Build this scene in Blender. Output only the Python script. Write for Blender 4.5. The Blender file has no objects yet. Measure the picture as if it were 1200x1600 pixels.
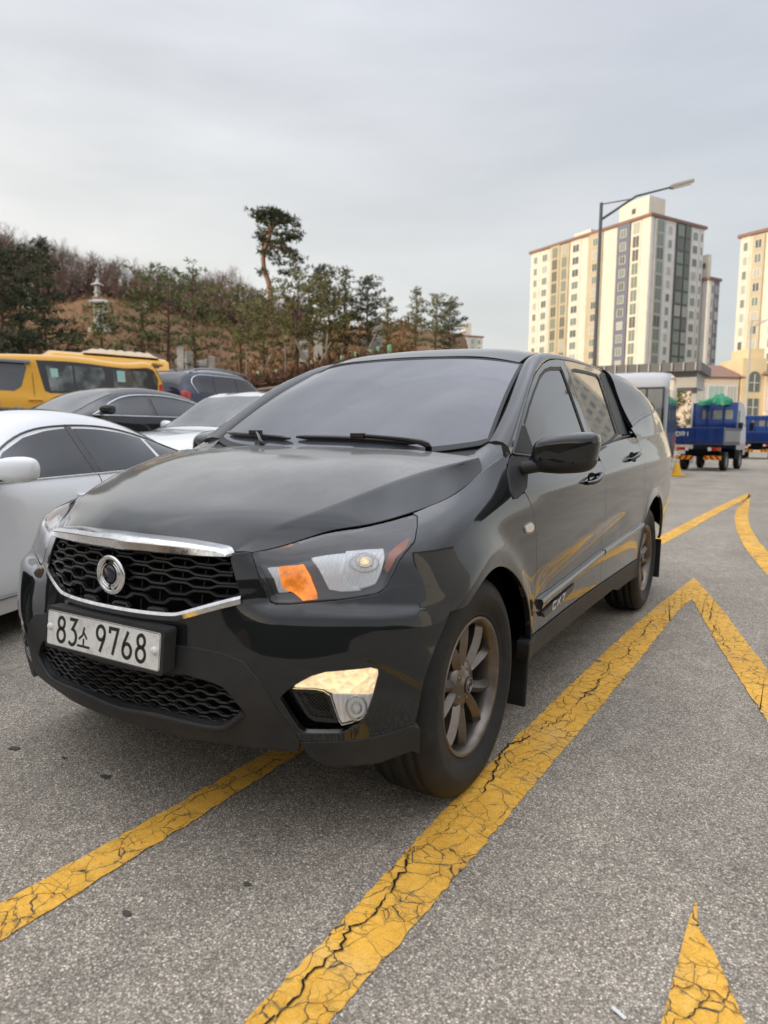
import bpy, bmesh, math, random
import numpy as np
from math import sin, cos, pi, radians, sqrt, atan2, hypot
from mathutils import Vector, Matrix
from mathutils.geometry import delaunay_2d_cdt
random.seed(7); RNG = np.random.default_rng(7)
S = bpy.context.scene
COL = S.collection
# ---------------------------------------------------------------- camera
cam_d = bpy.data.cameras.new('camera'); cam = bpy.data.objects.new('camera', cam_d); COL.objects.link(cam)
CAM_YAW, CAM_PITCH, CAM_ROLL = .5349, -.1063, .0113
cam.matrix_world = (Matrix.Translation((1.79, -1.353, 1.209)) @ Matrix.Rotation(CAM_YAW, 4, 'Z') @
                    Matrix.Rotation(pi/2+CAM_PITCH, 4, 'X') @ Matrix.Rotation(CAM_ROLL, 4, 'Z'))
cam_d.sensor_fit = 'VERTICAL'; cam_d.sensor_height = 36; cam_d.sensor_width = 27
cam_d.lens = 1089.6/1600*36
cam_d.clip_start = .05; cam_d.clip_end = 5000
cam_d.dof.use_dof = True; cam_d.dof.focus_distance = 2.75; cam_d.dof.aperture_fstop = 3.0
S.camera = cam
# ---------------------------------------------------------------- light
SUN_EL, SUN_AZ = radians(13), radians(118)     # azimuth of the sun, anticlockwise from the way the camera looks (+ = to the left, behind)
a = pi/2+CAM_YAW+SUN_AZ
SUN_DIR = Vector((cos(SUN_EL)*cos(a), cos(SUN_EL)*sin(a), sin(SUN_EL)))
sl = bpy.data.lights.new('sun', 'SUN'); sun = bpy.data.objects.new('sun', sl); COL.objects.link(sun)
sl.energy = 2.2; sl.angle = radians(1.5); sl.color = (1, .82, .60)
sun.rotation_euler = SUN_DIR.to_track_quat('Z', 'Y').to_euler()
W = bpy.data.worlds.new('World'); S.world = W; W.use_nodes = True
def world_sky():
    nt = W.node_tree; nt.nodes.clear(); N = nt.nodes.new; L = nt.links.new
    out = N('ShaderNodeOutputWorld'); bg = N('ShaderNodeBackground'); bg.inputs[1].default_value = .14
    sky = N('ShaderNodeTexSky'); sky.sky_type = 'NISHITA'; sky.sun_disc = False
    sky.sun_elevation = SUN_EL; sky.sun_rotation = atan2(SUN_DIR.x, SUN_DIR.y); sky.dust_density = 2.5; sky.air_density = 1.2
    tc = N('ShaderNodeTexCoord')
    dot = N('ShaderNodeVectorMath'); dot.operation = 'DOT_PRODUCT'
    w = Vector((cos(a-.75), sin(a-.75), 0)); dot.inputs[1].default_value = w     # the bright side of the veil of cloud
    L(tc.outputs['Generated'], dot.inputs[0])
    half = N('ShaderNodeMapRange'); half.inputs[1].default_value = -1; half.inputs[2].default_value = 1; L(dot.outputs['Value'], half.inputs[0])
    side = N('ShaderNodeValToRGB'); L(half.outputs[0], side.inputs[0]); e = side.color_ramp.elements
    for p_, v_ in ((.20, .62), (.36, .36)): e.new(p_)
    for q, (p_, v_) in zip(e, ((0, .85), (.20, .62), (.38, .34), (.88, 1))): q.position = p_; q.color = (v_, v_, v_, 1)
    sep = N('ShaderNodeSeparateXYZ'); L(tc.outputs['Generated'], sep.inputs[0])
    el = N('ShaderNodeMapRange'); el.inputs[1].default_value = 0; el.inputs[2].default_value = .62; el.interpolation_type = 'SMOOTHSTEP'; L(sep.outputs['Z'], el.inputs[0])
    hz = N('ShaderNodeMix'); hz.data_type = 'RGBA'; L(side.outputs[0], hz.inputs[0])
    hz.inputs[6].default_value = (1.85, 2.05, 2.28, 1); hz.inputs[7].default_value = (4.65, 4.55, 4.2, 1)
    top = N('ShaderNodeMix'); top.data_type = 'RGBA'; L(side.outputs[0], top.inputs[0])
    top.inputs[6].default_value = (2.75, 2.88, 3.3, 1); top.inputs[7].default_value = (3.5, 3.58, 3.8, 1)
    cl = N('ShaderNodeMix'); cl.data_type = 'RGBA'; L(el.outputs[0], cl.inputs[0]); L(hz.outputs[2], cl.inputs[6]); L(top.outputs[2], cl.inputs[7])
    # thin streaks in the veil
    mp = N('ShaderNodeMapping'); mp.inputs['Scale'].default_value = (1.6, 1.6, 7); mp.inputs['Rotation'].default_value = (.25, -.2, .3); L(tc.outputs['Generated'], mp.inputs[0])
    nz = N('ShaderNodeTexNoise'); nz.inputs['Scale'].default_value = 1.5; nz.inputs['Detail'].default_value = 7; nz.inputs['Roughness'].default_value = .5; L(mp.outputs[0], nz.inputs['Vector'])
    st = N('ShaderNodeMapRange'); st.inputs[1].default_value = .3; st.inputs[2].default_value = .75; st.inputs[3].default_value = .91; st.inputs[4].default_value = 1.10; L(nz.outputs['Fac'], st.inputs[0])
    zn = N('ShaderNodeMapRange'); zn.inputs[1].default_value = .50; zn.inputs[2].default_value = .95; zn.inputs[3].default_value = 1; zn.inputs[4].default_value = 2.8; zn.interpolation_type = 'SMOOTHSTEP'; L(sep.outputs['Z'], zn.inputs[0])   # an overcast sky is brightest overhead
    mm = N('ShaderNodeMath'); mm.operation = 'MULTIPLY'; L(st.outputs[0], mm.inputs[0]); L(zn.outputs[0], mm.inputs[1])
    mu = N('ShaderNodeVectorMath'); mu.operation = 'SCALE'; L(cl.outputs[2], mu.inputs[0]); L(mm.outputs[0], mu.inputs['Scale'])
    cov = N('ShaderNodeMapRange'); cov.inputs[1].default_value = .25; cov.inputs[2].default_value = .8; cov.inputs[3].default_value = .86; cov.inputs[4].default_value = .98; L(nz.outputs['Fac'], cov.inputs[0])
    fx = N('ShaderNodeMix'); fx.data_type = 'RGBA'; L(cov.outputs[0], fx.inputs[0]); L(sky.outputs[0], fx.inputs[6]); L(mu.outputs[0], fx.inputs[7])
    L(fx.outputs[2], bg.inputs[0]); L(bg.outputs[0], out.inputs[0])
world_sky()
S.view_settings.view_transform = 'Standard'; S.view_settings.look = 'None'; S.view_settings.exposure = .70; S.view_settings.gamma = 1
S.render.engine = 'CYCLES'; S.cycles.max_bounces = 8; S.cycles.transparent_max_bounces = 24; S.cycles.use_denoising = True
S.cycles.caustics_reflective = False; S.cycles.caustics_refractive = False
# ---------------------------------------------------------------- helpers
def tag(o, label=None, cat=None, group=None, kind=None):
    for k, v in (('label', label), ('category', cat), ('group', group), ('kind', kind)):
        if v: o[k] = v
    return o
def empty(name, loc=(0, 0, 0), rz=0, parent=None):
    o = bpy.data.objects.new(name, None); COL.objects.link(o); o.location = loc; o.rotation_euler = (0, 0, rz)
    o.empty_display_size = .1
    if parent: o.parent = parent
    return o
def link(name, me, parent=None):
    o = bpy.data.objects.new(name, me); COL.objects.link(o)
    if parent: o.parent = parent
    return o
def mesh(name, V, F, mat, parent=None, smooth=False, normals=None, fm=None):
    me = bpy.data.meshes.new(name); me.from_pydata([tuple(map(float, v)) for v in V], [], F)
    for m in (mat if isinstance(mat, (list, tuple)) else [mat]): me.materials.append(m)
    if fm is not None: me.polygons.foreach_set('material_index', fm)
    if smooth: me.polygons.foreach_set('use_smooth', [True]*len(me.polygons))
    me.validate(); me.update()
    if normals is not None and len(normals) == len(me.vertices): me.normals_split_custom_set_from_vertices([tuple(n) for n in normals])
    return link(name, me, parent)
class MB:
    """collects shapes and links them as ONE mesh object"""
    def __init__(s): s.v = []; s.f = []; s.m = []; s.mi = 0; s.sm = []
    def add(s, V, F, smooth=False):
        b = len(s.v); s.v += [tuple(map(float, p)) for p in V]; s.f += [tuple(b+i for i in f) for f in F]
        s.m += [s.mi]*len(F); s.sm += [smooth]*len(F); return s
    def box(s, c, d, M=None, taper=1.0):
        x, y, z = (q/2 for q in d); V = []
        for k, t in ((-1, 1), (1, taper)):
            V += [Vector((i*x*t, j*y*t, k*z)) for i, j in ((-1, -1), (1, -1), (1, 1), (-1, 1))]
        V = [(M @ p if M else p)+Vector(c) for p in V]
        return s.add(V, [(3, 2, 1, 0), (4, 5, 6, 7), (0, 1, 5, 4), (1, 2, 6, 5), (2, 3, 7, 6), (3, 0, 4, 7)])
    def bbox(s, c, d, r=.01, M=None):
        """box with chamfered edges"""
        x, y, z = (q/2 for q in d); r = min(r, x*.9, y*.9, z*.9); V = []; 
        bm = bmesh.new(); bmesh.ops.create_cube(bm, size=1)
        for v in bm.verts: v.co = Vector((v.co.x*d[0], v.co.y*d[1], v.co.z*d[2]))
        bmesh.ops.bevel(bm, geom=bm.edges[:], offset=r, segments=2, affect='EDGES', profile=.6)
        V = [(M @ v.co if M else v.co)+Vector(c) for v in bm.verts]; bm.verts.index_update()
        F = [tuple(v.index for v in f.verts) for f in bm.faces]; bm.free(); return s.add(V, F)
    def tube(s, pts, r, n=8, closed=False, cap=True, flat=1.0, smooth=True):
        P = [Vector(p) for p in pts]; m = len(P); R = r if isinstance(r, (list, tuple, np.ndarray)) else [r]*m; V = []; up = None
        for i, p in enumerate(P):
            t = ((P[(i+1) % m]-P[i-1]) if closed else (P[min(i+1, m-1)]-P[max(i-1, 0)])).normalized()
            if up is None: up = Vector((0, 0, 1)) if abs(t.z) < .9 else Vector((0, 1, 0))
            x = t.cross(up); x.normalize(); up = x.cross(t).normalized()
            V += [p+x*(R[i]*cos(2*pi*k/n))+up*(R[i]*flat*sin(2*pi*k/n)) for k in range(n)]
        F = [(i*n+k, i*n+(k+1) % n, ((i+1) % m)*n+(k+1) % n, ((i+1) % m)*n+k) for i in range(m if closed else m-1) for k in range(n)]
        s.add(V, F, smooth)
        if cap and not closed: s.add(V[:n], [tuple(range(n))[::-1]]); s.add(V[-n:], [tuple(range(n))])
        return s
    def lathe(s, prof, n=48, axis='X', c=(0, 0, 0), smooth=True, closed=False, arc=2*pi):
        """profile of (along axis, radius)"""
        V = []; m = len(prof); k = n if arc >= 2*pi-1e-6 else n+1
        for j in range(k):
            t = arc*j/n
            for a_, r in prof:
                q = (a_, r*cos(t), r*sin(t)) if axis == 'X' else ((r*cos(t), a_, r*sin(t)) if axis == 'Y' else (r*cos(t), r*sin(t), a_))
                V.append((q[0]+c[0], q[1]+c[1], q[2]+c[2]))
        F = [(j*m+i, j*m+(i+1) % m, ((j+1) % k)*m+(i+1) % m, ((j+1) % k)*m+i) for j in range(n) for i in range(m if closed else m-1)]
        if axis == 'Y': F = [f[::-1] for f in F]
        return s.add(V, F, smooth)
    def prism(s, poly, z0, z1, f=None, smooth=False):
        """polygon (a,b) swept from z0 to z1; f maps (a,b,c) to a point"""
        f = f or (lambda a_, b, c: (a_, b, c)); n = len(poly)
        V = [f(a_, b, z0) for a_, b in poly]+[f(a_, b, z1) for a_, b in poly]
        s.add(V, [tuple(range(n))[::-1], tuple(range(n, 2*n))])
        return s.add(V, [(i, (i+1) % n, n+(i+1) % n, n+i) for i in range(n)], smooth)
    def grid(s, P, smooth=True, wrap=False):
        P = np.asarray(P); a_, b = P.shape[:2]
        return s.add(P.reshape(-1, 3), [(i*b+j, i*b+(j+1) % b, (i+1)*b+(j+1) % b, (i+1)*b+j) for i in range(a_-1) for j in range(b if wrap else b-1)], smooth)
    def mir(s):
        """add the mirror image (x -> -x)"""
        n = len(s.v); s.v += [(-x, y, z) for x, y, z in s.v]; s.f += [tuple(n+i for i in f[::-1]) for f in s.f]; s.m += s.m; s.sm += s.sm; return s
    def build(s, name, mat, parent=None, bevel=0, mirror=False, auto=None):
        me = bpy.data.meshes.new(name)
        V = [(-x, y, z) for x, y, z in s.v] if mirror else s.v; F = [f[::-1] for f in s.f] if mirror else s.f
        me.from_pydata(V, [], F)
        for m in (mat if isinstance(mat, (list, tuple)) else [mat]): me.materials.append(m)
        me.polygons.foreach_set('material_index', s.m); me.polygons.foreach_set('use_smooth', s.sm)
        me.validate(); me.update(); o = link(name, me, parent)
        if bevel:
            b = o.modifiers.new('bevel', 'BEVEL'); b.width = bevel; b.segments = 2; b.limit_method = 'ANGLE'; b.angle_limit = radians(35)
        return o
def children(o): return [c for c in COL.objects if c.parent == o]
def copy_tree(o, parent=None):
    c = o.copy(); COL.objects.link(c)
    if parent: c.parent = parent; c.matrix_parent_inverse = o.matrix_parent_inverse.copy()
    for ch in children(o): copy_tree(ch, c)
    return c
def inside(p, poly):
    x, y = p; r = False; j = len(poly)-1
    for i in range(len(poly)):
        xi, yi = poly[i]; xj, yj = poly[j]
        if (yi > y) != (yj > y) and x < (xj-xi)*(y-yi)/(yj-yi)+xi: r = not r
        j = i
    return r
def inside_np(P, poly):
    x, y = P[:, 0], P[:, 1]; r = np.zeros(len(P), bool); q = np.asarray(poly); p = np.roll(q, 1, 0)
    for (xi, yi), (xj, yj) in zip(q, p):
        if yi == yj: continue
        r ^= ((yi > y) != (yj > y)) & (x < (xj-xi)*(y-yi)/(yj-yi)+xi)
    return r
def dist_np(P, poly):
    d = np.full(len(P), 1e9); q = np.asarray(poly); p = np.roll(q, 1, 0)
    for a_, b in zip(p, q):
        ab = b-a_; t = np.clip(((P-a_)@ab)/max(ab@ab, 1e-18), 0, 1)
        d = np.minimum(d, np.linalg.norm(P-a_-t[:, None]*ab, axis=1))
    return d
def densify(poly, step):
    out = []; n = len(poly)
    for i in range(n):
        a_, b = np.asarray(poly[i]), np.asarray(poly[(i+1) % n]); k = max(1, int(math.ceil(np.linalg.norm(b-a_)/step)))
        out += [a_+(b-a_)*j/k for j in range(k)]
    return np.array(out)
def shrink(poly, d):
    """move a polygon's edges inwards by d"""
    P = np.asarray(poly, float); n = len(P)
    area = .5*np.sum(P[:, 0]*np.roll(P[:, 1], -1)-np.roll(P[:, 0], -1)*P[:, 1])
    if area < 0: d = -d
    out = []
    for i in range(n):
        e1 = P[i]-P[i-1]; e2 = P[(i+1) % n]-P[i]
        e1 = e1/max(np.linalg.norm(e1), 1e-12); e2 = e2/max(np.linalg.norm(e2), 1e-12)
        n1 = np.array([-e1[1], e1[0]]); n2 = np.array([-e2[1], e2[0]]); m = n1+n2; q = max(m@m, .35)
        out.append(P[i]+m*(2*d/q))
    return np.array(out)
def rounded(poly, r, k=4):
    """round the corners of a polygon given in metres"""
    P = np.asarray(poly, float); n = len(P); out = []
    for i in range(n):
        a_, b, c = P[i-1], P[i], P[(i+1) % n]; la, lc = np.linalg.norm(a_-b), np.linalg.norm(c-b)
        rr = min(r, la*.45, lc*.45); p, q = b+(a_-b)/la*rr, b+(c-b)/lc*rr
        out += [(1-t)**2*p+2*t*(1-t)*b+t*t*q for t in np.linspace(0, 1, k)]
    return np.array(out)
def panel(name, SF, outline, mat, parent, holes=(), step=.03, rim=.012, gap=.0022, off=0, mirror=False, fine=None, rnd=0, dom=None, inner=None):
    """a sheet-metal panel: the part of surface SF inside the outline (u,v), its edge turned in"""
    O = np.asarray(outline, float); c = O.mean(0); e = 1e-3*max(np.ptp(O[:, 0]), .05)
    su = np.linalg.norm(SF([c[0]+e], [c[1]])-SF([c[0]-e], [c[1]]))/(2*e); ev = 1e-3*max(np.ptp(O[:, 1]), .05)
    sv = np.linalg.norm(SF([c[0]], [c[1]+ev])-SF([c[0]], [c[1]-ev]))/(2*ev)
    sc = np.array([su, sv]); loops = []
    for k, lp in enumerate([O]+[np.asarray(h, float) for h in holes]):
        q = lp*sc
        if rnd: q = rounded(q, rnd)
        q = shrink(q, gap if k == 0 else -gap)
        loops.append(densify(q, fine or step*.6))
    lo, hi = loops[0].min(0), loops[0].max(0)
    gx = np.arange(lo[0]+step*.37, hi[0], step); gy = np.arange(lo[1]+step*.41, hi[1], step)
    GX, GY = np.meshgrid(gx, gy); GX[1::2] += step*.5
    gp = np.stack([GX.ravel(), GY.ravel()], 1)
    if len(gp):
        ok = inside_np(gp, loops[0]) & (dist_np(gp, loops[0]) > step*.45)
        for h in loops[1:]: ok &= ~inside_np(gp, h) & (dist_np(gp, h) > step*.45)
        gp = gp[ok]
    V2 = [Vector(p) for lp in loops for p in lp]+[Vector(p) for p in gp]; E = []; b = 0
    for lp in loops:
        n = len(lp); E += [(b+i, b+(i+1) % n) for i in range(n)]; b += n
    nv, ne, nf, *_ = delaunay_2d_cdt(V2, E, [], 0, 1e-7)
    P2 = np.array([tuple(v) for v in nv]); F = [tuple(f) for f in nf]
    ce = np.array([P2[list(f)].mean(0) for f in F]); ok = inside_np(ce, loops[0])
    for h in loops[1:]: ok &= ~inside_np(ce, h)
    F = [f for f, k in zip(F, ok) if k]
    uv = P2/sc; P = SF(uv[:, 0], uv[:, 1]); Nn = SF.nrm(uv[:, 0], uv[:, 1])
    P = P+Nn*off
    # face winding follows the normals
    f0 = F[len(F)//2]; fn = np.cross(P[f0[1]]-P[f0[0]], P[f0[2]]-P[f0[0]])
    if fn@Nn[f0[0]] < 0: F = [f[::-1] for f in F]
    n0 = len(P); V = [P]; NN = [Nn]
    if rim:
        cnt = {}
        for f in F:
            for i in range(3):
                k = (f[i], f[(i+1) % 3]); cnt[k] = 1
        be = [k for k in cnt if (k[1], k[0]) not in cnt]; bi = sorted({i for k in be for i in k}); mp = {i: j for j, i in enumerate(bi)}
        B = P[bi]; BN = Nn[bi]
        # outward in-surface direction for each edge vertex
        od = np.zeros_like(B)
        for i, j in be:
            t = P[j]-P[i]; o_ = np.cross(t, Nn[i]); o_ /= max(np.linalg.norm(o_), 1e-12); od[mp[i]] += o_; od[mp[j]] += o_
        od /= np.maximum(np.linalg.norm(od, axis=1), 1e-9)[:, None]
        m = len(bi); r2 = min(.003, rim*.3)
        rings = [(B, BN), (B+od*r2*.7-BN*r2*.4, (BN+od)/1.414), (B+od*r2-BN*r2*1.2, od), (B+od*r2*.6-BN*rim, od)]
        for q, qn in rings[1:]: V.append(q); NN.append(qn)
        idx = lambda k, i: bi[i] if k == 0 else n0+(k-1)*m+i
        for i, j in be:
            for k in range(3): F.append((idx(k, mp[j]), idx(k, mp[i]), idx(k+1, mp[i]), idx(k+1, mp[j])))
    V = np.vstack(V); NN = np.vstack(NN)
    if mirror: V = V*(-1, 1, 1); NN = NN*(-1, 1, 1); F = [f[::-1] for f in F]
    return mesh(name, V, F, mat, parent, True, NN)
def band_uv(SF, pts, u0=None, v0=None):
    """(u,v) of the points of SF with the given (y,z)"""
    T = np.asarray(pts, float); n = len(T)
    U, Vv = np.meshgrid(np.linspace(.14, .85, 90), np.linspace(0, 1, 30)); U = U.ravel(); Vv = Vv.ravel(); Q = SF(U, Vv)[:, 1:]
    i = ((T[:, None]-Q[None])**2).sum(2).argmin(1); u, v = U[i].copy(), Vv[i].copy(); e = 1e-4
    for _ in range(8):
        f = SF(u, v)[:, 1:]-T; a_ = (SF(u+e, v)[:, 1:]-f-T)/e; b = (SF(u, v+e)[:, 1:]-f-T)/e
        det = a_[:, 0]*b[:, 1]-a_[:, 1]*b[:, 0]; det = np.where(abs(det) < 1e-9, 1e-9, det)
        du = -(f[:, 0]*b[:, 1]-f[:, 1]*b[:, 0])/det; dv = -(a_[:, 0]*f[:, 1]-a_[:, 1]*f[:, 0])/det
        u += np.clip(du, -.03, .03); v += np.clip(dv, -.1, .1)
    return np.stack([u, v], 1)
def gridpanel(name, SF, us, vmin, vmax, nv, mat, parent, rim=.02):
    """a panel on a regular mesh whose columns follow the creases of SF; vmin/vmax give the ends of each column"""
    us = np.asarray(us); n = len(us); tt = np.linspace(0, 1, nv); U = np.repeat(us[None], nv, 0); Vv = vmin[None]+(vmax-vmin)[None]*tt[:, None]
    P = SF(U.ravel(), Vv.ravel()); Nn = SF.nrm(U.ravel(), Vv.ravel())
    if Nn[len(Nn)//2][2] < 0: Nn = -Nn
    F = [(j*n+i, j*n+i+1, (j+1)*n+i+1, (j+1)*n+i) for j in range(nv-1) for i in range(n-1)]; f = F[len(F)//2]
    if np.cross(P[f[1]]-P[f[0]], P[f[2]]-P[f[0]])@Nn[f[0]] < 0: F = [q[::-1] for q in F]
    B = list(range(n))+[j*n+n-1 for j in range(1, nv)]+[(nv-1)*n+i for i in range(n-2, -1, -1)]+[j*n for j in range(nv-2, 0, -1)]
    m = len(B); C = P[B]; BN = Nn[B]; T = np.roll(C, -1, 0)-np.roll(C, 1, 0); od = np.cross(T, BN); od /= np.maximum(np.linalg.norm(od, axis=1), 1e-9)[:, None]
    if (od*(C-P.mean(0))).sum() < 0: od = -od
    V = [P, C+od*.002-BN*.0012, C+od*.003-BN*.0036, C+od*.0015-BN*rim]; NN = [Nn, (BN+od)/1.414, od, od]; N0 = len(P)
    ix = lambda k, i: B[i % m] if k == 0 else N0+(k-1)*m+i % m
    for i in range(m):
        for k in range(3):
            q = (ix(k, i), ix(k, i+1), ix(k+1, i+1), ix(k+1, i)); A = np.vstack(V); fn = np.cross(A[q[1]]-A[q[0]], A[q[2]]-A[q[0]]); F.append(q if fn@(od[i]+BN[i]*.3) > 0 else q[::-1])
    return mesh(name, np.vstack(V), F, mat, parent, True, np.vstack(NN))
# ---------------------------------------------------------------- materials
def mat(name, col=(.5, .5, .5), rough=.5, metal=0, spec=.5, coat=0, emit=None, es=0, alpha=None):
    m = bpy.data.materials.new(name); m.use_nodes = True; b = m.node_tree.nodes['Principled BSDF']
    b.inputs['Base Color'].default_value = (*col, 1); b.inputs['Roughness'].default_value = rough; b.inputs['Metallic'].default_value = metal
    b.inputs['Specular IOR Level'].default_value = spec; b.inputs['Coat Weight'].default_value = coat; b.inputs['Coat Roughness'].default_value = .03
    if emit: b.inputs['Emission Color'].default_value = (*emit, 1); b.inputs['Emission Strength'].default_value = es
    return m
class NT:
    """small helper to wire nodes"""
    def __init__(s, m): s.t = m.node_tree; s.b = s.t.nodes.get('Principled BSDF')
    def n(s, kind, **kw):
        x = s.t.nodes.new('ShaderNode'+kind)
        for k, v in kw.items(): setattr(x, k, v)
        return x
    def l(s, a_, b): s.t.links.new(a_, b)
    def pos(s, obj=True): return s.n('TexCoord').outputs['Object' if obj else 'Generated']
    def gpos(s): return s.n('NewGeometry').outputs['Position']
    def noise(s, vec, scale, detail=4, rough=.55, out='Fac', dist=0):
        x = s.n('TexNoise'); x.inputs['Scale'].default_value = scale; x.inputs['Detail'].default_value = detail; x.inputs['Roughness'].default_value = rough
        x.inputs['Distortion'].default_value = dist; s.l(vec, x.inputs['Vector']); return x.outputs[out]
    def ramp(s, f, stops):
        x = s.n('ValToRGB'); e = x.color_ramp.elements
        while len(e) < len(stops): e.new(.5)
        for q, (p, c) in zip(e, stops): q.position = p; q.color = (*c, 1) if len(c) == 3 else c
        s.l(f, x.inputs[0]); return x.outputs[0]
    def rng(s, f, a_, b, c=0, d=1):
        x = s.n('MapRange'); x.inputs[1].default_value = a_; x.inputs[2].default_value = b; x.inputs[3].default_value = c; x.inputs[4].default_value = d
        s.l(f, x.inputs[0]); return x.outputs[0]
    def mix(s, f, a_, b, mode='MIX'):
        x = s.n('Mix', data_type='RGBA', blend_type=mode)
        for i, q in ((0, f), (6, a_), (7, b)):
            if hasattr(q, 'is_linked'): s.l(q, x.inputs[i])
            else: x.inputs[i].default_value = q if i == 0 else (*q, 1)
        return x.outputs[2]
    def math(s, op, a_, b=None):
        x = s.n('Math', operation=op)
        for i, q in ((0, a_), (1, b)):
            if q is None: continue
            if hasattr(q, 'is_linked'): s.l(q, x.inputs[i])
            else: x.inputs[i].default_value = q
        return x.outputs[0]
    def bump(s, h, strength=.3, dist=.01):
        x = s.n('Bump'); x.inputs['Strength'].default_value = strength; x.inputs['Distance'].default_value = dist; s.l(h, x.inputs['Height']); s.l(x.outputs[0], s.b.inputs['Normal']); return x
    def set(s, k, v):
        if hasattr(v, 'is_linked'): s.l(v, s.b.inputs[k])
        else: s.b.inputs[k].default_value = v
def paint(name, col, dust=.35, dustcol=(.30, .28, .25), rough=.12, metal=0, flake=False):
    """car paint under a clear coat with a film of road dust lying on what faces up"""
    m = mat(name, col, rough, metal, spec=.12, coat=1.0); t = NT(m); p = t.gpos()
    g = t.n('NewGeometry'); sp = t.n('SeparateXYZ'); t.l(g.outputs['Normal'], sp.inputs[0])
    up = t.rng(sp.outputs['Z'], .895, .972, .02, 1)
    nz = t.noise(p, 3.2, 6, .6); sp2 = t.noise(p, 60, 3, .6)
    d = t.math('MULTIPLY', t.math('MULTIPLY', up, t.rng(nz, .25, .7, .45, 1)), t.rng(sp2, .3, .7, .92, 1.04))
    d = t.math('MULTIPLY', d, dust)
    t.set('Base Color', t.mix(d, col, dustcol)); t.set('Coat Weight', t.math('SUBTRACT', 1, t.math('MULTIPLY', d, .25)))
    t.set('Roughness', t.rng(d, 0, .5, rough, .5)); t.set('Coat Roughness', t.rng(d, 0, .4, .02, .085))
    return m
M = {}
M['paint'] = paint('black_paint', (.0065, .0085, .0088), dust=.85, dustcol=(.35, .345, .32))
M['plastic'] = mat('textured_plastic', (.022, .022, .023), .55, spec=.35)
def _pl():
    t = NT(M['plastic']); p = t.gpos(); t.set('Base Color', t.ramp(t.noise(p, 7, 6, .65), [(.3, (.017, .017, .018)), (.7, (.034, .033, .032))]))
    t.bump(t.noise(p, 900, 2), .12, .002)
_pl()
M['gloss_black'] = mat('gloss_black', (.008, .008, .009), .12, coat=.6)
M['grille'] = mat('grille_black', (.008, .008, .0085), .42)
M['void'] = mat('dark_void', (.004, .004, .004), .8, spec=.1)
M['rubber'] = mat('rubber', (.017, .0165, .016), .62, spec=.3)
def _rb():
    t = NT(M['rubber']); p = t.pos(); n = t.noise(p, 11, 6, .7); t.set('Base Color', t.ramp(n, [(.35, (.0115, .0115, .0115)), (.75, (.028, .0275, .027))])); t.bump(t.noise(p, 160, 3), .15, .003)
_rb()
M['seal'] = mat('window_seal', (.010, .010, .010), .5)
M['chrome'] = mat('chrome', (.72, .73, .74), .10, 1)
def _ch():
    t = NT(M['chrome']); p = t.gpos(); n = t.noise(p, 38, 6, .7); t.set('Roughness', t.rng(n, .35, .75, .07, .30)); t.set('Base Color', t.ramp(n, [(.4, (.78, .79, .80)), (.75, (.50, .50, .49))]))
_ch()
M['trim'] = mat('satin_trim', (.30, .30, .30), .32, 1)
M['alloy'] = mat('bronze_alloy', (.26, .23, .20), .30, .85)
def _al():
    t = NT(M['alloy']); p = t.pos(); t.set('Base Color', t.ramp(t.noise(p, 9, 5, .6), [(.35, (.22, .195, .17)), (.7, (.115, .098, .082))]))
_al()
M['alloy_dark'] = mat('barrel_alloy', (.06, .05, .042), .5, .6)
def glass(name, col, rough, film, dust=(.33, .34, .38)):
    """tinted glass seen from outside: a dark body under a sharp reflection and a thin film of dust"""
    m = mat(name, col, rough, spec=.6, coat=.4); t = NT(m); p = t.gpos()
    n = t.noise(p, 2.2, 6, .6, dist=.6); f = t.math('MULTIPLY', t.rng(n, .3, .7, .55, 1.1), film); t.set('Base Color', t.mix(f, col, dust)); return m
M['ws'] = glass('windscreen_glass', (.024, .026, .034), .04, .44, (.36, .375, .44))
def _wsg():
    t = NT(M['ws']); p = t.gpos(); n = t.noise(p, 2.2, 6, .6, dist=.6); fs = []
    for c, r in (((.50, 1.13, 1.16), .66), ((-.29, 1.13, 1.17), .62)):
        d = t.n('VectorMath', operation='DISTANCE'); t.l(p, d.inputs[0]); d.inputs[1].default_value = c; fs.append(t.rng(d.outputs['Value'], r-.012, r+.012))
    w = t.rng(t.math('MINIMUM', *fs), 0, 1, .19, .29)       # the swept fans are cleaner than the rest of the screen
    st = t.n('Mapping'); st.inputs['Scale'].default_value = (2, 9, 9); st.inputs['Rotation'].default_value = (0, .5, .6); t.l(p, st.inputs[0])
    f = t.math('MULTIPLY', t.math('MULTIPLY', w, t.rng(n, .3, .7, .75, 1.1)), t.rng(t.noise(st.outputs[0], 1.0, 4, .6), .35, .65, .9, 1.1))
    t.set('Base Color', t.mix(f, (.022, .024, .031), (.36, .375, .43)))
_wsg()
M['tint'] = glass('tinted_glass', (.012, .013, .014), .015, .10)
M['sedan_glass'] = glass('dark_glass', (.013, .014, .016), .03, .035)
M['lens'] = bpy.data.materials.new('clear_lens'); M['lens'].use_nodes = True
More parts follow.
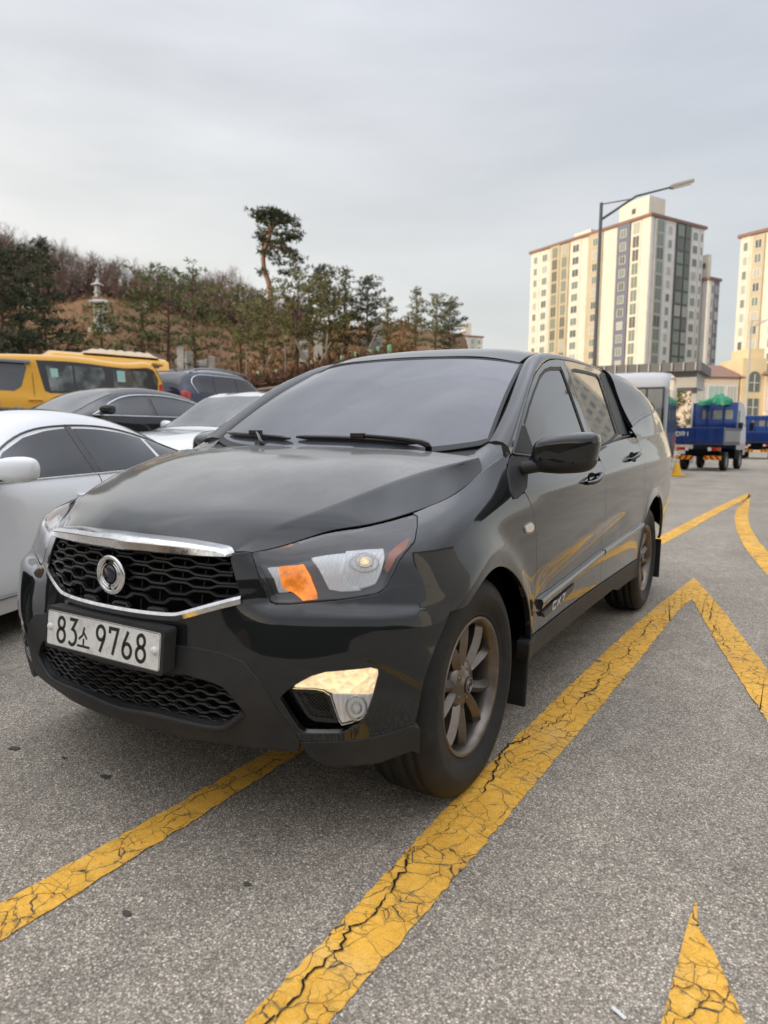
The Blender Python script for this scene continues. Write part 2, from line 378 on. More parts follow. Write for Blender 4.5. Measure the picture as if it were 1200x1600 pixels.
def _lens(m, haze=0, tint=(1, 1, 1), r=.02, k=1.25):
    nt = m.node_tree; nt.nodes.clear(); o = nt.nodes.new('ShaderNodeOutputMaterial'); tr = nt.nodes.new('ShaderNodeBsdfTransparent'); gl = nt.nodes.new('ShaderNodeBsdfGlossy'); mx = nt.nodes.new('ShaderNodeMixShader')
    fr = nt.nodes.new('ShaderNodeFresnel'); fr.inputs[0].default_value = 1.5; ad = nt.nodes.new('ShaderNodeMath'); ad.operation = 'MULTIPLY'; ad.inputs[1].default_value = k
    nt.links.new(fr.outputs[0], ad.inputs[0]); gl.inputs['Roughness'].default_value = r; tr.inputs[0].default_value = (*tint, 1)
    nt.links.new(ad.outputs[0], mx.inputs[0]); hz = nt.nodes.new('ShaderNodeMixShader'); df = nt.nodes.new('ShaderNodeBsdfDiffuse'); df.inputs[0].default_value = (.62, .63, .64, 1); hz.inputs[0].default_value = haze; nt.links.new(tr.outputs[0], hz.inputs[1]); nt.links.new(df.outputs[0], hz.inputs[2]); nt.links.new(hz.outputs[0], mx.inputs[1]); nt.links.new(gl.outputs[0], mx.inputs[2]); nt.links.new(mx.outputs[0], o.inputs[0])
_lens(M['lens'], .035, (.98, .985, .99), .03, 1.7)
M['pane'] = bpy.data.materials.new('van_glass'); M['pane'].use_nodes = True; _lens(M['pane'], 0, (.30, .33, .32))
M['reflector'] = mat('reflector', (.95, .96, .97), .14, .10, spec=1.0, emit=(.95, .97, 1), es=.10)  # unlit: white base and faint glow stand in for reflected sky glare
def _rf():
    t = NT(M['reflector']); p = t.gpos(); w = t.n('TexWave', wave_type='BANDS', bands_direction='X'); w.inputs['Scale'].default_value = 24; w.inputs['Distortion'].default_value = 1.2; t.l(p, w.inputs['Vector'])
    t.bump(w.outputs['Fac'], .55, .010)
_rf()
M['amber'] = mat('amber_lens', (.75, .19, .012), .15, emit=(1, .26, .015), es=.55, coat=.5)  # mild glow stands in for warm horizon light thrown back by the lamp
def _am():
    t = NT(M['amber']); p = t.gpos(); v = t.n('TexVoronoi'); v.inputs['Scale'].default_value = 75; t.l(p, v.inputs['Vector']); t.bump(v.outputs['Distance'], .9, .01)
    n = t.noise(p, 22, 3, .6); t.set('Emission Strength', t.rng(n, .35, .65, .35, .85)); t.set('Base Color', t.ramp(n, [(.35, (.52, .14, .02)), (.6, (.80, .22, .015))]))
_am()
M['marker'] = mat('side_marker_lens', (.78, .70, .58), .12, coat=.8)
M['badge'] = mat('badge_grey', (.045, .045, .047), .4); M['badge_ink'] = mat('badge_silver', (.62, .62, .60), .35, .3)
M['bezel'] = mat('lamp_bezel', (.085, .085, .088), .25, .4)
M['amber_reflex'] = mat('amber_reflex', (.52, .10, .012), .25, coat=.5)
M['warm_glow'] = mat('warm_reflector', (.88, .66, .36), .22, .75, emit=(1, .74, .42), es=.55)  # unlit: the warm glow stands in for low sunset light it reflects
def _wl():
    t = NT(M['warm_glow']); p = t.gpos(); v = t.n('TexVoronoi'); v.inputs['Scale'].default_value = 42; t.l(p, v.inputs['Vector'])
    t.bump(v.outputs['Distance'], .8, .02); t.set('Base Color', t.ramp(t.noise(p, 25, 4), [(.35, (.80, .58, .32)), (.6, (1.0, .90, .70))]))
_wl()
M['plate'] = mat('plate_white', (.66, .66, .60), .4, coat=.2)
def _pw():
    t = NT(M['plate']); p = t.gpos(); t.set('Base Color', t.ramp(t.noise(p, 26, 7, .7), [(.35, (.58, .57, .52)), (.55, (.78, .77, .72))]))
_pw()
M['ink'] = mat('plate_ink', (.012, .012, .013), .45)
M['white'] = mat('white_plastic', (.75, .74, .70), .5)
M['red_lens'] = mat('red_lens', (.42, .012, .012), .2, coat=.6)
# ---------------------------------------------------------------- smooth surfaces through control nets
def spl_mat(t):
    """second derivatives of the natural cubic spline through knots t, as a matrix acting on the values"""
    n = len(t); h = np.diff(t)
    A = np.eye(n); B = np.zeros((n, n))
    for i in range(1, n-1):
        A[i, i-1] = h[i-1]; A[i, i] = 2*(h[i-1]+h[i]); A[i, i+1] = h[i]
        B[i, i-1] = 6/h[i-1]; B[i, i] = -6/h[i-1]-6/h[i]; B[i, i+1] = 6/h[i]
    return np.linalg.solve(A, B)
def spl_basis(t, M, x):
    x = np.asarray(x, float); n = len(t)
    i = np.clip(np.searchsorted(t, x)-1, 0, n-2); h = t[i+1]-t[i]
    xc = np.clip(x, t[0], t[-1]); a = (t[i+1]-xc)/h; b = 1-a
    W = ((a**3-a)*h*h/6)[:, None]*M[i] + ((b**3-b)*h*h/6)[:, None]*M[i+1]
    r = np.arange(len(x)); W[r, i] += a; W[r, i+1] += b
    # straight on past the ends
    lo = x < t[0]; hi = x > t[-1]
    if lo.any():
        d = spl_deriv(t, M, 0); W[lo] += (x[lo]-t[0])[:, None]*d
    if hi.any():
        d = spl_deriv(t, M, n-1); W[hi] += (x[hi]-t[-1])[:, None]*d
    return W
def spl_deriv(t, M, k):
    n = len(t); e = np.zeros(n)
    if k == 0:
        h = t[1]-t[0]; e[0] = -1/h; e[1] = 1/h; return e-h/3*M[0]-h/6*M[1]
    h = t[-1]-t[-2]; e[-1] = 1/h; e[-2] = -1/h; return e+h/3*M[-1]+h/6*M[-2]
def curve(pts, n, closed=False):
    """n points along a smooth curve through pts (any dimension)"""
    P = np.asarray(pts, float)
    if closed: P = np.vstack([P[-3:], P, P[:3]])
    d = np.maximum(np.linalg.norm(np.diff(P, axis=0), axis=1), 1e-6)**.5
    t = np.r_[0, np.cumsum(d)]; M = spl_mat(t)
    if closed: x = np.linspace(t[3], t[-3], n, endpoint=False)
    else: x = np.linspace(0, t[-1], n)
    return spl_basis(t, M, x)@P
class Net:
    """P[row][column] control points; u runs along the columns (0..1), v along the rows (0..1)"""
    def __init__(s, P, ru=None, bump=None, both=False):
        P = np.asarray(P, float)
        if both: P = np.concatenate([P[:, :0:-1]*(-1, 1, 1), P], 1)   # mirrored about the centre: u from -1 to 1
        s.P = P
        du = np.linalg.norm(np.diff(P, axis=1), axis=2); dv = np.linalg.norm(np.diff(P, axis=0), axis=2)
        du = du.mean(0) if ru is None else du[ru]
        s.tu = np.r_[0, np.cumsum(du)]; s.tu /= s.tu[-1]
        if both: s.tu = s.tu*2-1
        dv = dv.mean(1); s.tv = np.r_[0, np.cumsum(dv)]; s.tv /= s.tv[-1]
        s.Mu = spl_mat(s.tu); s.Mv = spl_mat(s.tv); s.bump = bump
    def raw(s, u, v):
        return np.einsum('nr,nc,rcd->nd', spl_basis(s.tv, s.Mv, v), spl_basis(s.tu, s.Mu, u), s.P, optimize=True)
    def rawn(s, u, v):
        e = 1e-4
        n = np.cross(s.raw(u+e, v)-s.raw(u-e, v), s.raw(u, v+e)-s.raw(u, v-e))
        return n/np.maximum(np.linalg.norm(n, axis=1), 1e-12)[:, None]
    def __call__(s, u, v):
        u = np.atleast_1d(np.asarray(u, float)); v = np.atleast_1d(np.asarray(v, float))
        p = s.raw(u, v)
        if s.bump is not None: p = p+s.rawn(u, v)*s.bump(p)[:, None]
        return p
    def nrm(s, u, v):
        e = 4e-4; u = np.atleast_1d(np.asarray(u, float)); v = np.atleast_1d(np.asarray(v, float))
        n = np.cross(s(u+e, v)-s(u-e, v), s(u, v+e)-s(u, v-e))
        return n/np.maximum(np.linalg.norm(n, axis=1), 1e-12)[:, None]
class Field:
    """surface given by a function; same calling as Net"""
    def __init__(s, f, flip=1): s.f = f; s.flip = flip
    def __call__(s, u, v): return s.f(np.atleast_1d(np.asarray(u, float)), np.atleast_1d(np.asarray(v, float)))
    def nrm(s, u, v):
        e = 1e-3; u = np.atleast_1d(np.asarray(u, float)); v = np.atleast_1d(np.asarray(v, float))
        n = np.cross(s(u+e, v)-s(u-e, v), s(u, v+e)-s(u, v-e))*s.flip
        return n/np.maximum(np.linalg.norm(n, axis=1), 1e-12)[:, None]
# ---------------------------------------------------------------- the pickup's shape (car frame: front faces -Y, left side +X, metres)
YF, YR = .776, 3.836
WZ = .374
# hood: rows front to back, columns centre to shut line
HOODC = np.array([
 [(0,.075,.896),(.15,.085,.895),(.30,.112,.889),(.405,.143,.878),(.453,.160,.878)],
 [(0,.115,.935),(.15,.124,.934),(.30,.160,.927),(.440,.203,.914),(.513,.224,.8945)],
 [(0,.20,.978),(.17,.205,.977),(.34,.235,.968),(.490,.262,.951),(.585,.315,.926)],
 [(0,.33,1.025),(.19,.335,1.023),(.39,.365,1.014),(.557,.372,.990),(.680,.405,.949)],
 [(0,.50,1.077),(.21,.505,1.075),(.43,.53,1.066),(.625,.540,1.042),(.755,.580,.979)],
 [(0,.72,1.125),(.22,.725,1.123),(.46,.73,1.117),(.692,.765,1.094),(.792,.765,1.016)],
 [(0,.90,1.153),(.22,.905,1.151),(.48,.92,1.145),(.745,.93,1.124),(.795,.93,1.058)],
 [(0,1.04,1.170),(.23,1.06,1.168),(.50,1.10,1.160),(.765,1.06,1.140),(.797,1.05,1.095)]])
def _hoodnet():
    P = []
    for r in HOODC:
        r = np.asarray(r)
        c3a = r[3]+(r[2]-r[3])*.075+(0, 0, .0008); c3b = r[3]+(r[4]-r[3])*.13+(.0006, 0, .0006)
        P.append([r[0], r[1], r[2], c3a, r[3], c3b, r[4]])
    return Net(P, both=True)
HOOD = _hoodnet()
# band: from the front centre round the corner and along the side to the tail; rows bottom to top
G = [(0,.075,.896),(.25,.100,.892),(.453,.160,.878),(.585,.315,.926),(.680,.405,.949),(.755,.58,.979),(.795,.93,1.058),(.815,1.22,1.145),
     (.866,1.75,1.138),(.871,2.4,1.165),(.870,3.0,1.215),(.868,3.4,1.232),(.870,3.84,1.25),(.868,4.3,1.27),(.85,4.65,1.285),(.78,4.83,1.29),(.55,4.90,1.295),(0,4.92,1.30)]
F_ = [(0,.055,.850),(.25,.080,.845),(.450,.140,.842),(.622,.245,.880),(.765,.335,.895),(.838,.49,.925),(.882,.90,.985),(.893,1.22,1.020),
     (.912,1.75,1.035),(.918,2.4,1.055),(.920,3.0,1.085),(.920,3.4,1.10),(.920,3.84,1.12),(.915,4.3,1.135),(.895,4.65,1.145),(.82,4.86,1.15),(.57,4.94,1.16),(0,4.96,1.165)]
E_ = [(0,.045,.800),(.25,.068,.800),(.450,.126,.795),(.626,.215,.815),(.797,.312,.82),(.890,.44,.840),(.915,.88,.890),(.916,1.22,.900),
     (.927,1.75,.915),(.929,2.4,.925),(.930,3.0,.935),(.930,3.4,.94),(.932,3.84,.945),(.926,4.3,.95),(.910,4.65,.955),(.84,4.88,.96),(.58,4.97,.97),(0,4.99,.975)]
D_ = [(0,.035,.730),(.25,.055,.730),(.447,.117,.735),(.628,.195,.735),(.805,.277,.735),(.918,.41,.735),(.928,.85,.745),(.920,1.22,.745),
     (.925,1.75,.745),(.928,2.4,.75),(.930,3.0,.75),(.930,3.4,.75),(.935,3.84,.76),(.922,4.3,.76),(.905,4.65,.76),(.84,4.90,.77),(.58,4.99,.78),(0,5.01,.78)]
C_ = [(0,.026,.600),(.25,.045,.600),(.450,.095,.600),(.632,.165,.600),(.800,.250,.600),(.902,.355,.600),(.931,.80,.600),(.922,1.22,.600),
     (.918,1.75,.600),(.922,2.4,.60),(.925,3.0,.60),(.926,3.4,.60),(.934,3.84,.60),(.912,4.3,.60),(.888,4.65,.60),(.82,4.91,.60),(.58,4.99,.60),(0,5.01,.60)]
B_ = [(0,.030,.450),(.25,.040,.450),(.450,.085,.450),(.640,.150,.450),(.808,.237,.450),(.920,.350,.450),(.930,.78,.450),(.918,1.22,.450),
     (.912,1.75,.450),(.916,2.4,.45),(.918,3.0,.45),(.920,3.4,.45),(.930,3.84,.45),(.900,4.3,.45),(.87,4.65,.45),(.80,4.90,.45),(.57,4.98,.45),(0,5.0,.45)]
A_ = [(0,.066,.300),(.25,.082,.295),(.450,.135,.280),(.645,.190,.265),(.800,.265,.265),(.915,.380,.280),(.925,.78,.300),(.905,1.22,.300),
     (.895,1.75,.30),(.90,2.4,.30),(.90,3.0,.30),(.905,3.4,.30),(.92,3.84,.30),(.885,4.3,.30),(.85,4.65,.32),(.78,4.88,.34),(.55,4.95,.35),(0,4.97,.35)]
def sstep(a, b, x):
    t = np.clip((x-a)/(b-a), 0, 1); return t*t*(3-2*t)
def band_bump(p):
    x, y, z = np.abs(p[:, 0]), p[:, 1], p[:, 2]
    o = np.zeros(len(p))
    for yc, zc in ((YF+.015, .372), (YR+.02, .372)):           # flared arch lips
        r = np.hypot(y-yc, (z-zc)*.97)
        o += .016*np.exp(-((np.maximum(r, .43)-.43)/.055)**2)*sstep(.70, .86, x)*sstep(.2, .4, z)
    # door crease and the hollow below it
    yy = np.clip((y-1.35)/1.35, 0, 1)
    zc = .66+.12*yy
    w = sstep(1.25, 1.5, y)*(1-sstep(2.75, 3.15, y))
    o += w*(-.014*np.exp(-((z-zc+.055)/.06)**2)+.006*np.exp(-((z-zc-.03)/.025)**2))
    # the bumper's shelf under the lamp
    w = sstep(.40, .56, x)*(1-sstep(.33, .50, y))
    o += w*.026*(1-sstep(.700, .752, z))*sstep(.36, .62, z)
    # shoulder crease under the belt
    zs = 1.0+.03*(y-1.2)
    w = sstep(1.1, 1.5, y)
    o += w*.006*np.exp(-((z-zs)/.03)**2)
    return o
BAND = Net([A_, B_, C_, D_, E_, F_, G], bump=band_bump, both=True)
# cabin sides lean in: x over (y, z)
def cabx(y, z):
    zb = 1.125
    xb = .878-.045*np.clip((1.75-y)/.55, 0, 1)**2-.012*np.clip((y-2.4)/1.0, 0, 1)
    h = z-zb
    return xb-.395*h-.03*h*h
CAB = Field(lambda y, z: np.stack([cabx(y, z), y, z], -1))
# windscreen: u across (-1..1), v up (0..1)
WSB = [(0,1.075,1.150),(.30,1.10,1.155),(.55,1.165,1.170),(.724,1.267,1.200)]
WST = [(0,1.855,1.612),(.25,1.865,1.608),(.46,1.89,1.595),(.614,1.925,1.570)]
def _ws():
    rows = []
    for t in (0, .35, .7, 1):
        r = np.array(WSB)*(1-t)+np.array(WST)*t
        r[:, 2] += .035*t*(1-t)*2; r[:, 1] -= .035*t*(1-t)
        rows.append(r)
    return Net(rows, both=True)
WS = _ws()
# roof: u across, v back
ROOFR = [[(0,1.855,1.622),(.25,1.865,1.618),(.46,1.89,1.605),(.600,1.925,1.578)],
         [(0,1.96,1.658),(.25,1.97,1.654),(.46,1.99,1.640),(.598,2.02,1.612)],
         [(0,2.15,1.692),(.25,2.15,1.687),(.46,2.17,1.672),(.594,2.18,1.645)],
         [(0,2.5,1.718),(.25,2.5,1.712),(.46,2.5,1.697),(.590,2.5,1.670)],
         [(0,2.95,1.722),(.25,2.95,1.716),(.46,2.95,1.700),(.588,2.95,1.674)],
         [(0,3.38,1.708),(.25,3.38,1.702),(.46,3.38,1.686),(.585,3.38,1.660)]]
ROOF = Net(ROOFR, both=True)
# bed cover (hard top): u from belt over the side to the roof centre, v back
COV = [[(.866,3.40,1.225),(.760,3.40,1.40),(.699,3.40,1.55),(.652,3.40,1.645),(.42,3.40,1.71),(0,3.40,1.73)],
       [(.868,3.70,1.238),(.792,3.70,1.41),(.738,3.70,1.555),(.67,3.70,1.65),(.42,3.70,1.705),(0,3.70,1.725)],
       [(.870,4.05,1.252),(.832,4.05,1.40),(.785,4.05,1.53),(.68,4.05,1.625),(.42,4.05,1.675),(0,4.05,1.695)],
       [(.866,4.35,1.266),(.835,4.35,1.38),(.790,4.35,1.48),(.68,4.37,1.565),(.42,4.38,1.615),(0,4.39,1.635)],
       [(.850,4.62,1.278),(.825,4.62,1.350),(.775,4.64,1.415),(.66,4.66,1.475),(.41,4.68,1.515),(0,4.70,1.53)],
       [(.800,4.80,1.285),(.78,4.80,1.310),(.73,4.81,1.340),(.62,4.83,1.370),(.40,4.85,1.39),(0,4.87,1.40)]]
COVER = Net(COV)
# ---------------------------------------------------------------- the black pickup
HL = [(0.0722, 0.9951), (0.0836, 1.02), (0.1042, 1.0053), (0.137, 1.0041), (0.1583, 0.9895), (0.1602, 0.9642), (0.1577, 0.9073), (0.1532, 0.8343), (0.146, 0.7949), (0.1421, 0.7629), (0.1376, 0.6895), (0.1357, 0.64), (0.1338, 0.6121), (0.1309, 0.5951), (0.1174, 0.5609), (0.0973, 0.5318), (0.0899, 0.5286), (0.0869, 0.5399), (0.0804, 0.724)] 
SEAM = [(0.1357, 0.64), (0.1476, 0.6388), (0.1593, 0.6058), (0.1742, 0.5573)] 
PAINTLOW = [(0.1519, 0.1294), (0.1409, 0.1072), (0.1275, 0.0908), (0.1137, 0.0819), (0.1014, 0.0757)] 
PLASTIC = [(0.0396, 0.3491), (0.052, 0.3505), (0.0663, 0.341), (0.0778, 0.3198), (0.086, 0.2686), (0.0929, 0.1833), (0.1014, 0.0757)] 
INTAKE = [(0.0115, 0.2331), (0.0363, 0.2479), (0.047, 0.2557), (0.0603, 0.243), (0.0674, 0.229), (0.0716, 0.205), (0.0771, 0.1589), (0.0765, 0.1472), (0.0679, 0.1069), (0.0639, 0.0935), (0.0603, 0.0893), (0.0426, 0.0909), (0.0259, 0.0903), (0.0063, 0.0757)] 
LIP = [(0.0051, 0.0513), (0.0417, 0.0697), (0.0594, 0.0669), (0.0641, 0.0775), (0.0777, 0.1506)] 
BOTTOM = [(0.003, 0.0121), (0.0452, 0.027), (0.079, 0.0403), (0.0996, 0.0487), (0.1127, 0.0134), (0.1366, 0.0238), (0.1514, 0.0515)] 
FOG = [(0.1006, 0.2482), (0.109, 0.2886), (0.1151, 0.3054), (0.1337, 0.3244), (0.1367, 0.3178), (0.1371, 0.3006), (0.1346, 0.2275), (0.1315, 0.1618), (0.1278, 0.1356), (0.1203, 0.1109), (0.1046, 0.1034), (0.1018, 0.1175), (0.0955, 0.2124)] 
FOGTURN = [(0.1014, 0.2443), (0.1066, 0.267), (0.1123, 0.2961), (0.1232, 0.3122), (0.1345, 0.3201), (0.1368, 0.3113), (0.1366, 0.2837), (0.1346, 0.2316), (0.1172, 0.2314), (0.1144, 0.2408), (0.1106, 0.2457)] 
FOGLAMP = [(0.1175, 0.2273), (0.1346, 0.2275), (0.1326, 0.1802), (0.1298, 0.1558), (0.1255, 0.1414), (0.1211, 0.1327), (0.12, 0.1464)] 
FOGGRILL = [(0.1006, 0.2398), (0.1144, 0.2408), (0.1167, 0.223), (0.1196, 0.1343), (0.1093, 0.1362), (0.1065, 0.1491)] 
CHTOP = [(0.0042, 1.01), (0.0397, 1.0053), (0.055, 1.02), (0.0593, 1.0185), (0.0625, 0.9599), (0.0567, 0.9344), (0.0415, 0.9153), (0.0074, 0.889)] 
CHBOT = [(0.0729, 0.561), (0.0441, 0.4785), (0.0382, 0.469), (0.0114, 0.4618), (0.0116, 0.4366), (0.039, 0.4435), (0.0456, 0.4569), (0.0732, 0.5314)] 
GRSIDE = [(0.0636, 0.948), (0.068, 0.7626), (0.0719, 0.5737)] 
ARCHF = [(0.1742, 0.5573), (0.1683, 0.4945), (0.1631, 0.3538), (0.1578, 0.2564), (0.1525, 0.1291)] 
PX = {
 'main_reflector': [(0.1186, 0.9014), (0.1303, 0.8998), (0.138, 0.8871), (0.1369, 0.8304), (0.1334, 0.7412), (0.1304, 0.6776), (0.1251, 0.6551), (0.1199, 0.6701), (0.1165, 0.7482)],
 'lamp_chamber': [(0.1008, 0.8922), (0.1179, 0.8981), (0.1163, 0.7482), (0.1194, 0.6659), (0.1244, 0.6432), (0.1166, 0.6288), (0.1119, 0.6347), (0.106, 0.7708)],
 'turn_reflector': [(0.0874, 0.8232), (0.0961, 0.8079), (0.0983, 0.8113), (0.1027, 0.7122), (0.1061, 0.6046), (0.1067, 0.5683), (0.1012, 0.5589), (0.0966, 0.6032), (0.0922, 0.6268)],
 'turn_lens': [(0.082, 0.8295), (0.0883, 0.8203), (0.0939, 0.6033), (0.0897, 0.5992), (0.087, 0.7123)],
 'side_reflex': [(0.1514, 0.8774), (0.1488, 0.8382), (0.1416, 0.7997), (0.136, 0.7274), (0.1357, 0.7588), (0.1392, 0.8318), (0.1442, 0.8588)],
 'beam': (0.1263, 0.8003),
 'marker_strip': [(0.0806, 0.7612), (0.086, 0.5948)],
}

def arch_pts(yc, ax, az, a0, a1, n=26):
    """points (y,z) on the wheel-arch lip, from angle a0 to a1 (0 = rearwards, 90 = up)"""
    return [(yc+ax*cos(t), .372+az*sin(t)) for t in np.linspace(radians(a0), radians(a1), n)]
def sym(half):
    """whole outline from its right half, listed from the centre line round to the centre line"""
    h = [tuple(p) for p in half]; return h+[(-u, v) for u, v in h[::-1]]
class Off:
    """surface d metres outside SF"""
    def __init__(s, SF, d): s.s = SF; s.d = d
    def __call__(s, u, v): return s.s(u, v)+s.s.nrm(u, v)*s.d
    def nrm(s, u, v): return s.s.nrm(u, v)
def on(SF, u, v, d=0):
    return Vector(SF([u], [v])[0]+SF.nrm([u], [v])[0]*d)
def wave_lines(mb, SF, poly, ys, period, amp, r, off, phase=0, flat=.30):
    """bars of a hexagonal mesh: trapezoid waves in (x,z), laid on SF and cut to poly (u,v)"""
    us = np.linspace(-.125, .125, 200); xs = SF(us, np.full(200, .4))[:, 0]
    def xof(x): return np.interp(x, xs, us)
    for i, v0 in enumerate(ys):
        ph = (i % 2)*.5+phase; x = -.56; pts = []
        while x < .56:
            k = math.floor(x/period)
            for f, a_ in ((0, 1), (flat, 1), (.5, -1), (.5+flat, -1)):
                pts.append(((k+f+ph)*period, v0+a_*amp))
            x += period
        uv = np.array([(xof(px_), v) for px_, v in pts]); seg = []
        d = []
        for a_, b in zip(uv[:-1], uv[1:]):
            for t in (0, .25, .5, .75): d.append(a_*(1-t)+b*t)
        d = np.array(d); ins = inside_np(d*(1, .1), [(u, v*.1) for u, v in poly])
        run = []
        for p, k in list(zip(d, ins))+[(None, False)]:
            if k: run.append(p)
            else:
                if len(run) > 1:
                    q = np.array(run); P = SF(q[:, 0], q[:, 1])+SF.nrm(q[:, 0], q[:, 1])*off
                    mb.tube(P, r, 6, smooth=False, flat=1.0)
                run = []
def wheel_parts(root, R=.374, wd=.255, rim=.236, steer=0):
    """tyre and rim, axle along X, outer face at +X; the origin at the hub centre"""
    h = wd/2; b = MB()
    pr = [(h-.035, rim-.006), (h-.016, rim+.004), (h-.013, rim+.010), (h-.010, rim+.022), (h-.0065, rim+.024), (h-.005, rim+.038), (h-.0015, rim+.041), (h-.001, rim+.060), (h+.0015, rim+.063), (h, rim+.078), (h-.006, R-.036), (h-.022, R-.012), (h-.040, R-.003)]
    for x in (.072, .030, -.030, -.072): pr += [(x+.006, R), (x+.005, R-.009), (x-.005, R-.009), (x-.006, R)]
    pr += [(-h+.040, R-.003), (-h+.022, R-.012), (-h, rim+.07), (-h+.03, rim-.006)]
    b.lathe(pr, 96); ty = b.build('tyre', M['rubber'], root)
    # rim: barrel, lip, five split spokes
    q = MB()
    q.lathe([(h-.034, rim-.008), (h-.018, rim+.002), (h-.014, rim-.004), (h-.022, rim-.016), (h-.05, rim-.024), (h-.11, rim-.034), (-h+.04, rim-.03)], 72)
    for k in range(5):
        A = 2*pi*k/5+.32
        for sgn in (-1, 1):
            P = []
            for t in np.linspace(0, 1, 9):
                r = .058+(rim-.014-.058)*t; an = A+sgn*(.20+.115*t); w = .0185+.0045*t; x = h-.052+.026*t**.7-.016*t**4
                an2 = an
                cx, cz = r*cos(an2), r*sin(an2); tx, tz = -sin(an2), cos(an2); prof = []
                for o_, dx in ((-w*1.08, -.055), (-w, -.020), (-w*.10*sgn-w*.06, 0), (-w*.10*sgn+w*.06, 0), (w, -.020), (w*1.08, -.055)):
                    prof.append((x+dx, cx+tx*o_, cz+tz*o_))
                P.append(prof)
            q.grid(P, smooth=False)
        # web between the two arms of a spoke
    q.lathe([(h-.088, .085), (h-.058, .082), (h-.050, .070), (h-.047, .050), (h-.040, .036), (h-.037, .034), (h-.037, .0005)], 40)
    for k in range(5):
        an = 2*pi*k/5+.32+pi/5; q.lathe([(h-.062, .009), (h-.048, .009), (h-.045, .006), (h-.045, .0003)], 8, c=(0, .055*cos(an), .055*sin(an)))
    q.mi = 1; q.lathe([(h-.062, .047+.0), (h-.060, .046)], 8)
    rm = q.build('rim', [M['alloy'], M['void']], root, bevel=0)
    c = MB(); c.lathe([(h-.0365, .030), (h-.033, .030), (h-.032, .028), (h-.032, .0003)], 32); cap = c.build('hub_cap', M['alloy_dark'], rm)
    c = MB(); c.tube([(h-.031, .024*cos(t), .024*sin(t)) for t in np.linspace(0, 2*pi, 25)[:-1]], .0022, 5, True)
    c.tube([(h-.031, .011*cos(t)*1.0, .004+.010*sin(t)) for t in np.linspace(-.6, pi+.6, 14)], .0024, 5); c.tube([(h-.031, .011*cos(t), -.006+.008*sin(t)) for t in np.linspace(pi+.3, 2*pi-.3, 10)], .0024, 5)
    c.build('wheel_emblem', M['trim'], rm)
    d = MB(); d.lathe([(-.02, .06), (-.02, .150), (-.045, .150), (-.045, .06)], 48); d.lathe([(-.055, .215), (-.056, .0005)], 48); d.build('brake_disc', M['alloy_dark'], rm)
    return ty, rm
def stroke(mb, pts, w, f, closed=False, h=.0012):
    """a painted stroke of width w along pts (2-D); f maps (a,b,height) to a point"""
    P = np.asarray(pts, float); n = len(P); L = []; Rr = []
    for i in range(n):
        a_ = P[i-1] if (closed or i) else P[i]; c = P[(i+1) % n] if (closed or i < n-1) else P[i]
        t1 = P[i]-a_; t2 = c-P[i]; l1, l2 = np.linalg.norm(t1), np.linalg.norm(t2)
        t = (t1/l1 if l1 > 1e-9 else 0)+(t2/l2 if l2 > 1e-9 else 0); t = t/np.linalg.norm(t); nn = np.array([-t[1], t[0]])
        co = nn@np.array([-(t2 if l2 > 1e-9 else t1)[1], (t2 if l2 > 1e-9 else t1)[0]])/max(l2 if l2 > 1e-9 else l1, 1e-9); k = w/2/max(co, .5)
        L.append(P[i]+nn*k); Rr.append(P[i]-nn*k)
    V = [f(*p, h) for p in L]+[f(*p, h) for p in Rr]+[f(*p, 0) for p in L]+[f(*p, 0) for p in Rr]; F = []
    for i in range(n if closed else n-1):
        j = (i+1) % n; F += [(i, n+i, n+j, j), (2*n+i, i, j, 2*n+j), (n+i, 3*n+i, 3*n+j, n+j)]
    mb.add(V, F)
def arc(cx, cy, rx, ry, a0, a1, n=14): return [(cx+rx*cos(radians(t)), cy+ry*sin(radians(t))) for t in np.linspace(a0, a1, n)]
GLYPH = {   # strokes in a box 1 wide and 2 high; True = closed
 '8': [(arc(.5, 1.5, .36, .42, 0, 360, 25)[:-1], 1), (arc(.5, .56, .44, .50, 0, 360, 25)[:-1], 1)],
 '3': [([(.08, 1.94), (.86, 1.94), (.42, 1.22)]+arc(.42, .63, .46, .58, 80, -140, 18), 0)],
 '9': [(arc(.5, 1.42, .43, .50, 0, 360, 25)[:-1], 1), ([(.93, 1.42), (.86, 1.0), (.45, .04)], 0)],
 '7': [([(.06, 1.55), (.06, 1.92), (.92, 1.92), (.42, .04)], 0)],
 '6': [(arc(.5, .58, .43, .50, 0, 360, 25)[:-1], 1), ([(.07, .58), (.14, 1.0), (.58, 1.96)], 0)]}
